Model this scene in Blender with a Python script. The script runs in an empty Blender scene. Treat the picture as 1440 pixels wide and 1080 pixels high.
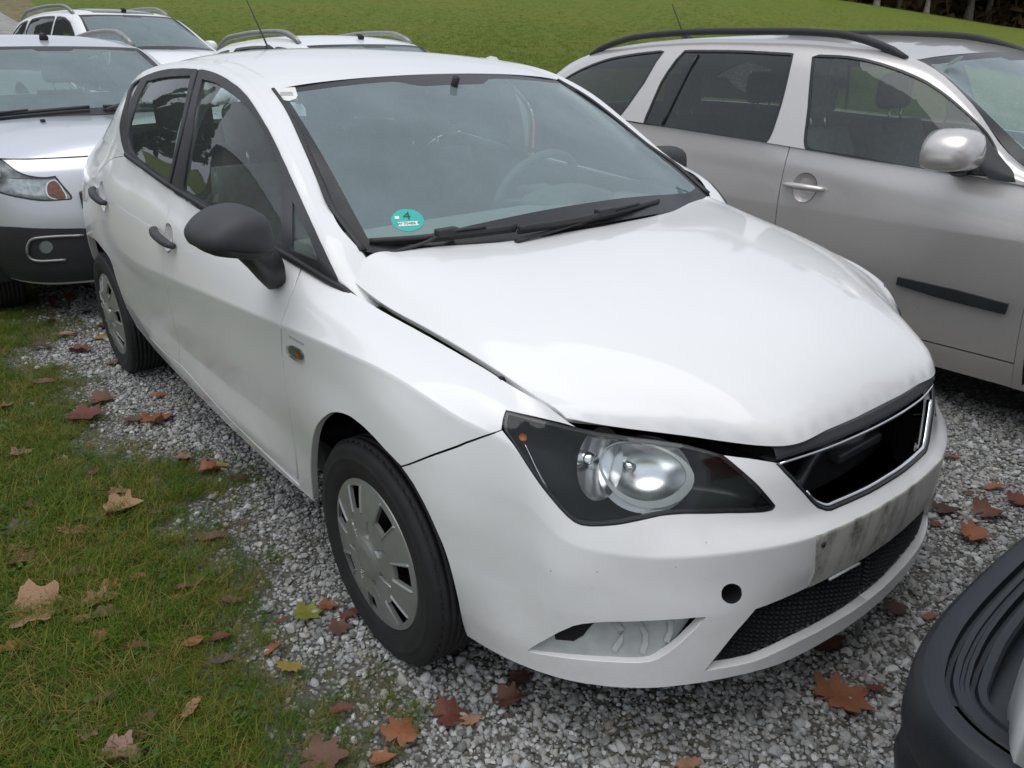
import bpy, math, random
import numpy as np
from mathutils import Vector, Matrix
from mathutils.geometry import delaunay_2d_cdt
SC = bpy.context.scene
COL = SC.collection
rad = math.radians
R = random.Random(7)
RN = np.random.default_rng(11)

# ---------------------------------------------------------------- camera, sky, sun, exposure
cd = bpy.data.cameras.new('camera'); cam = bpy.data.objects.new('camera', cd); COL.objects.link(cam)
cam.location = (1.455, -1.5333, 1.3879)
cam.rotation_euler = (1.1762, .0081, .9006)
cd.sensor_width = 36; cd.lens = 1109.92/1440*36; cd.clip_start = .05; cd.clip_end = 1500
SC.camera = cam
CLOUD = 8.6
SUN_EL, SUN_AZ = rad(74), rad(150)
w = bpy.data.worlds.new('World'); SC.world = w; w.use_nodes = True
wn = w.node_tree.nodes; wl = w.node_tree.links; wn.clear()
sky = wn.new('ShaderNodeTexSky'); sky.sky_type = 'NISHITA'; sky.sun_disc = False
sky.sun_elevation = SUN_EL; sky.sun_rotation = SUN_AZ; sky.air_density = 1.6; sky.dust_density = 4.0; sky.ozone_density = 1.0
hs = wn.new('ShaderNodeHueSaturation'); hs.inputs['Saturation'].default_value = .35
# an even deck of high cloud veils most of the clear sky
tc = wn.new('ShaderNodeTexCoord'); mp = wn.new('ShaderNodeMapping'); mp.inputs['Scale'].default_value = (1, 1, 2.2)
cn = wn.new('ShaderNodeTexNoise'); cn.inputs['Scale'].default_value = 2.1; cn.inputs['Detail'].default_value = 6; cn.inputs['Roughness'].default_value = .55
cr = wn.new('ShaderNodeValToRGB'); cr.color_ramp.elements[0].position = .30; cr.color_ramp.elements[0].color = (.42, .455, .52, 1); cr.color_ramp.elements[1].position = .70; cr.color_ramp.elements[1].color = (.62, .66, .735, 1)
cs = wn.new('ShaderNodeVectorMath'); cs.operation = 'SCALE'; cs.inputs['Scale'].default_value = CLOUD
mx = wn.new('ShaderNodeMix'); mx.data_type = 'RGBA'; mx.inputs[0].default_value = .80
wl.new(tc.outputs['Generated'], mp.inputs[0]); wl.new(mp.outputs[0], cn.inputs['Vector']); wl.new(cn.outputs[0], cr.inputs[0]); wl.new(cr.outputs[0], cs.inputs[0]); wl.new(cs.outputs[0], mx.inputs[7]); wl.new(hs.outputs[0], mx.inputs[6])
bg = wn.new('ShaderNodeBackground'); bg.inputs['Strength'].default_value = .13
wo = wn.new('ShaderNodeOutputWorld')
wl.new(sky.outputs[0], hs.inputs['Color']); wl.new(mx.outputs[2], bg.inputs['Color']); wl.new(bg.outputs[0], wo.inputs['Surface'])
sd = bpy.data.lights.new('sun', 'SUN'); sd.energy = 1.35; sd.angle = rad(60); sd.color = (1, .99, .97)
sun = bpy.data.objects.new('sun', sd); COL.objects.link(sun)
_d = Vector((math.sin(SUN_AZ)*math.cos(SUN_EL), math.cos(SUN_AZ)*math.cos(SUN_EL), math.sin(SUN_EL)))
sun.rotation_euler = _d.to_track_quat('Z', 'Y').to_euler()
SC.view_settings.view_transform = 'Standard'; SC.view_settings.look = 'None'
SC.view_settings.exposure = .15; SC.view_settings.gamma = 1; SC.view_settings.use_curve_mapping = False
SC.cycles.max_bounces = 8; SC.cycles.transparent_max_bounces = 16
SC.cycles.use_denoising = True

# ---------------------------------------------------------------- smooth tensor surfaces (half a car, y >= 0)
def _hb(t):
    t2 = t*t; t3 = t2*t
    return 2*t3-3*t2+1, t3-2*t2+t, -2*t3+3*t2, t3-t2
def _cr(P, t):
    """non-uniform Catmull-Rom tangents along axis 0"""
    M = np.zeros_like(P); h = np.diff(t)
    d = (P[1:]-P[:-1])/h.reshape((-1,)+(1,)*(P.ndim-1))
    M[0] = d[0]; M[-1] = d[-1]
    for i in range(1, len(t)-1):
        M[i] = (d[i-1]*h[i]+d[i]*h[i-1])/(h[i]+h[i-1])
    return M
class Surf:
    def __init__(s, cols, ends=(None, None), vmirror=False):
        P = np.array(cols, float); s.P = P; s.vm = vmirror
        du = np.linalg.norm(P[1:]-P[:-1], axis=2).mean(1); s.u = np.concatenate([[0], np.cumsum(np.maximum(du, 1e-4))])
        dv = np.linalg.norm(P[:, 1:]-P[:, :-1], axis=2).mean(0); s.v = np.concatenate([[0], np.cumsum(np.maximum(dv, 1e-4))])
        s.U, s.V = s.u[-1], s.v[-1]
        s.M = _cr(P, s.u); s.cw = np.zeros(P.shape[:2])
        for k, e in zip((0, -1), ends):           # 'y': the surface crosses the mirror plane square-on
            if e == 'y':
                s.M[k, :, 0] = 0; s.M[k, :, 2] = 0
    def pos(s, u, v):
        u = np.asarray(u, float); v = np.asarray(v, float)
        i = np.clip(np.searchsorted(s.u, u)-1, 0, len(s.u)-2); h = s.u[i+1]-s.u[i]; t = (u-s.u[i])/h
        a, b, c, d = [w[:, None, None] for w in _hb(t)]; h3 = h[:, None, None]
        Q = a*s.P[i]+b*h3*s.M[i]+c*s.P[i+1]+d*h3*s.M[i+1]
        nv = len(s.v); hv = np.diff(s.v)
        D = (Q[:, 1:]-Q[:, :-1])/hv[None, :, None]
        T = np.zeros_like(Q); T[:, 0] = D[:, 0]; T[:, -1] = D[:, -1]
        if nv > 2:
            w1 = (2*hv[1:]+hv[:-1])[None, :, None]; w2 = (hv[1:]+2*hv[:-1])[None, :, None]
            a0, a1 = D[:, :-1], D[:, 1:]
            same = a0*a1 > 0
            den = np.where(same, w1/np.where(same, a0, 1)+w2/np.where(same, a1, 1), 1)
            T[:, 1:-1] = np.where(same, (w1+w2)/den, 0)
            if s.vm: T[:, 1:-1] = (a0*hv[None, 1:, None]+a1*hv[None, :-1, None])/(hv[1:]+hv[:-1])[None, :, None]
        if s.vm: T[:, 0, 0] = 0; T[:, 0, 2] = 0
        j = np.clip(np.searchsorted(s.v, v)-1, 0, nv-2); k = np.arange(len(v))
        TL = TR = T
        if s.cw.any():                       # sharpened feature lines: separate tangents above and below a row
            f = (u-s.u[i])/(s.u[i+1]-s.u[i]); cw = (s.cw[i]*(1-f[:, None])+s.cw[i+1]*f[:, None])[:, :, None]
            TL = T.copy(); TR = T.copy()
            TL[:, 1:-1] = T[:, 1:-1]*(1-cw[:, 1:-1])+D[:, :-1]*cw[:, 1:-1]; TR[:, 1:-1] = T[:, 1:-1]*(1-cw[:, 1:-1])+D[:, 1:]*cw[:, 1:-1]
        h = s.v[j+1]-s.v[j]; t = (v-s.v[j])/h
        a, b, c, d = [w[:, None] for w in _hb(t)]; h1 = h[:, None]
        return a*Q[k, j]+b*h1*TR[k, j]+c*Q[k, j+1]+d*h1*TL[k, j+1]
    def nrm(s, u, v, e=2e-3):
        u = np.asarray(u, float); v = np.asarray(v, float)
        u0, u1 = np.clip(u-e, 0, s.U), np.clip(u+e, 0, s.U); v0, v1 = np.clip(v-e, 0, s.V), np.clip(v+e, 0, s.V)
        n = np.cross(s.pos(u1, v)-s.pos(u0, v), s.pos(u, v1)-s.pos(u, v0))
        return n*s.flip/np.maximum(np.linalg.norm(n, axis=1), 1e-12)[:, None]
    flip = 1.0
    def inv(s, target, fn, nu=90, nv=40):
        """uv of the surface points whose fn(position) equals each 2-D target"""
        target = np.atleast_2d(np.asarray(target, float))
        gu, gv = np.meshgrid(np.linspace(0, s.U, nu), np.linspace(0, s.V, nv), indexing='ij')
        gu = gu.ravel(); gv = gv.ravel(); F = fn(s.pos(gu, gv))
        vis = s.front(gu, gv) if hasattr(s, 'front') else np.ones(len(gu), bool)
        F = np.where(vis[:, None], F, 1e9)
        k = ((target[:, None]-F[None])**2).sum(2).argmin(1)
        u, v = gu[k].copy(), gv[k].copy()
        for _ in range(14):
            f = fn(s.pos(u, v)); e = 1e-4
            eu = np.where(u+e > s.U, -e, e); ev = np.where(v+e > s.V, -e, e)
            ju = (fn(s.pos(u+eu, v))-f)/eu[:, None]; jv = (fn(s.pos(u, v+ev))-f)/ev[:, None]
            r = target-f; det = ju[:, 0]*jv[:, 1]-ju[:, 1]*jv[:, 0]; det = np.where(abs(det) < 1e-9, 1e-9, det)
            du = (r[:, 0]*jv[:, 1]-r[:, 1]*jv[:, 0])/det; dv = (ju[:, 0]*r[:, 1]-ju[:, 1]*r[:, 0])/det
            u = np.clip(u+np.clip(du, -.06, .06), 0, s.U); v = np.clip(v+np.clip(dv, -.06, .06), 0, s.V)
        return np.stack([u, v], 1)
def XZ(p): return p[:, [0, 2]]
def XY(p): return p[:, [0, 1]]
def YZ(p): return p[:, [1, 2]]
def spline(pts, n=None, closed=False, step=None):
    """Catmull-Rom through points"""
    P = np.array(pts, float)
    if len(P) < 3 and not closed:
        m = n or 2; t = np.linspace(0, 1, m)[:, None]; return P[0]*(1-t)+P[-1]*t
    if closed: P = np.vstack([P, P[:1]])
    t = np.concatenate([[0], np.cumsum(np.maximum(np.linalg.norm(np.diff(P, axis=0), axis=1)**.5, 1e-6))])
    if closed:
        Pe = np.vstack([P[-2:-1], P, P[1:2]]); te = np.concatenate([[t[0]-(t[-1]-t[-2])], t, [t[-1]+t[1]]])
        M = _cr(Pe, te)[1:-1]
    else: M = _cr(P, t)
    if step: n = max(3, int(np.linalg.norm(np.diff(P, axis=0), axis=1).sum()/step)+1)
    q = np.linspace(0, t[-1], n, endpoint=not closed)
    i = np.clip(np.searchsorted(t, q)-1, 0, len(t)-2); h = (t[i+1]-t[i]); x = (q-t[i])/h
    a, b, c, d = [w[:, None] for w in _hb(x)]; h = h[:, None]
    return a*P[i]+b*h*M[i]+c*P[i+1]+d*h*M[i+1]

# ---------------------------------------------------------------- the white hatchback: control points of its half body
def zy(x, *zy): return [(x, y, z) for z, y in zy]
WH_SIDE = Surf([
 # eight points per station, from the lower edge up to the belt line; stations run from the tail round to the nose
 [(-3.20,0,.30),(-3.215,0,.40),(-3.22,0,.50),(-3.22,0,.60),(-3.20,0,.70),(-3.17,0,.80),(-3.14,0,.95),(-3.10,0,1.08)],
 [(-3.17,.35,.30),(-3.185,.35,.40),(-3.19,.35,.50),(-3.19,.35,.60),(-3.17,.35,.70),(-3.14,.35,.80),(-3.11,.35,.95),(-3.06,.30,1.08)],
 [(-3.03,.62,.30),(-3.04,.65,.40),(-3.05,.68,.50),(-3.05,.69,.60),(-3.03,.69,.70),(-3.00,.67,.80),(-2.98,.61,.95),(-2.94,.50,1.08)],
 [(-2.76,.74,.29),(-2.76,.76,.40),(-2.76,.79,.51),(-2.76,.795,.61),(-2.76,.79,.71),(-2.75,.775,.81),(-2.74,.735,.95),(-2.72,.620,1.08)],
 zy(-2.47,(.26,.765),(.37,.79),(.50,.822),(.60,.832),(.70,.832),(.80,.825),(.94,.795),(1.08,.697)),
 zy(-2.10,(.25,.77),(.35,.795),(.46,.822),(.55,.832),(.64,.838),(.72,.838),(.90,.823),(1.072,.760)),
 zy(-1.70,(.25,.785),(.34,.810),(.445,.814),(.53,.824),(.61,.833),(.69,.844),(.865,.825),(1.032,.770)),
 zy(-1.30,(.245,.793),(.335,.816),(.43,.811),(.53,.825),(.625,.834),(.715,.846),(.86,.822),(.990,.775)),
 zy(-0.80,(.24,.795),(.33,.817),(.435,.812),(.55,.826),(.66,.835),(.752,.846),(.86,.818),(.950,.775)),
 zy(-0.42,(.24,.790),(.33,.808),(.45,.818),(.58,.832),(.70,.838),(.781,.846),(.868,.810),(.926,.765)),
 zy(-0.20,(.24,.78),(.335,.805),(.475,.832),(.60,.843),(.71,.839),(.797,.842),(.855,.800),(.885,.728)),
 zy(-0.03,(.24,.78),(.34,.81),(.48,.836),(.60,.845),(.72,.836),(.804,.834),(.84,.79),(.858,.704)),
 [(.13,.772,.225),(.14,.80,.33),(.15,.83,.48),(.15,.836,.59),(.15,.832,.70),(.145,.812,.797),(.13,.766,.817),(.09,.688,.838)],
 [(.29,.748,.20),(.30,.775,.30),(.31,.80,.43),(.315,.802,.53),(.318,.792,.63),(.315,.768,.75),(.29,.730,.790),(.235,.668,.815)],
 [(.43,.714,.20),(.435,.722,.28),(.44,.720,.40),(.445,.72,.50),(.445,.715,.60),(.425,.708,.70),(.39,.690,.755),(.342,.650,.789)],
 [(.525,.668,.20),(.53,.672,.27),(.525,.682,.38),(.522,.683,.45),(.517,.672,.535),(.503,.655,.60),(.47,.640,.69),(.43,.622,.768)],
 [(.625,.582,.20),(.628,.583,.27),(.633,.58,.375),(.628,.58,.44),(.617,.585,.515),(.595,.572,.575),(.555,.55,.66),(.50,.525,.735)],
 [(.722,.445,.20),(.727,.445,.27),(.727,.445,.375),(.720,.445,.44),(.716,.45,.515),(.688,.43,.565),(.655,.42,.65),(.605,.41,.715)],
 [(.770,.310,.20),(.774,.310,.27),(.773,.305,.375),(.783,.295,.44),(.785,.295,.515),(.758,.29,.55),(.738,.287,.64),(.718,.287,.695)],
 [(.795,.150,.20),(.798,.150,.27),(.795,.150,.375),(.806,.145,.44),(.809,.145,.515),(.788,.145,.545),(.764,.145,.64),(.738,.145,.70)],
 [(.803,0,.20),(.806,0,.27),(.802,0,.375),(.813,0,.44),(.816,0,.515),(.797,0,.543),(.772,0,.64),(.745,0,.70)],
], ends=('y', 'y'))
for _k, (_a, _b) in {6: (.0, .5), 7: (.0, .9), 8: (0, .95), 9: (0, .95), 10: (0, .95), 11: (0, .95), 12: (0, .95), 13: (0, .9), 14: (.3, .5), 15: (.8, 0), 16: (.9, 0), 17: (.95, 0), 18: (.95, 0), 19: (.95, 0), 20: (.95, 0)}.items():
    WH_SIDE.cw[_k, 4] = _a; WH_SIDE.cw[_k, 5] = _b
WH_SIDE.cw[15:, 2] = .6; WH_SIDE.cw[6:10, 2] = [.3, .7, .7, .3]
def vcol(x, *p): return [(x, y, z) for z, y in p]
WH_GLASSHOUSE = Surf([
 # belt, glass middle, top of the window trim, cant rail, gutter
 vcol(-.13,(.838,.702),(.844,.702),(.848,.697),(.850,.680),(.850,.630)),
 vcol(-.20,(.882,.724),(.889,.724),(.897,.717),(.906,.694),(.908,.640)),
 vcol(-.25,(.896,.739),(.917,.741),(.938,.728),(.956,.701),(.958,.655)),
 vcol(-.30,(.906,.748),(.940,.748),(.972,.728),(.990,.702),(.994,.668)),
 vcol(-.42,(.926,.765),(.975,.752),(1.020,.700),(1.042,.674),(1.043,.645)),
 vcol(-.60,(.936,.773),(1.035,.742),(1.124,.670),(1.150,.644),(1.152,.610)),
 vcol(-.80,(.950,.775),(1.100,.735),(1.236,.643),(1.260,.618),(1.262,.574)),
 vcol(-.97,(.963,.775),(1.145,.728),(1.300,.622),(1.322,.595),(1.322,.552)),
 vcol(-1.15,(.977,.775),(1.165,.722),(1.334,.608),(1.356,.583),(1.358,.54)),
 vcol(-1.34,(.993,.775),(1.180,.718),(1.351,.598),(1.374,.573),(1.377,.53)),
 vcol(-1.57,(1.018,.773),(1.195,.717),(1.353,.600),(1.378,.576),(1.382,.53)),
 vcol(-1.80,(1.043,.770),(1.200,.716),(1.343,.606),(1.370,.584),(1.376,.535)),
 vcol(-2.05,(1.068,.763),(1.200,.715),(1.312,.622),(1.342,.597),(1.352,.54)),
 vcol(-2.30,(1.078,.740),(1.185,.670),(1.272,.606),(1.305,.578),(1.318,.525)),
 vcol(-2.55,(1.08,.675),(1.165,.612),(1.235,.558),(1.270,.532),(1.284,.485)),
 vcol(-2.78,(1.08,.600),(1.145,.558),(1.198,.515),(1.232,.490),(1.246,.45)),
 vcol(-2.95,(1.08,.500),(1.12,.480),(1.160,.455),(1.19,.430),(1.205,.40)),
])
_g = WH_GLASSHOUSE
def gut(x):
    u = np.interp(-x, -_g.P[:, 4, 0], _g.u); return _g.pos(np.atleast_1d(u), np.atleast_1d(_g.V))[0]
_rc = [(-.865,1.334),(-1.0,1.362),(-1.2,1.390),(-1.45,1.412),(-1.75,1.422),(-2.05,1.416),(-2.35,1.396),(-2.62,1.362),(-2.80,1.325),(-2.95,1.27)]
_re = [-.90,-1.03,-1.22,-1.46,-1.75,-2.05,-2.33,-2.58,-2.78,-2.95]
def _roofcol(xc, zc, xe):
    e = gut(xe); out = []
    for f, k in ((0,0),(.35,.10),(.65,.34),(.86,.66),(1,1)):
        out.append((xc+(e[0]-xc)*f**2, e[1]*f, zc+(e[2]-zc)*k))
    return out
_rk = spline([(a, b, c) for (a, b), c in zip(_rc, _re)], 34)
WH_ROOF = Surf([_roofcol(*q) for q in _rk], vmirror=True)
def _wscol(f):
    """windscreen column at fraction f of the half width: base to header"""
    base = spline([(-.085,0,.962),(-.10,.22,.958),(-.145,.42,.945),(-.205,.58,.940),(-.248,.650,.953)], 101)[int(round(f*100))]
    top = spline([(-.865,0,1.334),(-.87,.22,1.329),(-.882,.40,1.317),(-.895,.50,1.307),(-.905,.556,1.303)], 101)[int(round(f*100))]
    out = []
    for t in np.linspace(0, 1, 6):
        p = base*(1-t)+top*t
        if f > .99:
            x = p[0]; g = gut(x) if x < -.2 else p; p = np.array([x, g[1]-.004, g[2]-.001])
        else: p = p+np.array([.0, 0, .018*math.sin(math.pi*t)])
        out.append(tuple(p))
    return out
WH_SCREEN = Surf([_wscol(f) for f in (0, .2, .4, .6, .8, .92, 1.0)], ends=('y', None))
_bn = [
 [(-.115,0,.955),(.1,0,.948),(.3,0,.920),(.5,0,.872),(.62,0,.825),(.70,0,.772),(.738,0,.727),(.748,0,.704)],
 [(-.13,.2,.953),(.09,.2,.944),(.29,.2,.915),(.48,.195,.868),(.60,.19,.821),(.688,.18,.769),(.731,.175,.727),(.741,.172,.703)],
 [(-.165,.42,.952),(.06,.40,.936),(.25,.39,.903),(.42,.37,.860),(.55,.35,.812),(.655,.325,.761),(.708,.312,.722),(.721,.305,.699)],
 [(-.207,.57,.950),(0,.56,.922),(.17,.55,.890),(.32,.53,.853),(.43,.505,.811),(.52,.475,.768),(.566,.46,.738),(.583,.452,.717)],
 [(-.228,.647,.944),(-.04,.648,.901),(.12,.635,.874),(.25,.62,.845),(.35,.605,.813),(.43,.582,.778),(.475,.567,.755),(.492,.56,.737)],
 [(-.232,.704,.905),(-.06,.700,.872),(.09,.684,.852),(.205,.670,.833),(.30,.655,.811),(.38,.638,.786),(.43,.622,.768),(.452,.612,.752)],
]
WH_BONNET = Surf([[_bn[j][i] for j in range(6)] for i in range(8)], vmirror=True)
WH_SIDE.flip = WH_GLASSHOUSE.flip = WH_ROOF.flip = WH_SCREEN.flip = WH_BONNET.flip = 1.0
for _s, _ref in ((WH_SIDE,(-1.3,.85,.7)),(WH_GLASSHOUSE,(-1.3,.8,1.2)),(WH_ROOF,(-1.7,.1,1.6)),(WH_SCREEN,(.2,.1,1.5)),(WH_BONNET,(.1,.1,1.3))):
    _u, _v = np.array([_s.U*.5]), np.array([_s.V*.5])
    if ((np.array(_ref)-_s.pos(_u, _v)[0])*_s.nrm(_u, _v)[0]).sum() < 0: _s.flip = -1.0
# ---------------------------------------------------------------- surfaces of the other parked cars, from their main lines
FRONT_PLAN = [(1.05,1.0),(.80,.99),(.60,.97),(.42,.935),(.28,.87),(.17,.77),(.09,.60),(.04,.40),(.012,.2),(0,0)]
REAR_PLAN = [(0,0),(.008,.22),(.03,.45),(.08,.66),(.16,.81),(.28,.905),(.45,.96),(.70,.99)]
class AuxCar: pass
def aux_car(c):
    a = AuxCar(); a.c = c; w = c['w']; xf, xr = c['xf'], c['xr']
    line = lambda L, x: float(np.interp(x, [q[0] for q in sorted(L)], [q[1] for q in sorted(L)]))
    def col(x, yf, front=0., rear=0.):
        zt = line(c['top'], x); sl = c['sill']; zc = c['crease']
        zs = np.array([sl, sl+.10, .45, .58, zc, .5*(zc+zt)+.02, zt]); ins = np.array([.085, .05, .018, .004, 0, .016, c.get('belt_in', .035)])
        if front: zs = zs*(1-front)+np.array(c['nose_z'])*front; sb = np.array(c['nose_set'])*front
        elif rear: zs = zs*(1-rear)+np.array(c['tail_z'])*rear; sb = -np.array(c['tail_set'])*rear
        else: sb = np.zeros(7)
        return [(x-s, (w-i)*yf, z) for z, i, s in zip(zs, ins, sb)]
    cols = []
    for dx, yf in REAR_PLAN: cols.append(col(xr+dx, yf, rear=max(0, 1-dx/.75)))
    xs = np.linspace(xr+1.0, xf-1.35, c.get('n_side', 7)); cols += [col(x, 1.0) for x in xs]
    for dx, yf in FRONT_PLAN: cols.append(col(xf-dx, yf, front=max(0, 1-dx/1.1)))
    a.side = Surf(cols, ends=('y', 'y'))
    a.side.cw[:, 4] = c.get('crease_w', .3)
    a.glass = Surf([vcol(x, (zb, yb), (zb*.55+zt*.45, yb*.55+yt*.45+.010), (zt, yt), (zt*.5+zg*.5+.008, yt*.5+yg*.5+.006), (zg, yg)) for x, zb, yb, zt, yt, zg, yg in c['glass']])
    G = a.glass
    def g_at(x): return G.pos(np.atleast_1d(np.interp(-x, -G.P[:, 4, 0], G.u)), np.atleast_1d(G.V))[0]
    rk = spline([(x, z, x-d) for x, z, d in c['roof']], 26)
    def rc(xc, zc, xe):
        e = g_at(xe); return [(xc+(e[0]-xc)*f**2, e[1]*f, zc+(e[2]-zc)*k) for f, k in ((0,0),(.35,.10),(.65,.34),(.86,.66),(1,1))]
    a.roof = Surf([rc(*q) for q in rk], vmirror=True)
    (xb, zb), (xt, zt) = c['screen']; xe = c['screen_edge']; eb = g_at(xe[0]); et = g_at(xe[1]); sc = []
    for f in (0, .25, .5, .75, .92, 1.0):
        B = np.array([xb+(eb[0]-xb)*f**2.2, eb[1]*f, zb+(eb[2]-zb)*f**2]); Tt = np.array([xt+(et[0]-xt)*f**2.2, et[1]*f, zt+(et[2]-zt)*f**2]); cc = []
        for t in np.linspace(0, 1, 6):
            p = B*(1-t)+Tt*t
            if f == 1: g = g_at(p[0]); p = np.array([p[0], g[1]-.003, g[2]])
            cc.append(tuple(p+np.array([0, 0, .015*math.sin(math.pi*t)*(1-f**3)])))
        sc.append(cc)
    a.screen = Surf(sc, ends=('y', None))
    # bonnet: Coons patch between the centre line, the wing line and the nose
    S = a.side; top = S.pos(np.linspace(0, S.U, 400), np.full(400, S.V)); nf = len(FRONT_PLAN); uc = S.u[-4]
    u0 = float(np.interp(c['bonnet_from'], top[200:, 0], np.linspace(0, S.U, 400)[200:])) if True else 0
    E = S.pos(np.linspace(u0, uc, 12), np.full(12, S.V)); Fr = S.pos(np.linspace(S.U, uc, 7), np.full(7, S.V))
    hx = np.array([q[0] for q in c['hood']]); hz = np.array([q[1] for q in c['hood']]); C = spline(np.column_stack([hx, 0*hx, hz]), 12); C[-1] = Fr[0]
    Bk = np.array([C[0]+(E[0]-C[0])*np.array([f**2.2, f, f**2.4]) for f in np.linspace(0, 1, 7)]); P = np.zeros((12, 7, 3))
    for i, s in enumerate(np.linspace(0, 1, 12)):
        for j, t in enumerate(np.linspace(0, 1, 7)):
            P[i, j] = (1-t)*C[i]+t*E[i]+(1-s)*Bk[j]+s*Fr[j]-((1-s)*(1-t)*C[0]+(1-s)*t*E[0]+s*(1-t)*Fr[0]+s*t*E[-1])
            P[i, j, 2] += c.get('crown', .03)*math.sin(math.pi*t)**1.2*math.sin(math.pi*min(1, s+.1))*.5*(t > 0)
    a.bonnet = Surf(P, vmirror=True)
    for s_, ref in ((a.side,((xf+xr)/2, 5, .7)),(a.glass,((xf+xr)/2,5,1.2)),(a.roof,((xf+xr)/2,.1,5)),(a.screen,(2,.1,5)),(a.bonnet,(.1,.1,5))):
        u, v = np.array([s_.U*.5]), np.array([s_.V*.5])
        if ((np.array(ref)-s_.pos(u, v)[0])*s_.nrm(u, v)[0]).sum() < 0: s_.flip = -1.0
    return a
EST = aux_car(dict(xf=.90, xr=-3.65, w=.885, sill=.19, crease=.76, crease_w=.6, top=[(-3.7,1.09),(-2.4,1.06),(-1.5,1.015),(-.9,.975),(-.45,.94),(0,.88),(.4,.83),(.9,.74)], belt_in=.045,
  nose_z=[.18,.27,.38,.48,.60,.68,.74], nose_set=[.03,.01,0,0,.012,.03,.07], tail_z=[.25,.35,.5,.62,.78,.92,1.08], tail_set=[.06,.02,0,.01,.03,.04,.07],
  glass=[(-.36,.925,.835,.932,.832,.938,.80),(-.48,.945,.852,.965,.835,.972,.79),(-.62,.958,.855,1.02,.808,1.045,.75),(-.80,.968,.855,1.150,.752,1.200,.69),(-1.0,.980,.855,1.268,.708,1.328,.635),(-1.25,.995,.855,1.345,.690,1.400,.60),(-1.5,1.012,.855,1.372,.686,1.432,.585),(-1.9,1.035,.855,1.392,.685,1.450,.58),(-2.3,1.058,.853,1.398,.685,1.455,.575),(-2.7,1.080,.84,1.376,.685,1.436,.575),(-3.0,1.092,.815,1.318,.688,1.395,.58),(-3.25,1.10,.775,1.22,.70,1.315,.58),(-3.45,1.09,.71,1.13,.68,1.20,.57)],
  roof=[(-1.00,1.385,.08),(-1.2,1.43,.06),(-1.5,1.46,.03),(-1.9,1.475,0),(-2.3,1.475,0),(-2.7,1.46,0),(-3.05,1.42,0),(-3.3,1.34,-.04)], screen=((-.22,.97),(-1.0,1.385)), screen_edge=(-.45,-1.08),
  bonnet_from=-.36, hood=[(-.24,.965),(.1,.945),(.45,.90),(.7,.85),(.83,.79)]))
EST.pose = (.85, 2.505, 0., 0.)
SUV = aux_car(dict(xf=.86, xr=-3.30, w=.878, sill=.26, crease=.80, crease_w=.35, top=[(-3.4,1.12),(-2.4,1.12),(-1.5,1.08),(-.9,1.06),(-.3,1.04),(0,1.00),(.4,.97),(.86,.91)], belt_in=.04,
  nose_z=[.24,.34,.46,.57,.72,.84,.91], nose_set=[.05,.01,0,0,.015,.045,.10], tail_z=[.3,.4,.5,.65,.8,.95,1.1], tail_set=[.05,.02,0,.01,.03,.05,.09],
  glass=[(-.22,1.00,.82,1.005,.815,1.01,.79),(-.35,1.02,.835,1.045,.81,1.055,.765),(-.5,1.03,.838,1.135,.775,1.16,.71),(-.7,1.045,.838,1.27,.72,1.31,.65),(-.9,1.055,.838,1.38,.68,1.43,.60),(-1.1,1.062,.838,1.435,.66,1.487,.57),(-1.4,1.075,.838,1.465,.655,1.518,.56),(-1.8,1.095,.835,1.475,.655,1.526,.56),(-2.2,1.11,.82,1.46,.655,1.512,.56),(-2.6,1.12,.79,1.42,.65,1.475,.56),(-2.9,1.12,.75,1.34,.64,1.40,.55),(-3.1,1.12,.68,1.25,.62,1.30,.54)],
  roof=[(-.88,1.47,.10),(-1.05,1.515,.07),(-1.4,1.55,.03),(-1.8,1.56,0),(-2.2,1.55,0),(-2.6,1.51,0),(-2.9,1.44,0),(-3.1,1.34,0)], screen=((-.05,1.07),(-.88,1.47)), screen_edge=(-.30,-.98),
  bonnet_from=-.20, hood=[(-.06,1.065),(.2,1.055),(.5,1.03),(.68,.99),(.77,.935)], crown=.05))
SUV.pose = (-4.12, -.33, .0, .053)
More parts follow.
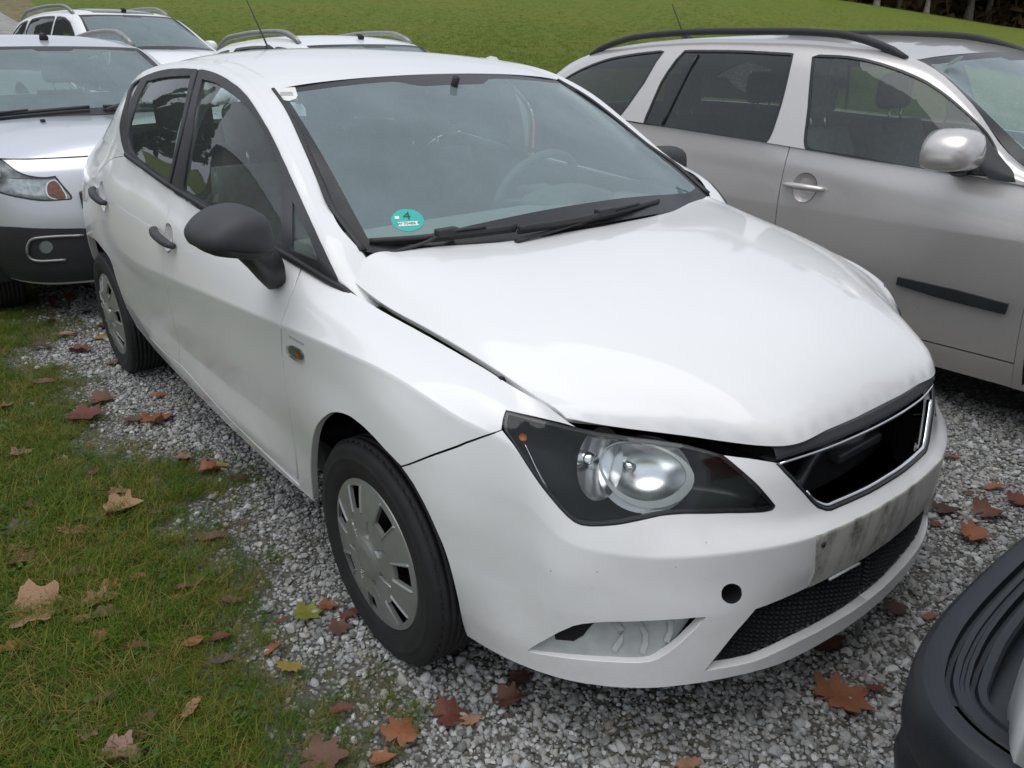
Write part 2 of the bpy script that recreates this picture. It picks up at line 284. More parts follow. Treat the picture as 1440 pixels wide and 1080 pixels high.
WH_OUTLINES = {
 'wing': ('WH_SIDE', [(3.516,0.704),(3.537,0.704),(3.558,0.704),(3.578,0.704),(3.599,0.703),(3.620,0.702),(3.641,0.701),(3.662,0.700),(3.683,0.700),(3.705,0.700),(3.727,0.701),(3.751,0.701),(3.774,0.702),(3.799,0.703),(3.823,0.703),(3.846,0.703),(3.869,0.704),(3.892,0.703),(3.915,0.703),(3.937,0.702),(3.959,0.702),(3.982,0.701),(4.004,0.701),(4.025,0.701),(4.047,0.702),(4.069,0.703),(4.090,0.704),(4.111,0.704),(4.132,0.704),(4.152,0.704),(4.171,0.704),(4.189,0.704),(4.206,0.704),(4.222,0.704),(4.237,0.703),(4.251,0.701),(4.265,0.697),(4.279,0.692),(4.292,0.686),(4.305,0.679),(4.318,0.671),(4.299,0.671),(4.280,0.669),(4.261,0.664),(4.242,0.657),(4.223,0.647),(4.204,0.635),(4.186,0.621),(4.167,0.608),(4.148,0.595),(4.143,0.574),(4.138,0.552),(4.135,0.531),(4.132,0.511),(4.117,0.492),(4.102,0.476),(4.085,0.467),(4.069,0.459),(4.052,0.451),(4.036,0.442),(4.020,0.433),(4.004,0.423),(3.988,0.412),(3.972,0.399),(3.956,0.384),(3.939,0.367),(3.922,0.350),(3.903,0.333),(3.890,0.332),(3.876,0.333),(3.862,0.334),(3.846,0.336),(3.831,0.339),(3.814,0.342),(3.798,0.344),(3.781,0.346),(3.763,0.347),(3.745,0.347),(3.726,0.347),(3.707,0.345),(3.688,0.342),(3.668,0.338),(3.649,0.333),(3.630,0.327),(3.611,0.318),(3.592,0.308),(3.573,0.297),(3.555,0.286),(3.538,0.275),(3.521,0.263),(3.505,0.250),(3.487,0.236),(3.470,0.221),(3.453,0.205),(3.436,0.187),(3.420,0.168),(3.406,0.149),(3.393,0.130),(3.382,0.110),(3.373,0.090),(3.364,0.070),(3.354,0.050),(3.343,0.028),(3.332,0.007),(3.307,0.011),(3.280,0.015),(3.254,0.020),(3.267,0.043),(3.279,0.067),(3.289,0.089),(3.296,0.111),(3.301,0.132),(3.306,0.153),(3.311,0.174),(3.315,0.194),(3.320,0.213),(3.326,0.232),(3.333,0.250),(3.340,0.267),(3.346,0.285),(3.351,0.303),(3.354,0.321),(3.356,0.340),(3.359,0.358),(3.362,0.377),(3.366,0.395),(3.371,0.413),(3.378,0.431),(3.385,0.449),(3.393,0.467),(3.394,0.485),(3.396,0.502),(3.397,0.520),(3.399,0.538),(3.399,0.557),(3.398,0.577),(3.395,0.599),(3.388,0.622),(3.379,0.645),(3.371,0.668),(3.364,0.690),(3.381,0.692),(3.399,0.694),(3.416,0.697),(3.432,0.699),(3.451,0.701),(3.482,0.702)]),
 'front_door': ('WH_SIDE', [(3.364,0.690),(3.371,0.668),(3.379,0.645),(3.388,0.622),(3.395,0.599),(3.398,0.577),(3.399,0.557),(3.399,0.538),(3.397,0.520),(3.396,0.502),(3.394,0.485),(3.393,0.466),(3.385,0.449),(3.377,0.431),(3.371,0.413),(3.365,0.394),(3.361,0.376),(3.359,0.357),(3.356,0.339),(3.354,0.320),(3.351,0.301),(3.346,0.283),(3.340,0.265),(3.333,0.248),(3.326,0.230),(3.320,0.211),(3.315,0.191),(3.310,0.171),(3.305,0.151),(3.299,0.130),(3.292,0.109),(3.285,0.089),(3.275,0.067),(3.262,0.044),(3.243,0.045),(3.224,0.046),(3.205,0.046),(3.187,0.047),(3.168,0.047),(3.149,0.048),(3.130,0.048),(3.112,0.048),(3.093,0.049),(3.074,0.049),(3.055,0.050),(3.037,0.050),(3.018,0.051),(2.999,0.051),(2.980,0.052),(2.961,0.053),(2.942,0.053),(2.923,0.054),(2.903,0.055),(2.884,0.056),(2.864,0.057),(2.845,0.058),(2.825,0.059),(2.805,0.061),(2.785,0.062),(2.765,0.064),(2.744,0.065),(2.724,0.067),(2.703,0.069),(2.682,0.071),(2.662,0.073),(2.641,0.075),(2.620,0.077),(2.599,0.079),(2.578,0.081),(2.556,0.083),(2.535,0.085),(2.514,0.087),(2.493,0.090),(2.472,0.092),(2.450,0.094),(2.429,0.096),(2.408,0.099),(2.387,0.101),(2.366,0.103),(2.344,0.105),(2.323,0.107),(2.302,0.109),(2.281,0.111),(2.289,0.134),(2.296,0.158),(2.304,0.181),(2.311,0.204),(2.318,0.228),(2.326,0.251),(2.333,0.274),(2.340,0.296),(2.347,0.319),(2.354,0.341),(2.361,0.363),(2.368,0.384),(2.375,0.406),(2.382,0.427),(2.389,0.448),(2.395,0.469),(2.401,0.489),(2.406,0.508),(2.410,0.527),(2.414,0.546),(2.418,0.565),(2.422,0.583),(2.425,0.600),(2.427,0.617),(2.429,0.633),(2.431,0.648),(2.432,0.662),(2.432,0.676),(2.433,0.689),(2.434,0.704),(2.453,0.703),(2.472,0.703),(2.491,0.703),(2.509,0.703),(2.528,0.703),(2.547,0.703),(2.566,0.703),(2.585,0.703),(2.604,0.703),(2.623,0.703),(2.642,0.703),(2.662,0.703),(2.682,0.703),(2.702,0.703),(2.723,0.703),(2.745,0.703),(2.767,0.702),(2.789,0.702),(2.813,0.702),(2.836,0.702),(2.860,0.702),(2.884,0.701),(2.908,0.701),(2.932,0.701),(2.956,0.700),(2.980,0.700),(3.003,0.700),(3.026,0.699),(3.049,0.699),(3.071,0.699),(3.092,0.698),(3.113,0.698),(3.133,0.697),(3.152,0.697),(3.171,0.696),(3.189,0.696),(3.207,0.695),(3.225,0.695),(3.243,0.694),(3.260,0.694),(3.277,0.693),(3.294,0.693),(3.311,0.692),(3.328,0.691),(3.346,0.691)]),
 'rear_door': ('WH_SIDE', [(2.434,0.704),(2.433,0.689),(2.432,0.676),(2.432,0.662),(2.431,0.648),(2.429,0.633),(2.427,0.617),(2.425,0.600),(2.422,0.583),(2.418,0.565),(2.414,0.546),(2.410,0.527),(2.406,0.508),(2.401,0.489),(2.395,0.469),(2.389,0.448),(2.382,0.427),(2.375,0.406),(2.368,0.384),(2.361,0.363),(2.354,0.341),(2.347,0.319),(2.340,0.296),(2.333,0.274),(2.326,0.251),(2.318,0.228),(2.311,0.204),(2.304,0.181),(2.296,0.158),(2.289,0.134),(2.281,0.111),(2.260,0.110),(2.238,0.108),(2.216,0.106),(2.194,0.104),(2.173,0.102),(2.151,0.100),(2.129,0.098),(2.107,0.096),(2.086,0.094),(2.065,0.093),(2.044,0.091),(2.024,0.090),(2.004,0.089),(1.985,0.088),(1.966,0.087),(1.947,0.086),(1.928,0.086),(1.910,0.085),(1.891,0.085),(1.873,0.084),(1.855,0.084),(1.836,0.083),(1.818,0.083),(1.805,0.097),(1.792,0.112),(1.779,0.127),(1.765,0.142),(1.752,0.157),(1.740,0.172),(1.727,0.188),(1.715,0.205),(1.703,0.223),(1.691,0.241),(1.679,0.258),(1.667,0.275),(1.654,0.291),(1.640,0.307),(1.625,0.321),(1.610,0.334),(1.595,0.347),(1.579,0.360),(1.563,0.372),(1.548,0.385),(1.532,0.397),(1.514,0.409),(1.497,0.421),(1.480,0.432),(1.464,0.444),(1.452,0.457),(1.442,0.471),(1.434,0.486),(1.428,0.501),(1.425,0.517),(1.424,0.532),(1.428,0.547),(1.436,0.560),(1.448,0.574),(1.463,0.587),(1.480,0.599),(1.499,0.611),(1.517,0.621),(1.536,0.631),(1.557,0.639),(1.579,0.647),(1.602,0.654),(1.625,0.661),(1.649,0.667),(1.672,0.673),(1.694,0.678),(1.716,0.683),(1.738,0.687),(1.760,0.690),(1.782,0.694),(1.804,0.697),(1.826,0.700),(1.848,0.704),(1.863,0.704),(1.877,0.704),(1.891,0.704),(1.905,0.704),(1.919,0.704),(1.933,0.704),(1.948,0.704),(1.963,0.704),(1.978,0.704),(1.995,0.704),(2.012,0.704),(2.031,0.704),(2.050,0.704),(2.071,0.704),(2.093,0.704),(2.115,0.704),(2.138,0.704),(2.162,0.704),(2.186,0.704),(2.210,0.704),(2.235,0.704),(2.260,0.704),(2.286,0.704),(2.311,0.704),(2.336,0.704),(2.361,0.704),(2.386,0.704),(2.410,0.704)]),
 'sill': ('WH_SIDE', [(3.254,0.020),(3.232,0.021),(3.211,0.023),(3.190,0.024),(3.168,0.026),(3.147,0.027),(3.126,0.029),(3.105,0.031),(3.083,0.032),(3.062,0.034),(3.041,0.035),(3.020,0.037),(2.998,0.038),(2.977,0.040),(2.955,0.042),(2.934,0.043),(2.912,0.045),(2.890,0.047),(2.868,0.049),(2.845,0.050),(2.823,0.052),(2.800,0.054),(2.777,0.056),(2.753,0.059),(2.728,0.061),(2.704,0.064),(2.679,0.067),(2.654,0.070),(2.628,0.073),(2.603,0.076),(2.577,0.078),(2.552,0.081),(2.527,0.084),(2.501,0.087),(2.477,0.089),(2.452,0.092),(2.428,0.094),(2.404,0.096),(2.381,0.098),(2.358,0.099),(2.336,0.101),(2.314,0.102),(2.294,0.102),(2.274,0.102),(2.255,0.102),(2.236,0.101),(2.218,0.100),(2.200,0.099),(2.183,0.098),(2.166,0.096),(2.149,0.095),(2.133,0.093),(2.117,0.091),(2.101,0.089),(2.085,0.087),(2.070,0.086),(2.054,0.084),(2.039,0.083),(2.023,0.081),(2.008,0.080),(1.992,0.080),(1.977,0.079),(1.962,0.078),(1.948,0.077),(1.933,0.077),(1.919,0.076),(1.904,0.076),(1.890,0.075),(1.876,0.075),(1.861,0.074),(1.847,0.074),(1.832,0.073),(1.818,0.073),(1.805,0.056),(1.793,0.039),(1.780,0.022),(1.768,0.005),(1.792,0.005),(1.816,0.005),(1.840,0.005),(1.865,0.005),(1.889,0.005),(1.914,0.005),(1.939,0.004),(1.964,0.004),(1.989,0.004),(2.014,0.004),(2.039,0.004),(2.064,0.004),(2.089,0.003),(2.114,0.003),(2.139,0.003),(2.163,0.003),(2.188,0.003),(2.212,0.003),(2.237,0.003),(2.261,0.003),(2.285,0.002),(2.309,0.002),(2.332,0.002),(2.355,0.002),(2.378,0.002),(2.400,0.002),(2.423,0.002),(2.444,0.002),(2.466,0.001),(2.487,0.001),(2.507,0.001),(2.528,0.001),(2.547,0.001),(2.566,0.001),(2.585,0.001),(2.604,0.001),(2.622,0.001),(2.640,0.001),(2.657,0.000),(2.674,0.000),(2.691,0.000),(2.708,0.000),(2.725,0.000),(2.742,-0.000),(2.758,-0.000),(2.775,-0.000),(2.791,-0.000),(2.808,-0.000),(2.824,-0.000),(2.841,-0.000),(2.858,-0.000),(2.874,-0.000),(2.892,-0.000),(2.909,-0.000),(2.926,0.000),(2.944,0.000),(2.961,0.000),(2.979,0.001),(2.997,0.001),(3.014,0.001),(3.032,0.001),(3.049,0.002),(3.067,0.002),(3.085,0.002),(3.102,0.002),(3.120,0.003),(3.138,0.003),(3.155,0.003),(3.173,0.004),(3.191,0.004),(3.209,0.004),(3.226,0.005),(3.244,0.005),(3.262,0.006),(3.279,0.006),(3.297,0.006),(3.315,0.006),(3.332,0.007),(3.306,0.011),(3.280,0.015)]),
 'quarter': ('WH_SIDE', [(1.848,0.704),(1.826,0.700),(1.804,0.697),(1.782,0.694),(1.760,0.690),(1.738,0.687),(1.716,0.683),(1.694,0.678),(1.672,0.673),(1.649,0.667),(1.625,0.661),(1.602,0.654),(1.579,0.647),(1.557,0.639),(1.536,0.631),(1.517,0.621),(1.499,0.611),(1.480,0.599),(1.463,0.587),(1.448,0.574),(1.436,0.560),(1.428,0.547),(1.424,0.532),(1.425,0.517),(1.428,0.501),(1.434,0.486),(1.442,0.471),(1.452,0.457),(1.464,0.444),(1.480,0.432),(1.497,0.421),(1.514,0.409),(1.532,0.397),(1.548,0.385),(1.563,0.372),(1.579,0.360),(1.595,0.347),(1.610,0.334),(1.625,0.321),(1.640,0.307),(1.654,0.291),(1.667,0.275),(1.679,0.258),(1.691,0.241),(1.703,0.223),(1.715,0.205),(1.727,0.188),(1.740,0.172),(1.752,0.157),(1.765,0.142),(1.779,0.127),(1.792,0.112),(1.805,0.097),(1.818,0.083),(1.805,0.063),(1.793,0.044),(1.780,0.025),(1.768,0.005),(1.725,0.012),(1.676,0.018),(1.626,0.024),(1.577,0.030),(1.533,0.036),(1.498,0.043),(1.475,0.052),(1.468,0.063),(1.475,0.075),(1.489,0.087),(1.501,0.100),(1.513,0.113),(1.526,0.126),(1.538,0.140),(1.550,0.153),(1.561,0.167),(1.570,0.181),(1.576,0.194),(1.578,0.207),(1.580,0.220),(1.580,0.233),(1.580,0.245),(1.579,0.257),(1.579,0.268),(1.579,0.280),(1.580,0.291),(1.581,0.302),(1.584,0.313),(1.586,0.324),(1.587,0.335),(1.586,0.345),(1.581,0.354),(1.574,0.361),(1.564,0.366),(1.552,0.369),(1.540,0.371),(1.527,0.373),(1.514,0.374),(1.500,0.375),(1.487,0.375),(1.473,0.376),(1.460,0.377),(1.446,0.377),(1.433,0.378),(1.419,0.378),(1.404,0.378),(1.390,0.377),(1.374,0.376),(1.358,0.374),(1.341,0.372),(1.324,0.369),(1.305,0.365),(1.285,0.361),(1.263,0.357),(1.241,0.352),(1.218,0.348),(1.194,0.344),(1.169,0.341),(1.142,0.339),(1.117,0.334),(1.095,0.327),(1.077,0.316),(1.061,0.302),(1.046,0.287),(1.031,0.269),(1.014,0.249),(0.995,0.225),(0.975,0.199),(0.955,0.171),(0.937,0.144),(0.922,0.117),(0.912,0.093),(0.904,0.070),(0.899,0.046),(0.894,0.023),(0.888,0.000),(0.868,0.000),(0.848,0.000),(0.828,0.000),(0.807,0.000),(0.787,0.000),(0.767,0.000),(0.747,0.000),(0.727,0.000),(0.706,0.000),(0.686,0.000),(0.666,0.000),(0.646,0.000),(0.626,0.000),(0.606,0.000),(0.585,0.000),(0.565,0.000),(0.545,0.000),(0.525,0.000),(0.505,0.000),(0.484,0.000),(0.464,0.000),(0.444,0.000),(0.424,0.000),(0.404,0.000),(0.384,0.000),(0.363,0.000),(0.343,0.000),(0.323,0.000),(0.303,0.000),(0.283,0.000),(0.262,0.000),(0.242,0.000),(0.222,0.000),(0.202,0.000),(0.182,0.000),(0.161,0.000),(0.141,0.000),(0.121,0.000),(0.101,0.000),(0.081,0.000),(0.061,0.000),(0.040,0.000),(0.020,0.000),(0.000,0.000),(0.000,0.020),(0.000,0.040),(0.000,0.060),(0.000,0.080),(0.000,0.101),(0.000,0.121),(0.000,0.141),(0.000,0.161),(0.000,0.181),(0.000,0.201),(0.000,0.221),(0.000,0.241),(0.000,0.261),(0.000,0.281),(0.000,0.302),(0.000,0.322),(0.000,0.342),(0.000,0.362),(0.000,0.382),(0.000,0.402),(0.000,0.422),(0.000,0.442),(0.000,0.462),(0.000,0.482),(0.000,0.503),(0.000,0.523),(0.000,0.543),(0.000,0.563),(0.000,0.583),(0.000,0.603),(0.000,0.623),(0.000,0.643),(0.000,0.663),(0.000,0.683),(0.000,0.704),(0.025,0.704),(0.050,0.704),(0.076,0.704),(0.101,0.704),(0.127,0.704),(0.153,0.704),(0.179,0.704),(0.205,0.704),(0.231,0.704),(0.258,0.704),(0.284,0.704),(0.311,0.704),(0.337,0.704),(0.364,0.704),(0.390,0.704),(0.417,0.704),(0.443,0.704),(0.469,0.704),(0.496,0.704),(0.522,0.704),(0.548,0.704),(0.574,0.704),(0.599,0.704),(0.625,0.704),(0.650,0.704),(0.675,0.704),(0.700,0.703),(0.724,0.703),(0.749,0.703),(0.773,0.703),(0.796,0.703),(0.820,0.703),(0.843,0.703),(0.865,0.703),(0.887,0.703),(0.909,0.703),(0.930,0.703),(0.951,0.703),(0.972,0.703),(0.991,0.703),(1.011,0.703),(1.030,0.703),(1.048,0.703),(1.066,0.704),(1.084,0.704),(1.102,0.704),(1.119,0.704),(1.136,0.704),(1.152,0.704),(1.168,0.704),(1.185,0.704),(1.200,0.704),(1.216,0.704),(1.232,0.704),(1.247,0.704),(1.263,0.704),(1.278,0.704),(1.294,0.704),(1.309,0.704),(1.325,0.704),(1.341,0.704),(1.356,0.704),(1.372,0.704),(1.388,0.704),(1.404,0.704),(1.421,0.704),(1.437,0.704),(1.454,0.704),(1.470,0.704),(1.487,0.704),(1.503,0.704),(1.520,0.704),(1.536,0.704),(1.552,0.704),(1.569,0.704),(1.585,0.704),(1.602,0.704),(1.618,0.704),(1.635,0.704),(1.651,0.704),(1.667,0.704),(1.684,0.704),(1.700,0.704),(1.717,0.704),(1.733,0.704),(1.749,0.704),(1.766,0.704),(1.782,0.704),(1.799,0.704),(1.815,0.704),(1.831,0.704)]),
 'bumper': ('WH_SIDE', [(4.132,0.511),(4.117,0.492),(4.102,0.476),(4.085,0.467),(4.069,0.459),(4.052,0.451),(4.036,0.442),(4.020,0.433),(4.004,0.423),(3.988,0.412),(3.972,0.399),(3.956,0.384),(3.939,0.367),(3.922,0.350),(3.903,0.333),(3.920,0.328),(3.937,0.323),(3.953,0.314),(3.968,0.303),(3.981,0.290),(3.993,0.275),(4.003,0.259),(4.013,0.243),(4.021,0.225),(4.028,0.205),(4.032,0.185),(4.034,0.162),(4.034,0.139),(4.033,0.115),(4.031,0.089),(4.029,0.063),(4.026,0.038),(4.026,0.017),(4.028,0.000),(4.044,0.000),(4.059,-0.000),(4.075,0.000),(4.090,0.000),(4.106,0.000),(4.122,0.000),(4.138,0.000),(4.154,0.000),(4.170,0.000),(4.187,0.000),(4.204,0.000),(4.221,0.000),(4.238,0.000),(4.255,0.000),(4.272,0.000),(4.290,0.000),(4.307,0.000),(4.324,0.000),(4.341,0.001),(4.358,0.000),(4.375,0.000),(4.392,0.000),(4.409,0.001),(4.426,0.001),(4.443,0.002),(4.461,0.003),(4.479,0.005),(4.497,0.007),(4.516,0.009),(4.536,0.011),(4.556,0.012),(4.577,0.014),(4.598,0.014),(4.620,0.014),(4.643,0.013),(4.665,0.011),(4.688,0.009),(4.709,0.006),(4.730,0.004),(4.751,0.002),(4.770,0.001),(4.789,0.000),(4.808,0.000),(4.827,0.000),(4.846,0.000),(4.866,0.000),(4.886,0.000),(4.908,0.000),(4.964,0.000),(5.031,0.000),(5.031,0.028),(5.031,0.056),(4.968,0.056),(4.901,0.057),(4.847,0.057),(4.822,0.058),(4.808,0.059),(4.793,0.059),(4.778,0.058),(4.764,0.057),(4.750,0.056),(4.735,0.054),(4.721,0.053),(4.707,0.051),(4.692,0.051),(4.678,0.050),(4.663,0.051),(4.649,0.052),(4.634,0.053),(4.620,0.054),(4.606,0.055),(4.593,0.056),(4.579,0.056),(4.566,0.055),(4.554,0.054),(4.562,0.075),(4.572,0.094),(4.583,0.112),(4.594,0.129),(4.606,0.146),(4.618,0.161),(4.631,0.175),(4.644,0.190),(4.657,0.205),(4.679,0.206),(4.702,0.208),(4.725,0.210),(4.747,0.212),(4.770,0.214),(4.791,0.215),(4.812,0.215),(4.832,0.215),(4.852,0.215),(4.871,0.214),(4.890,0.213),(4.910,0.212),(4.930,0.212),(4.950,0.212),(4.970,0.212),(4.991,0.211),(5.011,0.211),(5.031,0.211),(5.031,0.232),(5.031,0.253),(5.031,0.274),(5.031,0.295),(5.031,0.316),(5.031,0.337),(5.031,0.358),(5.031,0.379),(5.031,0.400),(5.031,0.421),(5.031,0.442),(5.031,0.463),(5.031,0.484),(4.994,0.483),(4.957,0.482),(4.922,0.482),(4.887,0.481),(4.857,0.480),(4.832,0.478),(4.819,0.483),(4.809,0.491),(4.799,0.498),(4.790,0.508),(4.781,0.518),(4.773,0.528),(4.764,0.539),(4.754,0.550),(4.744,0.561),(4.735,0.574),(4.726,0.587),(4.718,0.602),(4.712,0.617),(4.705,0.633),(4.680,0.640),(4.655,0.645),(4.631,0.646),(4.607,0.647),(4.619,0.627),(4.631,0.607),(4.643,0.588),(4.657,0.569),(4.669,0.552),(4.682,0.534),(4.694,0.517),(4.686,0.507),(4.667,0.503),(4.645,0.502),(4.621,0.501),(4.597,0.501),(4.575,0.500),(4.553,0.500),(4.532,0.501),(4.511,0.502),(4.489,0.501),(4.468,0.499),(4.447,0.493),(4.426,0.486),(4.405,0.478),(4.384,0.471),(4.364,0.466),(4.344,0.461),(4.325,0.456),(4.308,0.452),(4.293,0.452),(4.277,0.456),(4.259,0.460),(4.240,0.462),(4.221,0.462),(4.203,0.464),(4.186,0.469),(4.171,0.477),(4.157,0.490)]),
 'headlight': ('WH_SIDE', [(4.148,0.595),(4.142,0.574),(4.138,0.553),(4.136,0.533),(4.139,0.515),(4.148,0.504),(4.160,0.492),(4.173,0.478),(4.190,0.470),(4.208,0.466),(4.226,0.465),(4.245,0.464),(4.264,0.461),(4.282,0.456),(4.297,0.453),(4.313,0.455),(4.331,0.459),(4.350,0.464),(4.371,0.470),(4.391,0.475),(4.412,0.483),(4.433,0.490),(4.455,0.497),(4.476,0.501),(4.497,0.503),(4.519,0.503),(4.540,0.502),(4.562,0.502),(4.584,0.502),(4.607,0.503),(4.631,0.504),(4.654,0.505),(4.675,0.507),(4.691,0.512),(4.692,0.524),(4.680,0.540),(4.666,0.557),(4.653,0.574),(4.641,0.592),(4.629,0.610),(4.618,0.628),(4.607,0.647),(4.593,0.652),(4.579,0.657),(4.565,0.661),(4.550,0.665),(4.534,0.669),(4.517,0.671),(4.500,0.672),(4.481,0.673),(4.463,0.673),(4.445,0.673),(4.427,0.673),(4.409,0.673),(4.392,0.673),(4.374,0.672),(4.357,0.672),(4.340,0.672),(4.323,0.671),(4.306,0.670),(4.290,0.668),(4.273,0.666),(4.257,0.661),(4.241,0.654),(4.200,0.630)]),
 'fog': ('WH_SIDE', [(4.190,0.059),(4.203,0.079),(4.217,0.098),(4.232,0.115),(4.248,0.132),(4.264,0.148),(4.281,0.162),(4.297,0.175),(4.314,0.184),(4.331,0.190),(4.348,0.195),(4.367,0.198),(4.386,0.200),(4.406,0.202),(4.427,0.205),(4.447,0.207),(4.468,0.209),(4.489,0.210),(4.508,0.211),(4.526,0.211),(4.542,0.210),(4.531,0.194),(4.520,0.177),(4.508,0.162),(4.496,0.145),(4.483,0.129),(4.470,0.114),(4.457,0.102),(4.443,0.094),(4.424,0.090),(4.404,0.089),(4.383,0.089),(4.362,0.089),(4.341,0.088),(4.320,0.087),(4.299,0.085),(4.277,0.081),(4.256,0.077),(4.235,0.071),(4.213,0.064)]),
 'pdc': ('WH_SIDE', [(4.617,0.270),(4.617,0.264),(4.616,0.257),(4.614,0.252),(4.611,0.247),(4.607,0.244),(4.602,0.242),(4.597,0.242),(4.592,0.245),(4.587,0.248),(4.584,0.253),(4.580,0.258),(4.578,0.264),(4.576,0.270),(4.576,0.276),(4.576,0.282),(4.576,0.289),(4.578,0.294),(4.580,0.300),(4.584,0.304),(4.588,0.306),(4.593,0.307),(4.598,0.306),(4.602,0.303),(4.606,0.300),(4.610,0.295),(4.613,0.289),(4.615,0.283),(4.616,0.277)]),
 'lower_grille': ('WH_SIDE', [(5.031,0.056),(4.968,0.056),(4.901,0.057),(4.847,0.057),(4.822,0.058),(4.808,0.059),(4.793,0.059),(4.778,0.058),(4.764,0.057),(4.750,0.056),(4.735,0.054),(4.721,0.053),(4.707,0.051),(4.692,0.051),(4.678,0.050),(4.663,0.051),(4.649,0.052),(4.634,0.053),(4.620,0.054),(4.606,0.055),(4.593,0.056),(4.579,0.056),(4.566,0.055),(4.554,0.054),(4.562,0.075),(4.572,0.094),(4.583,0.112),(4.594,0.129),(4.606,0.146),(4.618,0.161),(4.631,0.175),(4.644,0.190),(4.657,0.205),(4.679,0.206),(4.702,0.208),(4.725,0.210),(4.747,0.212),(4.770,0.214),(4.791,0.215),(4.812,0.215),(4.832,0.215),(4.852,0.215),(4.871,0.214),(4.890,0.213),(4.910,0.212),(4.930,0.212),(4.950,0.212),(4.970,0.212),(4.991,0.211),(5.011,0.211),(5.031,0.211),(5.031,0.189),(5.031,0.167),(5.031,0.145),(5.031,0.122),(5.031,0.100),(5.031,0.078)]),
 'grille_edge': ('WH_SIDE', [(5.031,0.484),(4.994,0.483),(4.957,0.482),(4.922,0.482),(4.887,0.481),(4.857,0.480),(4.832,0.478),(4.819,0.483),(4.809,0.491),(4.799,0.498),(4.790,0.508),(4.781,0.518),(4.773,0.528),(4.764,0.539),(4.754,0.550),(4.744,0.561),(4.735,0.574),(4.726,0.587),(4.718,0.602),(4.712,0.617),(4.705,0.633)]),
 'fog_hole': ('WH_SIDE', [(4.242,0.122),(4.248,0.132),(4.254,0.141),(4.260,0.150),(4.270,0.156),(4.280,0.163),(4.289,0.168),(4.299,0.174),(4.308,0.178),(4.318,0.182),(4.328,0.186),(4.337,0.189),(4.346,0.193),(4.347,0.181),(4.347,0.169),(4.330,0.159),(4.323,0.150),(4.316,0.141),(4.310,0.132),(4.299,0.124),(4.288,0.115),(4.278,0.114),(4.268,0.112),(4.258,0.110),(4.247,0.107)]),
 'fog_rib_a': ('WH_SIDE', [(4.350,0.186),(4.369,0.169),(4.386,0.151),(4.383,0.128),(4.372,0.105)]),
 'fog_rib_b': ('WH_SIDE', [(4.381,0.191),(4.400,0.177),(4.421,0.163),(4.434,0.145),(4.433,0.124),(4.428,0.102)]),
 'fog_rib_c': ('WH_SIDE', [(4.424,0.200),(4.445,0.192),(4.467,0.183),(4.482,0.169),(4.481,0.149),(4.475,0.128)]),
 'plate': ('WH_SIDE', [(4.765,0.402),(4.767,0.381),(4.770,0.361),(4.773,0.341),(4.775,0.321),(4.778,0.300),(4.781,0.280),(4.783,0.260),(4.786,0.240),(4.789,0.219),(4.808,0.219),(4.828,0.219),(4.847,0.219),(4.867,0.219),(4.887,0.219),(4.907,0.219),(4.927,0.219),(4.948,0.219),(4.968,0.219),(4.989,0.219),(5.010,0.219),(5.031,0.219),(5.031,0.240),(5.031,0.260),(5.031,0.280),(5.031,0.301),(5.031,0.321),(5.031,0.342),(5.031,0.362),(5.031,0.382),(5.031,0.403),(5.011,0.403),(4.990,0.402),(4.970,0.402),(4.950,0.402),(4.929,0.402),(4.909,0.402),(4.888,0.402),(4.868,0.402),(4.847,0.402),(4.827,0.402),(4.806,0.402),(4.785,0.402)]),
 'indicator': ('WH_SIDE', [(3.419,0.428),(3.423,0.432),(3.428,0.435),(3.435,0.437),(3.442,0.439),(3.448,0.440),(3.455,0.441),(3.462,0.441),(3.470,0.441),(3.476,0.441),(3.483,0.441),(3.489,0.440),(3.495,0.439),(3.500,0.437),(3.504,0.434),(3.507,0.430),(3.508,0.426),(3.507,0.422),(3.504,0.418),(3.500,0.414),(3.495,0.411),(3.489,0.409),(3.483,0.408),(3.476,0.407),(3.469,0.406),(3.462,0.405),(3.455,0.405),(3.448,0.405),(3.441,0.405),(3.435,0.406),(3.428,0.407),(3.422,0.408),(3.417,0.410),(3.415,0.413),(3.415,0.418),(3.416,0.424)]),
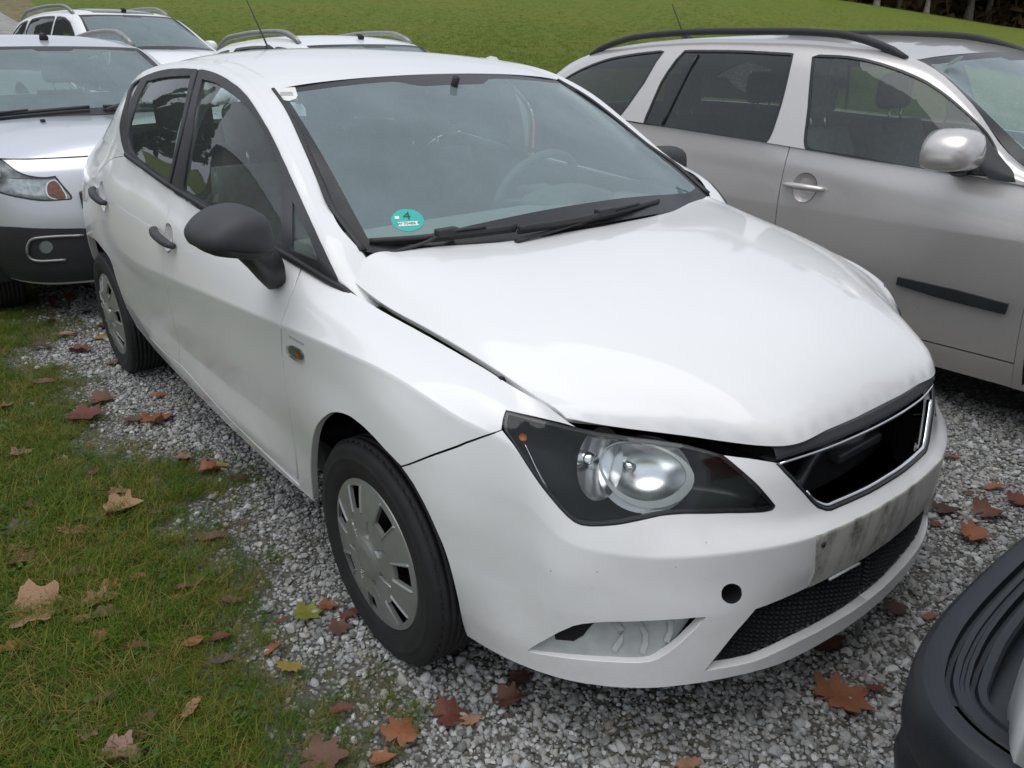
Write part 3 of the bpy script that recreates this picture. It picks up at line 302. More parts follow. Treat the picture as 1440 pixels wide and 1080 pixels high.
 'glasshouse': ('WH_GLASSHOUSE', [(0.000,0.000),(0.036,0.019),(0.074,0.038),(0.104,0.059),(0.118,0.085),(0.119,0.115),(0.121,0.142),(0.128,0.162),(0.136,0.178),(0.146,0.190),(0.157,0.198),(0.169,0.205),(0.182,0.209),(0.195,0.212),(0.209,0.215),(0.223,0.216),(0.239,0.217),(0.256,0.217),(0.273,0.217),(0.291,0.216),(0.309,0.215),(0.327,0.215),(0.344,0.215),(0.360,0.215),(0.377,0.215),(0.393,0.215),(0.408,0.215),(0.424,0.215),(0.439,0.215),(0.455,0.215),(0.470,0.215),(0.485,0.215),(0.501,0.215),(0.516,0.215),(0.532,0.216),(0.547,0.216),(0.563,0.216),(0.579,0.216),(0.595,0.217),(0.610,0.217),(0.626,0.217),(0.642,0.217),(0.659,0.217),(0.675,0.217),(0.692,0.217),(0.709,0.216),(0.727,0.216),(0.744,0.216),(0.762,0.216),(0.780,0.216),(0.798,0.216),(0.816,0.216),(0.834,0.216),(0.852,0.216),(0.870,0.216),(0.888,0.216),(0.907,0.216),(0.925,0.215),(0.945,0.215),(0.965,0.215),(0.985,0.214),(1.007,0.214),(1.028,0.214),(1.050,0.214),(1.072,0.215),(1.094,0.215),(1.116,0.215),(1.138,0.215),(1.161,0.215),(1.184,0.215),(1.207,0.215),(1.231,0.215),(1.254,0.215),(1.276,0.215),(1.298,0.215),(1.318,0.215),(1.337,0.215),(1.354,0.215),(1.371,0.214),(1.390,0.214),(1.410,0.214),(1.432,0.214),(1.454,0.215),(1.477,0.215),(1.501,0.216),(1.524,0.216),(1.548,0.216),(1.571,0.216),(1.594,0.216),(1.618,0.217),(1.641,0.217),(1.665,0.217),(1.689,0.217),(1.713,0.217),(1.737,0.217),(1.761,0.217),(1.785,0.217),(1.809,0.217),(1.833,0.217),(1.856,0.216),(1.880,0.216),(1.903,0.216),(1.926,0.215),(1.949,0.215),(1.971,0.214),(1.994,0.213),(2.017,0.212),(2.041,0.212),(2.066,0.211),(2.091,0.210),(2.115,0.209),(2.129,0.202),(2.126,0.192),(2.099,0.182),(2.071,0.173),(2.045,0.165),(2.020,0.157),(1.999,0.149),(1.982,0.141),(1.968,0.133),(1.957,0.124),(1.949,0.114),(1.944,0.103),(1.943,0.092),(1.944,0.082),(1.945,0.071),(1.940,0.061),(1.930,0.052),(1.918,0.044),(1.906,0.037),(1.895,0.029),(1.872,0.020),(1.839,0.010),(1.805,0.000),(1.825,0.000),(1.845,0.000),(1.865,0.000),(1.885,0.000),(1.905,0.000),(1.925,0.000),(1.945,0.000),(1.965,0.000),(1.985,0.000),(2.005,0.000),(2.025,0.000),(2.045,0.000),(2.065,0.000),(2.085,0.000),(2.105,0.000),(2.125,0.000),(2.145,0.000),(2.165,0.000),(2.185,0.000),(2.205,0.000),(2.225,0.000),(2.245,0.000),(2.265,0.000),(2.285,0.000),(2.305,0.000),(2.326,0.000),(2.346,0.000),(2.366,0.000),(2.386,0.000),(2.407,0.000),(2.427,0.000),(2.447,0.000),(2.468,0.000),(2.488,0.000),(2.509,0.000),(2.529,0.000),(2.550,0.000),(2.570,0.000),(2.591,0.000),(2.611,0.000),(2.632,0.000),(2.653,0.000),(2.673,0.000),(2.694,0.000),(2.714,0.000),(2.735,0.000),(2.756,0.000),(2.776,0.000),(2.797,0.000),(2.817,0.000),(2.838,0.000),(2.859,0.000),(2.879,0.000),(2.900,0.000),(2.920,0.000),(2.941,0.000),(2.962,0.000),(2.962,0.021),(2.962,0.042),(2.962,0.063),(2.962,0.084),(2.962,0.105),(2.962,0.126),(2.962,0.147),(2.962,0.168),(2.962,0.189),(2.962,0.211),(2.962,0.232),(2.962,0.253),(2.962,0.274),(2.962,0.295),(2.942,0.295),(2.922,0.295),(2.902,0.295),(2.881,0.295),(2.861,0.295),(2.841,0.295),(2.821,0.295),(2.801,0.295),(2.781,0.295),(2.761,0.295),(2.741,0.295),(2.721,0.295),(2.701,0.295),(2.681,0.295),(2.661,0.295),(2.641,0.295),(2.621,0.295),(2.601,0.295),(2.581,0.295),(2.561,0.295),(2.541,0.295),(2.521,0.295),(2.501,0.295),(2.481,0.295),(2.461,0.295),(2.441,0.295),(2.421,0.295),(2.401,0.295),(2.381,0.295),(2.361,0.295),(2.341,0.295),(2.321,0.295),(2.301,0.295),(2.281,0.295),(2.261,0.295),(2.241,0.295),(2.221,0.295),(2.201,0.295),(2.181,0.295),(2.161,0.295),(2.141,0.295),(2.121,0.295),(2.101,0.295),(2.081,0.295),(2.061,0.295),(2.041,0.295),(2.021,0.295),(2.001,0.295),(1.981,0.295),(1.961,0.295),(1.941,0.295),(1.921,0.295),(1.901,0.295),(1.881,0.295),(1.861,0.295),(1.841,0.295),(1.821,0.295),(1.801,0.295),(1.781,0.295),(1.761,0.295),(1.741,0.295),(1.721,0.295),(1.701,0.295),(1.681,0.295),(1.661,0.295),(1.641,0.295),(1.621,0.295),(1.601,0.295),(1.581,0.295),(1.561,0.295),(1.541,0.295),(1.521,0.295),(1.501,0.295),(1.481,0.295),(1.461,0.295),(1.441,0.295),(1.421,0.295),(1.401,0.295),(1.381,0.295),(1.361,0.295),(1.341,0.295),(1.321,0.295),(1.301,0.295),(1.281,0.295),(1.261,0.295),(1.241,0.295),(1.221,0.295),(1.201,0.295),(1.181,0.295),(1.161,0.295),(1.141,0.295),(1.121,0.295),(1.101,0.295),(1.081,0.295),(1.061,0.295),(1.041,0.295),(1.021,0.295),(1.001,0.295),(0.981,0.295),(0.960,0.295),(0.940,0.295),(0.920,0.295),(0.900,0.295),(0.880,0.295),(0.860,0.295),(0.840,0.295),(0.820,0.295),(0.800,0.295),(0.780,0.295),(0.760,0.295),(0.740,0.295),(0.720,0.295),(0.700,0.295),(0.680,0.295),(0.660,0.295),(0.640,0.295),(0.620,0.295),(0.600,0.295),(0.580,0.295),(0.560,0.295),(0.540,0.295),(0.520,0.295),(0.500,0.295),(0.480,0.295),(0.460,0.295),(0.440,0.295),(0.420,0.295),(0.400,0.295),(0.380,0.295),(0.360,0.295),(0.340,0.295),(0.320,0.295),(0.300,0.295),(0.280,0.295),(0.260,0.295),(0.240,0.295),(0.220,0.295),(0.200,0.295),(0.180,0.295),(0.160,0.295),(0.140,0.295),(0.120,0.295),(0.100,0.295),(0.080,0.295),(0.060,0.295),(0.040,0.295),(0.020,0.295),(0.000,0.295),(0.000,0.274),(0.000,0.253),(0.000,0.232),(0.000,0.211),(0.000,0.189),(0.000,0.168),(0.000,0.147),(0.000,0.126),(0.000,0.105),(0.000,0.084),(0.000,0.063),(0.000,0.042),(0.000,0.021)]),
 'front_frame': ('WH_GLASSHOUSE', [(0.000,0.000),(0.041,0.021),(0.082,0.043),(0.111,0.067),(0.119,0.098),(0.118,0.129),(0.124,0.153),(0.132,0.172),(0.142,0.186),(0.154,0.196),(0.166,0.203),(0.179,0.208),(0.193,0.212),(0.208,0.215),(0.223,0.216),(0.240,0.217),(0.258,0.217),(0.277,0.217),(0.296,0.216),(0.315,0.215),(0.333,0.215),(0.351,0.215),(0.368,0.215),(0.385,0.215),(0.402,0.215),(0.419,0.215),(0.435,0.215),(0.452,0.215),(0.468,0.215),(0.484,0.215),(0.500,0.215),(0.517,0.215),(0.533,0.216),(0.550,0.216),(0.567,0.216),(0.583,0.216),(0.600,0.217),(0.617,0.217),(0.634,0.217),(0.651,0.217),(0.668,0.217),(0.686,0.217),(0.704,0.217),(0.722,0.216),(0.741,0.216),(0.760,0.216),(0.779,0.216),(0.798,0.216),(0.817,0.216),(0.836,0.216),(0.855,0.216),(0.874,0.216),(0.894,0.216),(0.913,0.215),(0.934,0.215),(0.955,0.215),(0.976,0.215),(0.998,0.214),(1.021,0.214),(1.044,0.214),(1.067,0.215),(1.091,0.215),(1.114,0.215),(1.138,0.215),(1.162,0.215),(1.187,0.215),(1.212,0.215),(1.237,0.215),(1.262,0.215),(1.285,0.215),(1.307,0.215),(1.326,0.215),(1.342,0.214),(1.357,0.213),(1.334,0.198),(1.312,0.185),(1.292,0.173),(1.273,0.161),(1.255,0.149),(1.240,0.137),(1.227,0.122),(1.221,0.106),(1.224,0.088),(1.231,0.070),(1.242,0.053),(1.254,0.036),(1.266,0.018),(1.276,0.001),(1.260,0.001),(1.245,0.001),(1.230,0.001),(1.214,0.001),(1.199,0.000),(1.184,0.000),(1.169,0.000),(1.153,0.000),(1.137,0.000),(1.120,0.000),(1.103,0.000),(1.085,0.000),(1.067,-0.000),(1.047,-0.000),(1.026,-0.000),(1.005,-0.000),(0.982,-0.000),(0.960,-0.000),(0.936,-0.000),(0.912,-0.000),(0.888,0.000),(0.864,0.000),(0.839,0.000),(0.815,0.000),(0.790,0.000),(0.766,0.000),(0.742,0.000),(0.718,0.000),(0.695,0.000),(0.672,0.000),(0.650,0.000),(0.629,0.000),(0.607,0.000),(0.586,0.000),(0.565,0.000),(0.544,0.000),(0.524,0.000),(0.503,0.000),(0.483,0.000),(0.463,0.000),(0.442,0.000),(0.422,0.000),(0.402,0.000),(0.382,0.000),(0.362,0.000),(0.342,0.000),(0.321,0.000),(0.301,-0.000),(0.281,-0.000),(0.261,-0.000),(0.240,-0.000),(0.220,-0.000),(0.200,-0.000),(0.180,-0.000),(0.160,-0.000),(0.140,-0.000),(0.120,-0.000),(0.100,-0.000),(0.080,-0.000),(0.060,-0.000),(0.040,-0.000),(0.020,-0.000)]),
 'rear_frame': ('WH_GLASSHOUSE', [(1.381,0.214),(1.402,0.214),(1.423,0.214),(1.444,0.214),(1.466,0.215),(1.487,0.215),(1.509,0.216),(1.531,0.216),(1.553,0.216),(1.575,0.216),(1.597,0.216),(1.619,0.217),(1.641,0.217),(1.664,0.217),(1.686,0.217),(1.709,0.217),(1.732,0.217),(1.754,0.217),(1.777,0.217),(1.799,0.217),(1.822,0.217),(1.844,0.217),(1.866,0.216),(1.888,0.216),(1.910,0.216),(1.932,0.215),(1.953,0.215),(1.975,0.214),(1.996,0.213),(2.018,0.212),(2.041,0.212),(2.064,0.211),(2.087,0.210),(2.113,0.209),(2.130,0.206),(2.126,0.198),(2.108,0.187),(2.087,0.178),(2.061,0.170),(2.035,0.162),(2.013,0.155),(1.995,0.147),(1.979,0.140),(1.966,0.132),(1.956,0.123),(1.948,0.114),(1.944,0.104),(1.943,0.093),(1.944,0.083),(1.945,0.073),(1.942,0.063),(1.934,0.055),(1.923,0.047),(1.911,0.040),(1.901,0.033),(1.887,0.026),(1.863,0.017),(1.834,0.009),(1.805,0.000),(1.786,-0.000),(1.767,-0.000),(1.748,-0.000),(1.729,-0.000),(1.709,-0.000),(1.690,-0.000),(1.671,-0.000),(1.652,-0.000),(1.633,-0.000),(1.613,-0.000),(1.593,-0.000),(1.573,0.000),(1.553,0.000),(1.532,0.000),(1.511,0.000),(1.490,0.000),(1.469,0.000),(1.448,0.000),(1.426,0.000),(1.405,0.000),(1.383,0.000),(1.362,0.000),(1.340,0.000),(1.319,0.000),(1.298,0.000),(1.292,0.011),(1.285,0.022),(1.277,0.032),(1.270,0.042),(1.262,0.052),(1.255,0.063),(1.249,0.073),(1.244,0.084),(1.241,0.095),(1.241,0.106),(1.244,0.117),(1.256,0.130),(1.291,0.155),(1.337,0.185)]),
 'front_glass': ('WH_GLASSHOUSE', [(1.276,0.193),(1.255,0.193),(1.234,0.193),(1.213,0.194),(1.193,0.194),(1.172,0.195),(1.152,0.195),(1.133,0.195),(1.114,0.195),(1.095,0.195),(1.074,0.194),(1.052,0.194),(1.029,0.194),(1.005,0.194),(0.981,0.195),(0.957,0.195),(0.934,0.196),(0.911,0.197),(0.889,0.198),(0.867,0.200),(0.847,0.201),(0.827,0.202),(0.807,0.203),(0.787,0.203),(0.768,0.204),(0.749,0.204),(0.730,0.205),(0.712,0.205),(0.693,0.205),(0.675,0.205),(0.657,0.205),(0.639,0.204),(0.620,0.203),(0.602,0.202),(0.584,0.201),(0.566,0.200),(0.548,0.198),(0.529,0.198),(0.512,0.188),(0.494,0.179),(0.476,0.170),(0.458,0.160),(0.440,0.149),(0.423,0.137),(0.408,0.123),(0.397,0.105),(0.390,0.085),(0.385,0.064),(0.382,0.041),(0.400,0.038),(0.419,0.036),(0.438,0.033),(0.457,0.031),(0.476,0.029),(0.496,0.028),(0.516,0.026),(0.535,0.025),(0.555,0.023),(0.574,0.022),(0.594,0.021),(0.614,0.020),(0.634,0.019),(0.654,0.018),(0.675,0.017),(0.695,0.017),(0.716,0.016),(0.737,0.016),(0.758,0.015),(0.779,0.015),(0.800,0.014),(0.821,0.014),(0.843,0.014),(0.864,0.013),(0.885,0.013),(0.905,0.013),(0.926,0.013),(0.947,0.012),(0.967,0.012),(0.987,0.012),(1.007,0.012),(1.027,0.012),(1.046,0.012),(1.066,0.012),(1.086,0.011),(1.106,0.011),(1.126,0.011),(1.146,0.011),(1.167,0.011),(1.163,0.022),(1.159,0.033),(1.155,0.043),(1.151,0.054),(1.148,0.065),(1.146,0.076),(1.145,0.087),(1.146,0.098),(1.153,0.110),(1.185,0.134),(1.231,0.164)]),
 'vent_glass': ('WH_GLASSHOUSE', [(0.427,0.188),(0.411,0.179),(0.395,0.169),(0.379,0.159),(0.363,0.147),(0.349,0.132),(0.337,0.114),(0.331,0.092),(0.328,0.069),(0.326,0.045),(0.308,0.051),(0.290,0.058),(0.272,0.065),(0.255,0.073),(0.238,0.083),(0.221,0.095),(0.206,0.110),(0.191,0.127),(0.200,0.141),(0.209,0.152),(0.220,0.161),(0.233,0.168),(0.246,0.174),(0.260,0.178),(0.275,0.181),(0.290,0.183),(0.312,0.185),(0.346,0.186),(0.387,0.187)]),
 'rear_glass': ('WH_GLASSHOUSE', [(1.863,0.190),(1.843,0.190),(1.824,0.189),(1.804,0.189),(1.784,0.190),(1.764,0.190),(1.744,0.190),(1.724,0.191),(1.704,0.191),(1.684,0.191),(1.664,0.192),(1.643,0.192),(1.623,0.192),(1.602,0.193),(1.582,0.193),(1.561,0.193),(1.540,0.193),(1.520,0.194),(1.499,0.194),(1.479,0.194),(1.459,0.194),(1.439,0.195),(1.420,0.195),(1.400,0.196),(1.377,0.184),(1.354,0.173),(1.333,0.163),(1.313,0.152),(1.295,0.142),(1.279,0.130),(1.266,0.117),(1.261,0.102),(1.264,0.085),(1.271,0.070),(1.281,0.055),(1.293,0.040),(1.305,0.025),(1.315,0.010),(1.339,0.010),(1.362,0.010),(1.385,0.010),(1.409,0.009),(1.433,0.009),(1.456,0.009),(1.480,0.009),(1.504,0.009),(1.528,0.009),(1.552,0.010),(1.577,0.010),(1.601,0.010),(1.626,0.011),(1.650,0.011),(1.673,0.012),(1.696,0.014),(1.717,0.016),(1.737,0.018),(1.756,0.021),(1.774,0.024),(1.790,0.029),(1.803,0.036),(1.812,0.044),(1.815,0.055),(1.816,0.067),(1.815,0.079),(1.812,0.091),(1.810,0.104),(1.813,0.117),(1.822,0.128),(1.834,0.142),(1.848,0.165)]),
 'rear_vent_glass': ('WH_GLASSHOUSE', [(1.970,0.208),(1.992,0.205),(2.015,0.201),(2.042,0.199),(2.050,0.191),(2.037,0.177),(2.013,0.167),(1.987,0.158),(1.964,0.148),(1.944,0.138),(1.927,0.128),(1.912,0.117),(1.900,0.105),(1.893,0.092),(1.888,0.105),(1.888,0.117),(1.893,0.129),(1.904,0.141),(1.922,0.160),(1.946,0.184)]),
 'wiper_near': ('WH_SCREEN', [(0.591,0.021),(0.561,0.028),(0.531,0.032),(0.502,0.032),(0.473,0.028),(0.444,0.022),(0.414,0.017),(0.382,0.012),(0.349,0.006),(0.315,0.000),(0.280,0.000)]),
 'wiper_far': ('WH_SCREEN', [(0.243,0.000),(0.211,0.000),(0.178,0.000),(0.145,-0.000),(0.111,0.002),(0.076,0.004),(0.041,0.007),(0.005,0.009),(0.000,0.008)]),
 'sticker': ('WH_SCREEN', [(0.480,0.126)]),
 'toll_sticker': ('WH_SCREEN', [(0.584,0.771)]),
 'handle_front': ('WH_SIDE', [(2.352,0.590),(2.386,0.587),(2.420,0.583),(2.455,0.580),(2.489,0.576),(2.524,0.573),(2.558,0.570)]),
 'handle_rear': ('WH_SIDE', [(1.515,0.582),(1.548,0.580),(1.580,0.579),(1.612,0.578),(1.644,0.576),(1.677,0.575),(1.709,0.574)]),
 'lamp_main': ('WH_SIDE', [(4.443,0.596)]),
 'lamp_side': ('WH_SIDE', [(4.349,0.604)]),
 'lamp_orange': ('WH_SIDE', [(4.192,0.558)]),
 'badge': ('WH_SIDE', [(3.438,0.460),(3.463,0.458),(3.488,0.456),(3.513,0.455)]),
 'lamp_main_edge': ('WH_SIDE', [(4.421,0.668),(4.433,0.667),(4.445,0.666),(4.456,0.665),(4.468,0.664),(4.479,0.662),(4.490,0.659),(4.501,0.657),(4.512,0.654),(4.522,0.652),(4.532,0.647),(4.539,0.641),(4.542,0.631),(4.542,0.621),(4.541,0.610),(4.539,0.599),(4.536,0.588),(4.531,0.578),(4.525,0.568),(4.519,0.558),(4.512,0.550),(4.503,0.543),(4.494,0.537),(4.484,0.532),(4.474,0.528),(4.464,0.524),(4.454,0.520),(4.443,0.517),(4.432,0.515),(4.421,0.513),(4.411,0.513),(4.400,0.513),(4.389,0.515),(4.380,0.519),(4.371,0.524),(4.365,0.532),(4.360,0.541),(4.358,0.551),(4.357,0.562),(4.357,0.573),(4.359,0.584),(4.362,0.595),(4.366,0.606),(4.370,0.617),(4.377,0.630),(4.400,0.653)]),
 'lamp_side_edge': ('WH_SIDE', [(4.324,0.654),(4.335,0.657),(4.346,0.661),(4.357,0.664),(4.368,0.666),(4.378,0.666),(4.389,0.666),(4.398,0.663),(4.401,0.656),(4.396,0.647),(4.388,0.637),(4.379,0.627),(4.371,0.617),(4.365,0.606),(4.361,0.594),(4.360,0.581),(4.360,0.567),(4.361,0.554),(4.361,0.543),(4.358,0.536),(4.352,0.541),(4.347,0.550),(4.341,0.559),(4.337,0.568),(4.333,0.578),(4.330,0.588),(4.327,0.599),(4.324,0.610),(4.321,0.632)]),
 'est_front_glass': ('EST', [(1.227,0.231),(1.208,0.232),(1.188,0.233),(1.169,0.234),(1.150,0.235),(1.131,0.236),(1.112,0.237),(1.093,0.237),(1.073,0.238),(1.055,0.238),(1.036,0.238),(1.018,0.238),(0.999,0.239),(0.980,0.239),(0.961,0.239),(0.942,0.239),(0.922,0.239),(0.901,0.239),(0.880,0.239),(0.859,0.239),(0.837,0.239),(0.816,0.240),(0.794,0.240),(0.772,0.241),(0.751,0.242),(0.729,0.243),(0.708,0.245),(0.687,0.246),(0.665,0.247),(0.644,0.249),(0.622,0.251),(0.601,0.253),(0.579,0.255),(0.558,0.257),(0.537,0.259),(0.516,0.261),(0.496,0.262),(0.476,0.265),(0.458,0.268),(0.439,0.272),(0.422,0.276),(0.404,0.281),(0.388,0.286),(0.372,0.289),(0.356,0.289),(0.340,0.285),(0.326,0.278),(0.313,0.269),(0.301,0.259),(0.292,0.247),(0.284,0.230),(0.278,0.210),(0.273,0.187),(0.269,0.161),(0.265,0.134),(0.262,0.106),(0.259,0.078),(0.257,0.050),(0.275,0.041),(0.294,0.033),(0.313,0.027),(0.333,0.021),(0.353,0.017),(0.373,0.014),(0.393,0.011),(0.414,0.009),(0.435,0.007),(0.455,0.006),(0.476,0.005),(0.496,0.004),(0.516,0.003),(0.537,0.002),(0.557,0.002),(0.577,0.001),(0.598,0.001),(0.618,0.001),(0.638,0.001),(0.659,0.001),(0.679,0.001),(0.700,0.001),(0.720,0.002),(0.741,0.002),(0.761,0.002),(0.781,0.003),(0.801,0.003),(0.821,0.003),(0.840,0.003),(0.859,0.004),(0.879,0.004),(0.898,0.004),(0.917,0.004),(0.937,0.003),(0.957,0.003),(0.976,0.003),(0.996,0.002),(1.015,0.002),(1.034,0.002),(1.051,0.002),(1.067,0.002),(1.082,0.003),(1.093,0.005),(1.103,0.008),(1.111,0.015),(1.119,0.025),(1.125,0.037),(1.131,0.050),(1.136,0.064),(1.142,0.077),(1.148,0.091),(1.154,0.104),(1.173,0.137),(1.200,0.184)]),
 'est_rear_glass': ('EST', [(1.955,0.230),(1.933,0.229),(1.911,0.229),(1.890,0.229),(1.868,0.229),(1.847,0.229),(1.825,0.229),(1.804,0.229),(1.783,0.230),(1.762,0.230),(1.741,0.230),(1.720,0.230),(1.700,0.231),(1.679,0.231),(1.658,0.231),(1.638,0.231),(1.617,0.231),(1.597,0.231),(1.577,0.231),(1.557,0.231),(1.537,0.230),(1.517,0.230),(1.497,0.230),(1.477,0.230),(1.457,0.229),(1.438,0.229),(1.418,0.229),(1.399,0.229),(1.380,0.229),(1.360,0.229),(1.341,0.229),(1.335,0.212),(1.329,0.196),(1.324,0.180),(1.319,0.165),(1.315,0.150),(1.311,0.136),(1.308,0.121),(1.305,0.107),(1.303,0.093),(1.302,0.079),(1.301,0.065),(1.301,0.051),(1.301,0.038),(1.303,0.025),(1.306,0.014),(1.313,0.006),(1.322,0.001),(1.335,-0.000),(1.352,0.000),(1.371,0.000),(1.392,0.000),(1.414,0.000),(1.437,0.000),(1.462,0.000),(1.487,0.000),(1.512,0.000),(1.538,0.000),(1.563,0.000),(1.589,0.000),(1.615,0.000),(1.641,0.000),(1.666,0.000),(1.690,0.000),(1.714,0.000),(1.738,0.000),(1.762,0.000),(1.785,0.000),(1.809,0.000),(1.833,0.000),(1.857,0.000),(1.880,0.000),(1.904,0.000),(1.928,-0.000),(1.952,0.000),(1.977,0.000),(2.001,0.000),(2.026,0.001),(2.051,0.001),(2.047,0.015),(2.044,0.028),(2.040,0.042),(2.037,0.056),(2.034,0.070),(2.031,0.084),(2.028,0.098),(2.026,0.112),(2.022,0.126),(2.005,0.155),(1.980,0.193)]),
 'est_quarter_glass': ('EST', [(2.104,0.234),(2.124,0.232),(2.145,0.231),(2.166,0.230),(2.187,0.229),(2.208,0.229),(2.229,0.228),(2.250,0.227),(2.271,0.227),(2.292,0.226),(2.313,0.225),(2.334,0.225),(2.355,0.224),(2.376,0.224),(2.397,0.224),(2.418,0.224),(2.439,0.224),(2.460,0.224),(2.481,0.223),(2.502,0.222),(2.523,0.221),(2.545,0.219),(2.566,0.218),(2.588,0.216),(2.610,0.215),(2.631,0.213),(2.653,0.211),(2.674,0.209),(2.695,0.208),(2.716,0.206),(2.736,0.204),(2.757,0.202),(2.778,0.200),(2.798,0.197),(2.817,0.195),(2.835,0.191),(2.851,0.187),(2.864,0.180),(2.873,0.171),(2.881,0.161),(2.859,0.145),(2.837,0.129),(2.815,0.115),(2.793,0.103),(2.772,0.092),(2.750,0.082),(2.729,0.073),(2.707,0.065),(2.686,0.057),(2.665,0.050),(2.645,0.044),(2.624,0.037),(2.604,0.032),(2.584,0.027),(2.565,0.022),(2.546,0.017),(2.527,0.012),(2.508,0.008),(2.489,0.003),(2.471,0.000),(2.452,-0.000),(2.434,0.000),(2.416,-0.000),(2.398,-0.000),(2.380,0.000),(2.362,0.000),(2.344,0.000),(2.327,0.000),(2.310,0.000),(2.292,0.000),(2.275,0.000),(2.258,0.000),(2.248,0.008),(2.238,0.019),(2.228,0.029),(2.219,0.040),(2.208,0.051),(2.198,0.064),(2.188,0.076),(2.178,0.089),(2.169,0.103),(2.159,0.115),(2.149,0.128),(2.136,0.157),(2.120,0.195)]),
 'est_sail': ('EST', [(0.384,0.271),(0.368,0.271),(0.352,0.270),(0.337,0.268),(0.321,0.265),(0.306,0.262),(0.290,0.258),(0.274,0.254),(0.258,0.248),(0.242,0.241),(0.228,0.231),(0.216,0.216),(0.206,0.198),(0.199,0.176),(0.193,0.152),(0.189,0.125),(0.186,0.098),(0.183,0.070),(0.180,0.042),(0.194,0.022),(0.210,0.006),(0.227,-0.001),(0.245,-0.000),(0.263,0.000),(0.280,0.007),(0.291,0.029),(0.302,0.051),(0.314,0.071),(0.328,0.088),(0.334,0.108),(0.340,0.128),(0.346,0.149),(0.353,0.169),(0.359,0.190),(0.365,0.210),(0.371,0.231),(0.378,0.251)]),
 'est_handle': ('EST', [(2.776,0.603),(2.809,0.604),(2.841,0.604),(2.874,0.604),(2.906,0.604),(2.938,0.604),(2.971,0.605)]),
 'est_strip': ('EST', [(3.768,0.325),(3.765,0.306),(3.762,0.287),(3.742,0.287),(3.721,0.288),(3.701,0.288),(3.680,0.289),(3.659,0.290),(3.638,0.290),(3.617,0.291),(3.596,0.292),(3.575,0.293),(3.555,0.294),(3.534,0.295),(3.513,0.297),(3.493,0.298),(3.472,0.300),(3.452,0.302),(3.431,0.304),(3.411,0.306),(3.390,0.308),(3.369,0.310),(3.348,0.312),(3.350,0.341),(3.364,0.340),(3.378,0.340),(3.392,0.340),(3.406,0.340),(3.420,0.339),(3.434,0.339),(3.448,0.339),(3.462,0.339),(3.476,0.338),(3.490,0.338),(3.504,0.338),(3.517,0.337),(3.531,0.337),(3.544,0.337),(3.557,0.337),(3.578,0.336),(3.617,0.334),(3.666,0.331),(3.719,0.327)]),
 'suv_lamp': ('SUV', [(4.765,0.646),(4.774,0.626),(4.782,0.607),(4.791,0.588),(4.801,0.568),(4.811,0.548),(4.819,0.529),(4.821,0.510),(4.813,0.497),(4.797,0.497),(4.782,0.497),(4.767,0.496),(4.752,0.495),(4.736,0.495),(4.721,0.494),(4.706,0.494),(4.692,0.495),(4.678,0.496),(4.664,0.498),(4.650,0.501),(4.637,0.503),(4.623,0.506),(4.610,0.510),(4.596,0.513),(4.582,0.516),(4.568,0.518),(4.554,0.521),(4.540,0.524),(4.525,0.527),(4.510,0.530),(4.495,0.533),(4.479,0.537),(4.463,0.541),(4.447,0.544),(4.429,0.548),(4.412,0.552),(4.393,0.555),(4.374,0.559),(4.355,0.562),(4.335,0.566),(4.315,0.570),(4.295,0.575),(4.275,0.579),(4.254,0.584),(4.232,0.589),(4.210,0.594),(4.187,0.600),(4.164,0.605),(4.140,0.611),(4.117,0.616),(4.093,0.622),(4.069,0.628),(4.044,0.634),(4.018,0.639),(3.992,0.643),(3.964,0.647),(3.931,0.646),(3.903,0.649),(3.892,0.667),(3.899,0.705),(3.916,0.748),(3.938,0.781),(3.964,0.794),(3.996,0.793),(4.031,0.788),(4.062,0.787),(4.093,0.787),(4.122,0.787),(4.152,0.787),(4.181,0.787),(4.209,0.787),(4.236,0.787),(4.261,0.787),(4.286,0.787),(4.309,0.787),(4.331,0.787),(4.352,0.787),(4.372,0.787),(4.392,0.787),(4.410,0.787),(4.428,0.787),(4.445,0.787),(4.462,0.787),(4.478,0.787),(4.494,0.788),(4.509,0.783),(4.523,0.772),(4.535,0.759),(4.547,0.744),(4.559,0.730),(4.570,0.715),(4.581,0.702),(4.593,0.689),(4.605,0.678),(4.618,0.669),(4.631,0.661),(4.645,0.655),(4.659,0.650),(4.673,0.646),(4.687,0.643),(4.701,0.641),(4.714,0.640),(4.727,0.640),(4.740,0.642),(4.753,0.644)]),
 'suv_lamp_orange': ('SUV', [(4.718,0.584),(4.722,0.594),(4.727,0.602),(4.734,0.609),(4.741,0.614),(4.748,0.617),(4.755,0.617),(4.762,0.612),(4.768,0.605),(4.773,0.597),(4.776,0.587),(4.779,0.576),(4.782,0.566),(4.785,0.555),(4.789,0.546),(4.791,0.536),(4.792,0.526),(4.793,0.517),(4.791,0.509),(4.783,0.506),(4.773,0.504),(4.763,0.504),(4.754,0.505),(4.745,0.508),(4.737,0.511),(4.729,0.515),(4.722,0.520),(4.717,0.528),(4.714,0.540),(4.714,0.556),(4.715,0.571)]),
 'suv_fog': ('SUV', [(4.671,0.215),(4.667,0.206),(4.660,0.197),(4.652,0.191),(4.642,0.186),(4.632,0.184),(4.622,0.185),(4.613,0.188),(4.606,0.195),(4.603,0.203),(4.604,0.213),(4.606,0.223),(4.611,0.233),(4.619,0.242),(4.628,0.249),(4.637,0.253),(4.647,0.255),(4.656,0.254),(4.664,0.248),(4.670,0.240),(4.673,0.231),(4.673,0.223)]),
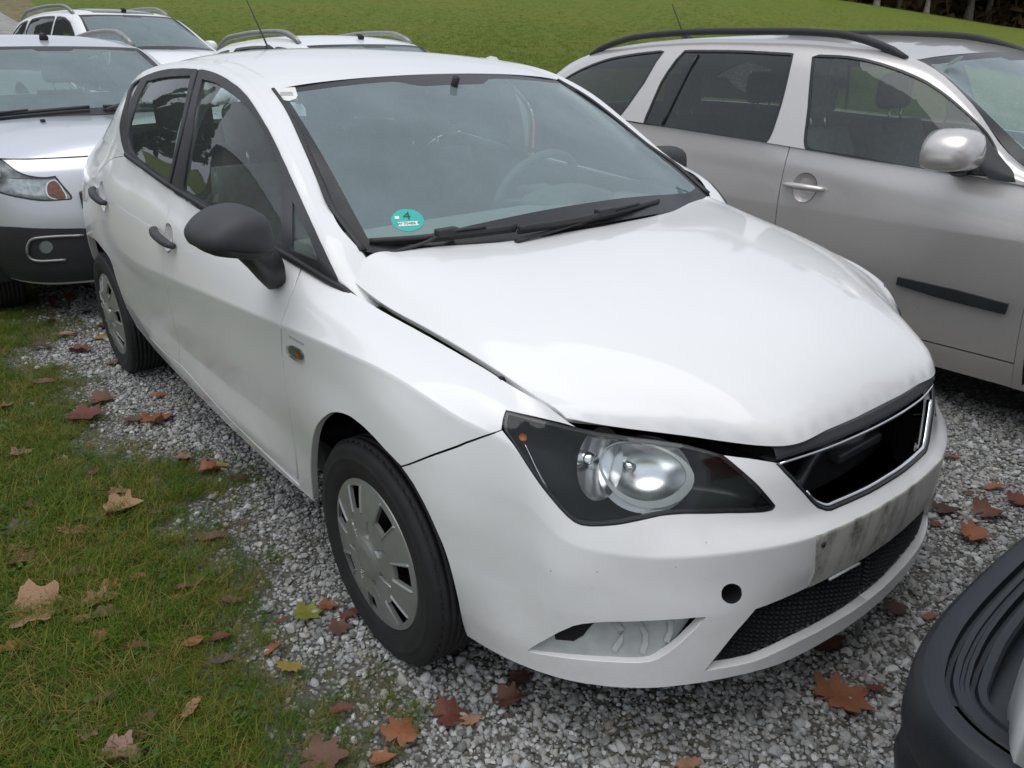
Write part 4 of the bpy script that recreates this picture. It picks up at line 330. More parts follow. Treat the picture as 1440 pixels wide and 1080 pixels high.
 'suv_fog_bar': ('SUV', [(4.829,0.273),(4.806,0.275),(4.782,0.276),(4.758,0.278),(4.733,0.279),(4.709,0.280),(4.686,0.280),(4.664,0.280),(4.644,0.279),(4.625,0.278),(4.608,0.276),(4.592,0.270),(4.578,0.260),(4.567,0.245),(4.557,0.230),(4.549,0.213),(4.542,0.196),(4.540,0.181),(4.544,0.167),(4.556,0.158),(4.574,0.154),(4.595,0.152),(4.618,0.152),(4.642,0.152),(4.665,0.152),(4.688,0.152),(4.711,0.151)]),
 'suv_black_top': ('SUV', [(4.073,0.303),(4.104,0.307),(4.134,0.311),(4.164,0.315),(4.193,0.319),(4.220,0.323),(4.246,0.326),(4.271,0.329),(4.294,0.332),(4.316,0.334),(4.338,0.336),(4.360,0.338),(4.380,0.340),(4.401,0.341),(4.421,0.342),(4.441,0.343),(4.460,0.343),(4.479,0.344),(4.498,0.344),(4.517,0.343),(4.535,0.343),(4.553,0.342),(4.571,0.340),(4.589,0.339),(4.607,0.337),(4.624,0.336),(4.640,0.334),(4.657,0.332),(4.673,0.331),(4.689,0.329),(4.706,0.327),(4.722,0.326),(4.739,0.325),(4.755,0.323),(4.772,0.322),(4.788,0.320),(4.805,0.319),(4.821,0.317),(4.837,0.315)])}
# ---------------------------------------------------------------- materials
class Nodes:
    def __init__(s, name):
        s.m = bpy.data.materials.new(name); s.m.use_nodes = True; s.t = s.m.node_tree; s.t.nodes.clear()
        s.out = s.t.nodes.new('ShaderNodeOutputMaterial')
    def n(s, typ, **kw):
        nd = s.t.nodes.new('ShaderNode'+typ)
        for k, v in kw.items():
            if k.startswith('_'): setattr(nd, k[1:], v)
            else:
                i = nd.inputs[k.replace('__', ' ')] if not k.startswith('i') or not k[1:].isdigit() else nd.inputs[int(k[1:])]
                if isinstance(v, bpy.types.NodeSocket): s.t.links.new(v, i)
                else: i.default_value = v
        return nd
    def coord(s, scale=None, kind='Object'):
        c = s.t.nodes.new('ShaderNodeTexCoord').outputs[kind]
        return c
    def noise(s, scale, detail=4, rough=.55, vec=None, dist=0):
        return s.n('TexNoise', Scale=scale, Detail=detail, Roughness=rough, Distortion=dist, Vector=vec if vec is not None else s.coord())
    def ramp(s, fac, *stops, interp='LINEAR'):
        r = s.t.nodes.new('ShaderNodeValToRGB'); s.t.links.new(fac, r.inputs[0]); e = r.color_ramp.elements; r.color_ramp.interpolation = interp
        while len(e) < len(stops): e.new(.5)
        for k, (p, c) in enumerate(stops):
            e[k].position = p; e[k].color = (c, c, c, 1) if not hasattr(c, '__len__') else (*c, 1)
        return r.outputs[0]
    def mix(s, f, a, b, blend='MIX'):
        m = s.t.nodes.new('ShaderNodeMix'); m.data_type = 'RGBA'; m.blend_type = blend
        for k, v in ((0, f), (6, a), (7, b)):
            if isinstance(v, bpy.types.NodeSocket): s.t.links.new(v, m.inputs[k])
            elif k == 0: m.inputs[0].default_value = v
            else: m.inputs[k].default_value = (*v, 1) if len(v) == 3 else v
        return m.outputs[2]
    def bump(s, h, strength=.3, dist=.01, normal=None):
        b = s.n('Bump', Strength=strength, Distance=dist, Height=h)
        if normal is not None: s.t.links.new(normal, b.inputs['Normal'])
        return b.outputs[0]
    def bsdf(s, **kw):
        b = s.n('BsdfPrincipled', **kw); s.t.links.new(b.outputs[0], s.out.inputs[0]); return s.m
def C4(c): return (*c, 1)
def plain(name, col, rough=.5, metal=0, coat=0, grain=.06, gscale=30, bump=0, bscale=200, spec=.5, coat_rough=.04):
    N = Nodes(name); nz = N.noise(gscale, 5)
    c = N.mix(N.ramp(nz.outputs[0], (.3, 0), (.7, 1)), tuple(max(0, v*(1-grain)) for v in col), tuple(min(1, v*(1+grain)) for v in col))
    kw = dict(Base__Color=c, Roughness=rough, Metallic=metal, Coat__Weight=coat, Coat__Roughness=coat_rough, Specular__IOR__Level=spec)
    if bump: kw['Normal'] = N.bump(N.noise(bscale, 3).outputs[0], bump, .002)
    return N.bsdf(**kw)
def paint(name, col, metal=0, rough=.45, dirt=(.30,.27,.22), amount=.5, flake=0):
    """car paint under a clear coat, with road dirt low down, dust and small stone chips"""
    N = Nodes(name); co = N.coord()
    sep = N.n('SeparateXYZ', Vector=co)
    low = N.n('MapRange', Value=sep.outputs[2], i1=.75, i2=.15, i3=0., i4=1.).outputs[0]
    big = N.noise(3.2, 6, .62, co).outputs[0]; fine = N.noise(38, 5, .7, co).outputs[0]
    d = N.n('Math', _operation='MULTIPLY', i0=low, i1=N.ramp(big, (.38, 0), (.75, 1))).outputs[0]
    d = N.n('Math', _operation='MULTIPLY', i0=d, i1=N.ramp(fine, (.25, .35), (.8, 1))).outputs[0]
    d = N.n('Math', _operation='MULTIPLY', i0=d, i1=amount).outputs[0]
    c0 = N.mix(N.ramp(N.noise(1.1, 3, .5, co).outputs[0], (.35, 0), (.65, 1)), tuple(v*.965 for v in col), col)
    if flake:
        fl = N.noise(900, 1, .5, co).outputs[0]
        c0 = N.mix(N.ramp(fl, (.4, 0), (.65, 1)), c0, tuple(min(1, v*(1+flake)) for v in col))
    c = N.mix(d, c0, dirt)
    vo = N.n('TexVoronoi', Scale=26., Vector=co); chip = N.ramp(vo.outputs['Distance'], (.04, 1), (.065, 0))
    sel = N.ramp(N.noise(5.5, 2, .5, co).outputs[0], (.53, 0), (.62, 1))
    chip = N.n('Math', _operation='MULTIPLY', i0=chip, i1=sel).outputs[0]
    chip = N.n('Math', _operation='MULTIPLY', i0=chip, i1=low).outputs[0]
    c = N.mix(chip, c, (.08, .075, .07))
    r = N.n('MapRange', Value=big, i1=.3, i2=.75, i3=.035, i4=.12).outputs[0]
    return N.bsdf(Base__Color=c, Roughness=rough, Metallic=metal, Coat__Weight=.9, Coat__Roughness=r, Coat__IOR=1.5)
def glass(name, tint, rough=.0, ior=1.55, film=0, film_col=(.55,.6,.6)):
    """one pane: tinted see-through glass with Fresnel reflection and a pale film painting dust and sky veil"""
    N = Nodes(name)
    fr = N.n('Fresnel', IOR=ior).outputs[0]
    a = N.n('BsdfTransparent', Color=C4(tint)).outputs[0]
    g = N.n('BsdfGlossy', Roughness=rough, Color=(.95, .97, .97, 1)).outputs[0]
    if film:
        nz = N.ramp(N.noise(4, 6, .65).outputs[0], (.3, film*.85), (.75, film*1.15))
        df = N.n('BsdfDiffuse', Color=C4(film_col)).outputs[0]
        a = N.n('MixShader', Fac=nz, i1=a, i2=df).outputs[0]
    m = N.n('MixShader', Fac=fr, i1=a, i2=g)
    N.t.links.new(m.outputs[0], N.out.inputs[0]); return N.m

M = {}
M['white'] = paint('white_car_paint', (.80, .80, .80))
M['white2'] = paint('white_car_paint_far', (.80, .81, .82), amount=.3)
M['silver'] = paint('silver_car_paint', (.62, .64, .68), .55, .38, amount=.3, flake=.12)
M['beige'] = paint('grey_beige_car_paint', (.57, .545, .525), .55, .32, amount=.25, flake=.18)
M['plastic'] = plain('black_grained_plastic', (.022, .023, .026), .55, bump=.35, bscale=900, gscale=8, grain=.25)
M['plastic_worn'] = plain('weathered_grey_black_plastic', (.040, .042, .047), .6, bump=.3, bscale=700, gscale=6, grain=.3)
M['gloss_black'] = plain('gloss_black_trim', (.020, .021, .023), .25, spec=.5)
M['rubber'] = plain('tyre_rubber', (.013, .013, .014), .7, bump=.3, bscale=160, grain=.35, gscale=14)
M['seal'] = plain('rubber_seal', (.014, .014, .015), .6)
M['hubcap'] = plain('silver_wheel_trim', (.30, .31, .30), .36, .5, grain=.12, gscale=18)
M['rim'] = plain('black_steel_wheel', (.02, .02, .02), .6)
M['chrome'] = plain('chrome', (.82, .83, .84), .12, 1, grain=.03)
M['reflector'] = plain('lamp_reflector', (.86, .87, .88), .20, 1, grain=.02)
M['housing'] = plain('dark_lamp_housing', (.040, .048, .047), .30)
M['dark'] = plain('cavity_shade_black', (.006, .006, .007), .9)  # near-black colour stands for shade inside openings and gaps
M['under'] = plain('underbody', (.015, .015, .015), .9)
M['orange'] = plain('orange_indicator', (.75, .20, .02), .25, grain=.1)
M['red'] = plain('red_tail_lamp', (.45, .02, .015), .15)
M['cloth'] = plain('dark_seat_cloth', (.14, .15, .148), .95, bump=.4, bscale=400, grain=.2)
M['lining'] = plain('pale_grey_lining', (.58, .60, .57), .9)
M['grey_in'] = plain('grey_interior_plastic', (.28, .30, .29), .6)
M['card'] = plain('white_paper', (.75, .75, .72), .8)
M['screen'] = glass('windscreen_glass', (.80, .93, .89), film=.25, film_col=(.52, .68, .71))  # bluish film paints dust and reflected sky haze into the pane
M['clear'] = glass('side_glass', (.86, .97, .92), film=.07)
M['tinted'] = glass('tinted_rear_glass', (.30, .37, .36), film=.04)
M['lens'] = glass('lamp_lens', (.92, .94, .94), ior=1.45)
M['frost'] = plain('frosted_lamp_plastic', (.55, .58, .57), .35)
M['lamp_grey'] = plain('grey_lamp_inside', (.68, .69, .70), .3, .6, grain=.3, gscale=40)
M['orange_soft'] = plain('salmon_indicator', (.50, .17, .09), .25, grain=.3, gscale=60)
M['roof_glass'] = plain('dark_roof_glass', (.045, .05, .05), .06, spec=.6)
M['blue_black'] = plain('blue_black_bumper_plastic', (.011, .014, .020), .40, bump=.25, bscale=800, gscale=7, grain=.25)
M['fitting'] = plain('dark_broken_plastic', (.045, .047, .052), .4)
M['teal'] = plain('green_sticker_print', (.02, .42, .36), .5, grain=.05)
M['print'] = plain('dark_print', (.03, .05, .05), .6)
M['bumper_in'] = plain('bare_grey_bumper_plastic', (.40, .42, .42), .6, grain=.15, gscale=25)

# ---------------------------------------------------------------- mesh helpers
def link(o, parent=None):
    COL.objects.link(o)
    if parent is not None: o.parent = parent
    return o
def mesh(name, V, F, mat, parent=None, smooth=True, normals=None):
    me = bpy.data.meshes.new(name)
    me.from_pydata([tuple(map(float, v)) for v in V], [], [tuple(map(int, f)) for f in F]); me.update()
    if mat is not None: me.materials.append(mat)
    if smooth:
        me.polygons.foreach_set('use_smooth', [True]*len(me.polygons))
    if normals is not None:
        me.normals_split_custom_set_from_vertices([tuple(map(float, n)) for n in normals])
    return link(bpy.data.objects.new(name, me), parent)
def thing(name, label, cat, loc=(0, 0, 0), rz=0, group=None):
    o = bpy.data.objects.new(name, None); o.empty_display_size = .3; link(o)
    o.location = loc; o.rotation_euler = (0, 0, rz); return tag(o, label, cat, group)
def tag(o, label=None, cat=None, group=None, kind=None):
    for k, v in (('label', label), ('category', cat), ('group', group), ('kind', kind)):
        if v: o[k] = v
    return o
class MB:
    """collects shapes into one mesh"""
    def __init__(s): s.V = []; s.F = []; s.n = 0
    def add(s, V, F):
        V = np.asarray(V, float); s.V.append(V); s.F += [tuple(int(i)+s.n for i in f) for f in F]; s.n += len(V); return s
    def mirror(s):
        V = np.vstack(s.V); W = V*[1, -1, 1]; F = [tuple(i+s.n for i in f[::-1]) for f in s.F]
        s.V = [V, W]; s.F = s.F+F; s.n *= 2; return s
    def build(s, name, mat, parent=None, smooth=True): return mesh(name, np.vstack(s.V), s.F, mat, parent, smooth)
def grid_faces(nu, nv, closed_v=False):
    F = []
    for i in range(nu-1):
        for j in range(nv if closed_v else nv-1):
            a = i*nv+j; b = i*nv+(j+1) % nv; F.append((a, b, b+nv, a+nv))
    return F
def tube(path, r, n=8, flat=1.0, up=(0, 0, 1), caps=True):
    P = np.asarray(path, float); r = np.broadcast_to(np.asarray(r, float), (len(P),))
    T = np.gradient(P, axis=0); T /= np.maximum(np.linalg.norm(T, axis=1), 1e-9)[:, None]
    U = np.asarray(up, float); A = np.cross(T, U); A /= np.maximum(np.linalg.norm(A, axis=1), 1e-9)[:, None]; B = np.cross(A, T)
    a = np.linspace(0, 2*np.pi, n, endpoint=False)
    V = (P[:, None]+r[:, None, None]*(np.cos(a)[None, :, None]*A[:, None]+flat*np.sin(a)[None, :, None]*B[:, None])).reshape(-1, 3)
    F = grid_faces(len(P), n, True)
    if caps: F += [tuple(range(n))[::-1], tuple((len(P)-1)*n+k for k in range(n))]
    return V, F
def loft(sections, caps=True):
    S = np.asarray(sections, float); m, n = S.shape[:2]
    F = grid_faces(m, n, True)
    if caps: F += [tuple(range(n))[::-1], tuple((m-1)*n+k for k in range(n))]
    return S.reshape(-1, 3), F
def lathe(profile, n=64, axis_y=0):
    """profile of (radius, y) spun round the y axis"""
    P = np.asarray(profile, float); a = np.linspace(0, 2*np.pi, n, endpoint=False)
    V = np.stack([P[:, 0:1]*np.cos(a)[None], np.broadcast_to(P[:, 1:2], (len(P), n)), P[:, 0:1]*np.sin(a)[None]], 2).reshape(-1, 3)
    return V, grid_faces(len(P), n, True)
def box(x0, x1, y0, y1, z0, z1, b=.0):
    if b <= 0:
        V = [(x, y, z) for x in (x0, x1) for y in (y0, y1) for z in (z0, z1)]
        return V, [(0,1,3,2),(4,6,7,5),(0,4,5,1),(2,3,7,6),(0,2,6,4),(1,5,7,3)]
    cx, cy, cz = (x0+x1)/2, (y0+y1)/2, (z0+z1)/2; hx, hy, hz = (x1-x0)/2, (y1-y0)/2, (z1-z0)/2
    return rbox((cx, cy, cz), (hx, hy, hz), b)
def rbox(c, h, b, n=3):
    """box with rounded edges"""
    lev = lambda H: np.concatenate([-H+b*(1-np.cos(np.linspace(0, np.pi/2, n+1))), H-b+b*np.sin(np.linspace(0, np.pi/2, n+1))])
    zs = lev(h[2]); secs = []
    for z in zs:
        d = max(0, abs(z)-(h[2]-b)); ins = b-math.sqrt(max(0, b*b-d*d)); hx, hy = h[0]-ins, h[1]-ins; rr = max(b-ins, 1e-4); pts = []
        for q in range(4):
            sx, sy = ((1, 1), (-1, 1), (-1, -1), (1, -1))[q]
            for k in range(n+1):
                a = q*np.pi/2+k/n*np.pi/2; pts.append((c[0]+sx*(hx-rr)+rr*math.cos(a), c[1]+sy*(hy-rr)+rr*math.sin(a), c[2]+z))
        secs.append(pts)
    return loft(secs)
def inside(P, poly):
    x, y = P[:, 0:1], P[:, 1:2]; a = poly; b = np.roll(poly, -1, 0)
    c = ((a[None, :, 1] > y) != (b[None, :, 1] > y)) & (x < (b[None, :, 0]-a[None, :, 0])*(y-a[None, :, 1])/np.where(b[None, :, 1] == a[None, :, 1], 1e-12, b[None, :, 1]-a[None, :, 1])+a[None, :, 0])
    return c.sum(1) % 2 == 1
def area(p): q = np.roll(p, -1, 0); return .5*(p[:, 0]*q[:, 1]-q[:, 0]*p[:, 1]).sum()
def inset(p, g):
    """move a closed outline inwards (g > 0)"""
    if area(p) < 0: p = p[::-1]
    t = np.roll(p, -1, 0)-np.roll(p, 1, 0); t /= np.maximum(np.linalg.norm(t, axis=1), 1e-9)[:, None]
    return p+np.stack([-t[:, 1], t[:, 0]], 1)*g
def dedupe(p, e=1.5e-3):
    k = [0]
    for i in range(1, len(p)):
        if np.linalg.norm(p[i]-p[k[-1]]) > e: k.append(i)
    if np.linalg.norm(p[k[-1]]-p[0]) < e: k.pop()
    return p[k]
def trim(S, outline, holes=(), off=0., lip=.012, h=.04, gap=.0, round_=.003, nolip=None, disp=None):
    """the piece of surface S inside an outline, with its edges turned in -> V, F, N for the +y half"""
    out = dedupe(np.asarray(outline, float))
    if area(out) < 0: out = out[::-1]
    if gap: out = inset(out, gap)
    out = np.clip(out, 0, [S.U, S.V]); loops = [out]
    for q in holes:
        q = dedupe(np.asarray(q, float)); q = q if area(q) < 0 else q[::-1]
        if gap: q = inset(q[::-1], -gap)[::-1]
        loops.append(np.clip(q, 0, [S.U, S.V]))
    B = np.vstack(loops); lo, hi = out.min(0), out.max(0)
    gx, gy = np.meshgrid(np.arange(lo[0]+h/2, hi[0], h), np.arange(lo[1]+h/2, hi[1], h*.9), indexing='ij')
    gx = gx+(np.arange(gx.shape[1])[None] % 2)*h*.5
    I = np.stack([gx.ravel(), gy.ravel()], 1)
    if len(I):
        ok = inside(I, out)
        for q in loops[1:]: ok &= ~inside(I, q)
        I = I[ok]
    for r in range(1, len(S.v)-1):              # keep vertices along sharpened feature lines
        if S.cw[:, r].max() > .25:
            xq = np.arange(lo[0]+h*.3, hi[0], h*.4); q = np.vstack([np.stack([xq+dx, np.full(len(xq), S.v[r]+dv)], 1) for dx, dv in ((0, 0), (.004, .0065), (.004, -.0065))])
            cwq = np.interp(q[:, 0], S.u, S.cw[:, r]); q = q[cwq > .2]
            if len(q):
                ok = inside(q, out)
                for hq in loops[1:]: ok &= ~inside(q, hq)
                q = q[ok]
            if len(q):
                if len(I): I = I[(abs(I[:, 1]-S.v[r]) > h*.45) | (np.interp(I[:, 0], S.u, S.cw[:, r]) <= .2)]
                I = np.vstack([I, q]) if len(I) else q
    if len(I):
        d = np.full(len(I), 9.)
        for s0 in range(0, len(B), 64): d = np.minimum(d, np.sqrt(((I[:, None]-B[None, s0:s0+64])**2).sum(2)).min(1))
        I = I[d > h*.12]
    pts = np.vstack([B, I]); E = []; k = 0
    for q in loops:
        E += [(k+i, k+(i+1) % len(q)) for i in range(len(q))]; k += len(q)
    co, _, fa, orig, _, _ = delaunay_2d_cdt([Vector(p) for p in pts], E, [], 0, 1e-6)
    co = np.array([(c.x, c.y) for c in co]); fa = np.array([f for f in fa if len(f) == 3])
    cen = co[fa].mean(1); ok = inside(cen, out)
    for q in loops[1:]: ok &= ~inside(cen, q)
    fa = fa[ok]
    new = {}
    for i, o in enumerate(orig):
        for j in o: new[j] = i
    P = S.pos(co[:, 0], co[:, 1]); N = S.nrm(co[:, 0], co[:, 1])
    if disp is not None: P = P+N*disp(co)[:, None]
    P = P+N*off
    F = [tuple(f) if S.flip > 0 else tuple(f[::-1]) for f in fa]
    V = [P]; NN = [N]; n0 = len(P)
    if lip > 0:
        k = 0
        for q in loops:
            ids = [new.get(k+i) for i in range(len(q))]; k += len(q); ids = [i for i in ids if i is not None]
            p = P[ids]; n = N[ids]; t = np.roll(p, -1, 0)-np.roll(p, 1, 0); o = np.cross(t, n); o /= np.maximum(np.linalg.norm(o, axis=1), 1e-9)[:, None]
            if S.flip < 0: o = -o
            r1 = p-n*round_+o*round_*.12; r2 = p-n*lip; m = len(ids)
            V += [r1, r2]; NN += [o, o]
            skip = np.zeros(m, bool) if nolip is None else nolip(co[ids])
            for a, b in ((0, 1), (1, 2)):
                for i in range(m):
                    j = (i+1) % m
                    if skip[i] and skip[j]: continue
                    qa = [ids[i], ids[j]] if a == 0 else [n0+i, n0+j]; qb = [n0+j, n0+i] if b == 1 else [n0+m+j, n0+m+i]
                    f = (qa[1], qa[0], qb[1], qb[0]); F.append(f if S.flip > 0 else f[::-1])
            n0 += 2*m
    return np.vstack(V), F, np.vstack(NN)
def full(S, nu, nv, off=0., u=(0, 1), v=(0, 1)):
    gu, gv = np.meshgrid(np.linspace(u[0]*S.U, u[1]*S.U, nu), np.linspace(v[0]*S.V, v[1]*S.V, nv), indexing='ij')
    P = S.pos(gu.ravel(), gv.ravel()); N = S.nrm(gu.ravel(), gv.ravel()); F = grid_faces(nu, nv)
    return P+N*off, (F if S.flip < 0 else [f[::-1] for f in F]), N
def blend(data, own, mask, other):
    """share shading normals across a smooth joint between two surfaces"""
    V, F, N = data; k = mask(V, N); M_ = N[k]+other(V[k]); N = N.copy(); N[k] = M_/np.linalg.norm(M_, axis=1)[:, None]; return V, F, N
def put(name, data, mat, parent, sides=(-1,), join=False):
    """place half-body data on the right (-1) and / or left (+1) of a car"""
    V, F, N = data; res = []; parts = []
    for s in sides:
        parts.append((V*[1, s, 1], F if s > 0 else [f[::-1] for f in F], None if N is None else N*[1, s, 1]))
    if join and len(parts) == 2:
        k = len(V); return [mesh(name, np.vstack([parts[0][0], parts[1][0]]), parts[0][1]+[tuple(i+k for i in f) for f in parts[1][1]], mat, parent, True, None if N is None else np.vstack([parts[0][2], parts[1][2]]))]
    for p in parts: res.append(mesh(name, p[0], p[1], mat, parent, True, p[2]))
    return res
def ellipse(c, ru, rv, n=28, tilt=0):
    a = np.linspace(0, 2*np.pi, n, endpoint=False); x, y = ru*np.cos(a), rv*np.sin(a)
    return np.stack([c[0]+x*math.cos(tilt)-y*math.sin(tilt), c[1]+x*math.sin(tilt)+y*math.cos(tilt)], 1)
def bowl(S, outline, depth, rings=6, off=0.):
    """a dished recess behind an outline on S"""
    o = np.asarray(outline); o = o if area(o) > 0 else o[::-1]; c = o.mean(0); V = []; n = len(o)
    for k in range(rings):
        f = 1-k/(rings-1)*.97; uv = c+(o-c)*f; P = S.pos(uv[:, 0], uv[:, 1]); V.append(P-S.nrm(uv[:, 0], uv[:, 1])*(depth*math.sqrt(max(0, 1-f**2.2))-off))
    F = [f[::-1] for f in grid_faces(rings, n, True)]; V = np.vstack(V)
    if S.flip > 0: F = [f[::-1] for f in F]
    F.append(tuple((rings-1)*n+i for i in range(n)))
    return V, F, None
def oval_dish(S, outline, depth, back, shrink=1.0, n=40, rings=10):
    """smooth elliptical reflector set behind S, as wide as an outline on it"""
    lo, hi = outline.min(0), outline.max(0); c = (lo+hi)/2; h = (hi-lo)/2*shrink
    p0 = S.pos(c[:1], c[1:])[0]; nn = S.nrm(c[:1], c[1:])[0]; e1 = S.pos(c[:1]+.01, c[1:])[0]-p0; e1 -= nn*(e1@nn); e1 /= np.linalg.norm(e1); e2 = np.cross(nn, e1); V = []
    for r in np.linspace(1, .03, rings):
        for a in np.linspace(0, 2*np.pi, n, endpoint=False): V.append(p0-nn*(back+depth*(1-r*r))+e1*h[0]*r*math.cos(a)+e2*h[1]*r*math.sin(a))
    return np.array(V), grid_faces(rings, n, True)+[tuple((rings-1)*n+k for k in range(n))], None
def wheel(root, x, y, z, r, width, rim_r, side, cap='seven', steer=0):
    """tyre, steel wheel and trim as one wheel part with children; side -1 = the car's right"""
    w2 = width/2
    base = mesh('wheel', *lathe([(rim_r*.98, -w2*.9), (rim_r*.9, -w2*.2), (rim_r*.85, w2*.35), (.05, w2*.35), (.001, w2*.35)], 40), M['rim'], root)
    base.location = (x, y, z); base.rotation_euler = (0, 0, (math.pi if side < 0 else 0)+steer)
    sh = r-rim_r; prof = [(rim_r*.97, -w2*.8), (rim_r+sh*.45, -w2), (r-sh*.18, -w2*.93), (r-.006, -w2*.80)]
    for k in range(-3, 4):
        y0 = k*w2*.22; prof += [(r-.001, y0-w2*.085), (r, y0+w2*.085), (r-.007, y0+w2*.095), (r-.007, y0+w2*.125)]
    prof += [(r-.006, w2*.82), (r-sh*.14, w2*.93), (r-sh*.22, w2*.97), (r-sh*.30, w2*.985), (rim_r+sh*.62, w2*.995), (rim_r+sh*.60, w2*1.012), (rim_r+sh*.56, w2*1.012), (rim_r+sh*.54, w2), (rim_r+sh*.40, w2*.995), (rim_r+sh*.25, w2*.97), (rim_r+.012, w2*.90), (rim_r+.004, w2*.84), (rim_r*.97, w2*.70)]
    V, F = lathe(prof, 72)
    mesh('tyre', V, F, M['rubber'], base)
    # tread blocks: thin sipes cut the shoulder, as raised ribs
    rb = MB()
    for k in range(60):
        a = 2*np.pi*k/60; c, s = math.cos(a), math.sin(a)
        for yy in (w2*.86, -w2*.86):
            q = np.array([(r-.020, -.006, yy*1.04), (r-.002, -.006, yy*.90), (r-.002, .006, yy*.90), (r-.020, .006, yy*1.04), (r-.024, 0, yy*.9)])
            rb.add([(p[0]*c-p[1]*s, p[2], p[0]*s+p[1]*c) for p in q], [(0,1,2,3), (0,4,1), (1,4,2), (2,4,3), (3,4,0)])
    rb.build('tread_shoulder', M['rubber'], base, False)['kind'] = 'stuff'
    R0 = rim_r*1.062
    yo = w2*.90
    def surf_y(q): return yo+.020-.020*(q/R0)**2.4+.010*math.exp(-(q/(.26*R0))**6)
    if cap == 'seven':
        rings = np.concatenate([np.linspace(.0, .24, 4), np.linspace(.27, .93, 26), [.955, .98, 1.0]])*R0; n = 252; K = len(rings); V = []
        hole = np.zeros((K, n), bool)
        for i, q in enumerate(rings):
            for j in range(n):
                a = 2*np.pi*j/n; ph = (a*7/(2*np.pi)+.18) % 1.0; f = q/R0; d = abs(ph-.5); e = min(ph, 1-ph); y_ = surf_y(q)
                hw_ = .186
                hole[i, j] = .60 < f < .915 and d < hw_
                y_ += .004*max(0, 1-abs(d-hw_-.02)/.03)*(.58 < f < .93)          # raised lip beside each slot
                g = (f-.30)/.22                                                    # sunk triangle at the root of each petal
                if 0 < g < 1 and e < .16*(1-g)+.02: y_ -= .014*(1-g*.6)
                if i == K-1: y_ -= .008
                V.append((q*math.cos(a), y_, q*math.sin(a)))
        V = np.array(V); F = []
        for i in range(K-1):
            for j in range(n):
                jn = (j+1) % n
                if hole[i, j] and hole[i+1, j] and hole[i, jn] and hole[i+1, jn]: continue
                F.append((i*n+j, (i+1)*n+j, (i+1)*n+jn, i*n+jn))
        cnt = {}
        for f in F:
            for a, b in zip(f, f[1:]+f[:1]): cnt[(a, b)] = 1
        W = {}; V2 = list(V); wall = []
        for a, b in [(a, b) for (a, b) in cnt if (b, a) not in cnt and max(a, b) < (K-1)*n and min(a, b) >= n]:
            for q in (a, b):
                if q not in W: W[q] = len(V2); V2.append(V[q]-[0, .009, 0])
            wall.append((b, a, W[a], W[b]))
        mesh('hubcap', V2, F+wall, M['hubcap'], base, smooth=False)
    else:
        V, F = lathe([(R0, yo-.02), (R0*.97, surf_y(R0*.97)), (R0*.8, surf_y(R0*.8)-.01), (R0*.5, surf_y(R0*.5)), (R0*.2, surf_y(0)+.004), (.001, surf_y(0)+.006)], 40)
        mesh('hubcap', V, F, M['hubcap'], base)
    return base

# ================================================================ the setting
FX, FY = -math.sin(.9006), math.cos(.9006)
def terrain(x, y):
    """height of the ground: level lot, then a meadow climbing away from it"""
    x = np.asarray(x, float)-1.455; y = np.asarray(y, float)+1.5333
    t = x*FX+y*FY; s = x*FY-y*FX; q = s/np.maximum(t, 1)
    top = np.interp(q, [-1.4, -.58, 0, .2, .30, .374, .482, .592, .9, 1.3], [6.6, 6.8, 6.6, 6.1, 5.4, 4.81, 3.85, 2.78, 1.2, .6])
    lot = np.clip((t-7)/3.5, 0, 1); lot = .24*lot*lot*(3-2*lot)
    k = np.clip((t-9.5)/51, 0, 1)
    return lot+(top-.24)*(k*.82+.18*k*k)
def from_cam(t, s): return 1.455+t*FX+s*FY, -1.5333+t*FY-s*FX
def verge_y(x):
    x = np.asarray(x, float)
    return np.interp(x, [-9,-4.13,-3.3,-2.42,-1.77,-1.26,-.88,-.51,-.26,.09,.26,.6,1.2,3], [-.6,-.85,-1.00,-1.07,-1.03,-.88,-.88,-.92,-.99,-1.03,-1.06,-1.12,-1.25,-1.6])+.05*np.sin(x*9.1)+.03*np.sin(x*23+1)
def sheet(name, xs, ys, dz, mat, keep=None):
    X, Y = np.meshgrid(xs, ys, indexing='ij'); Z = terrain(X, Y)+dz
    V = np.stack([X, Y, Z], 2).reshape(-1, 3); F = grid_faces(len(xs), len(ys)); F = [f[::-1] for f in F]
    if keep is not None:
        c = V[np.array(F)].mean(1); ok = keep(c); F = [f for f, o in zip(F, ok) if o]
    o = mesh(name, V, F, mat); return tag(o, kind='structure')
def gravel_mat():
    N = Nodes('gravel_bed'); co = N.coord()
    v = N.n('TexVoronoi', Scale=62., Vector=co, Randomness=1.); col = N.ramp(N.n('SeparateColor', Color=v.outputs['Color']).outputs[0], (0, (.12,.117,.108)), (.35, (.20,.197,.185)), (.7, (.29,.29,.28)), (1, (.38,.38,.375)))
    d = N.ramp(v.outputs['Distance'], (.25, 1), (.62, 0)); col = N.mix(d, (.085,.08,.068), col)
    dirt = N.ramp(N.noise(2.3, 5, .6, co).outputs[0], (.48, 0), (.70, .6)); col = N.mix(dirt, col, (.12,.105,.07))
    return N.bsdf(Base__Color=col, Roughness=.9, Normal=N.bump(d, .9, .012))
def soil_mat():
    N = Nodes('grass_soil'); co = N.coord(); a = N.noise(5, 6, .65, co).outputs[0]; b = N.noise(60, 4, .7, co).outputs[0]
    c = N.mix(N.ramp(a, (.35, 0), (.65, 1)), (.050,.062,.008), (.095,.090,.018)); c = N.mix(N.ramp(b, (.35, 0), (.7, .8)), c, (.14,.115,.03))
    return N.bsdf(Base__Color=c, Roughness=.95, Normal=N.bump(b, .8, .015))
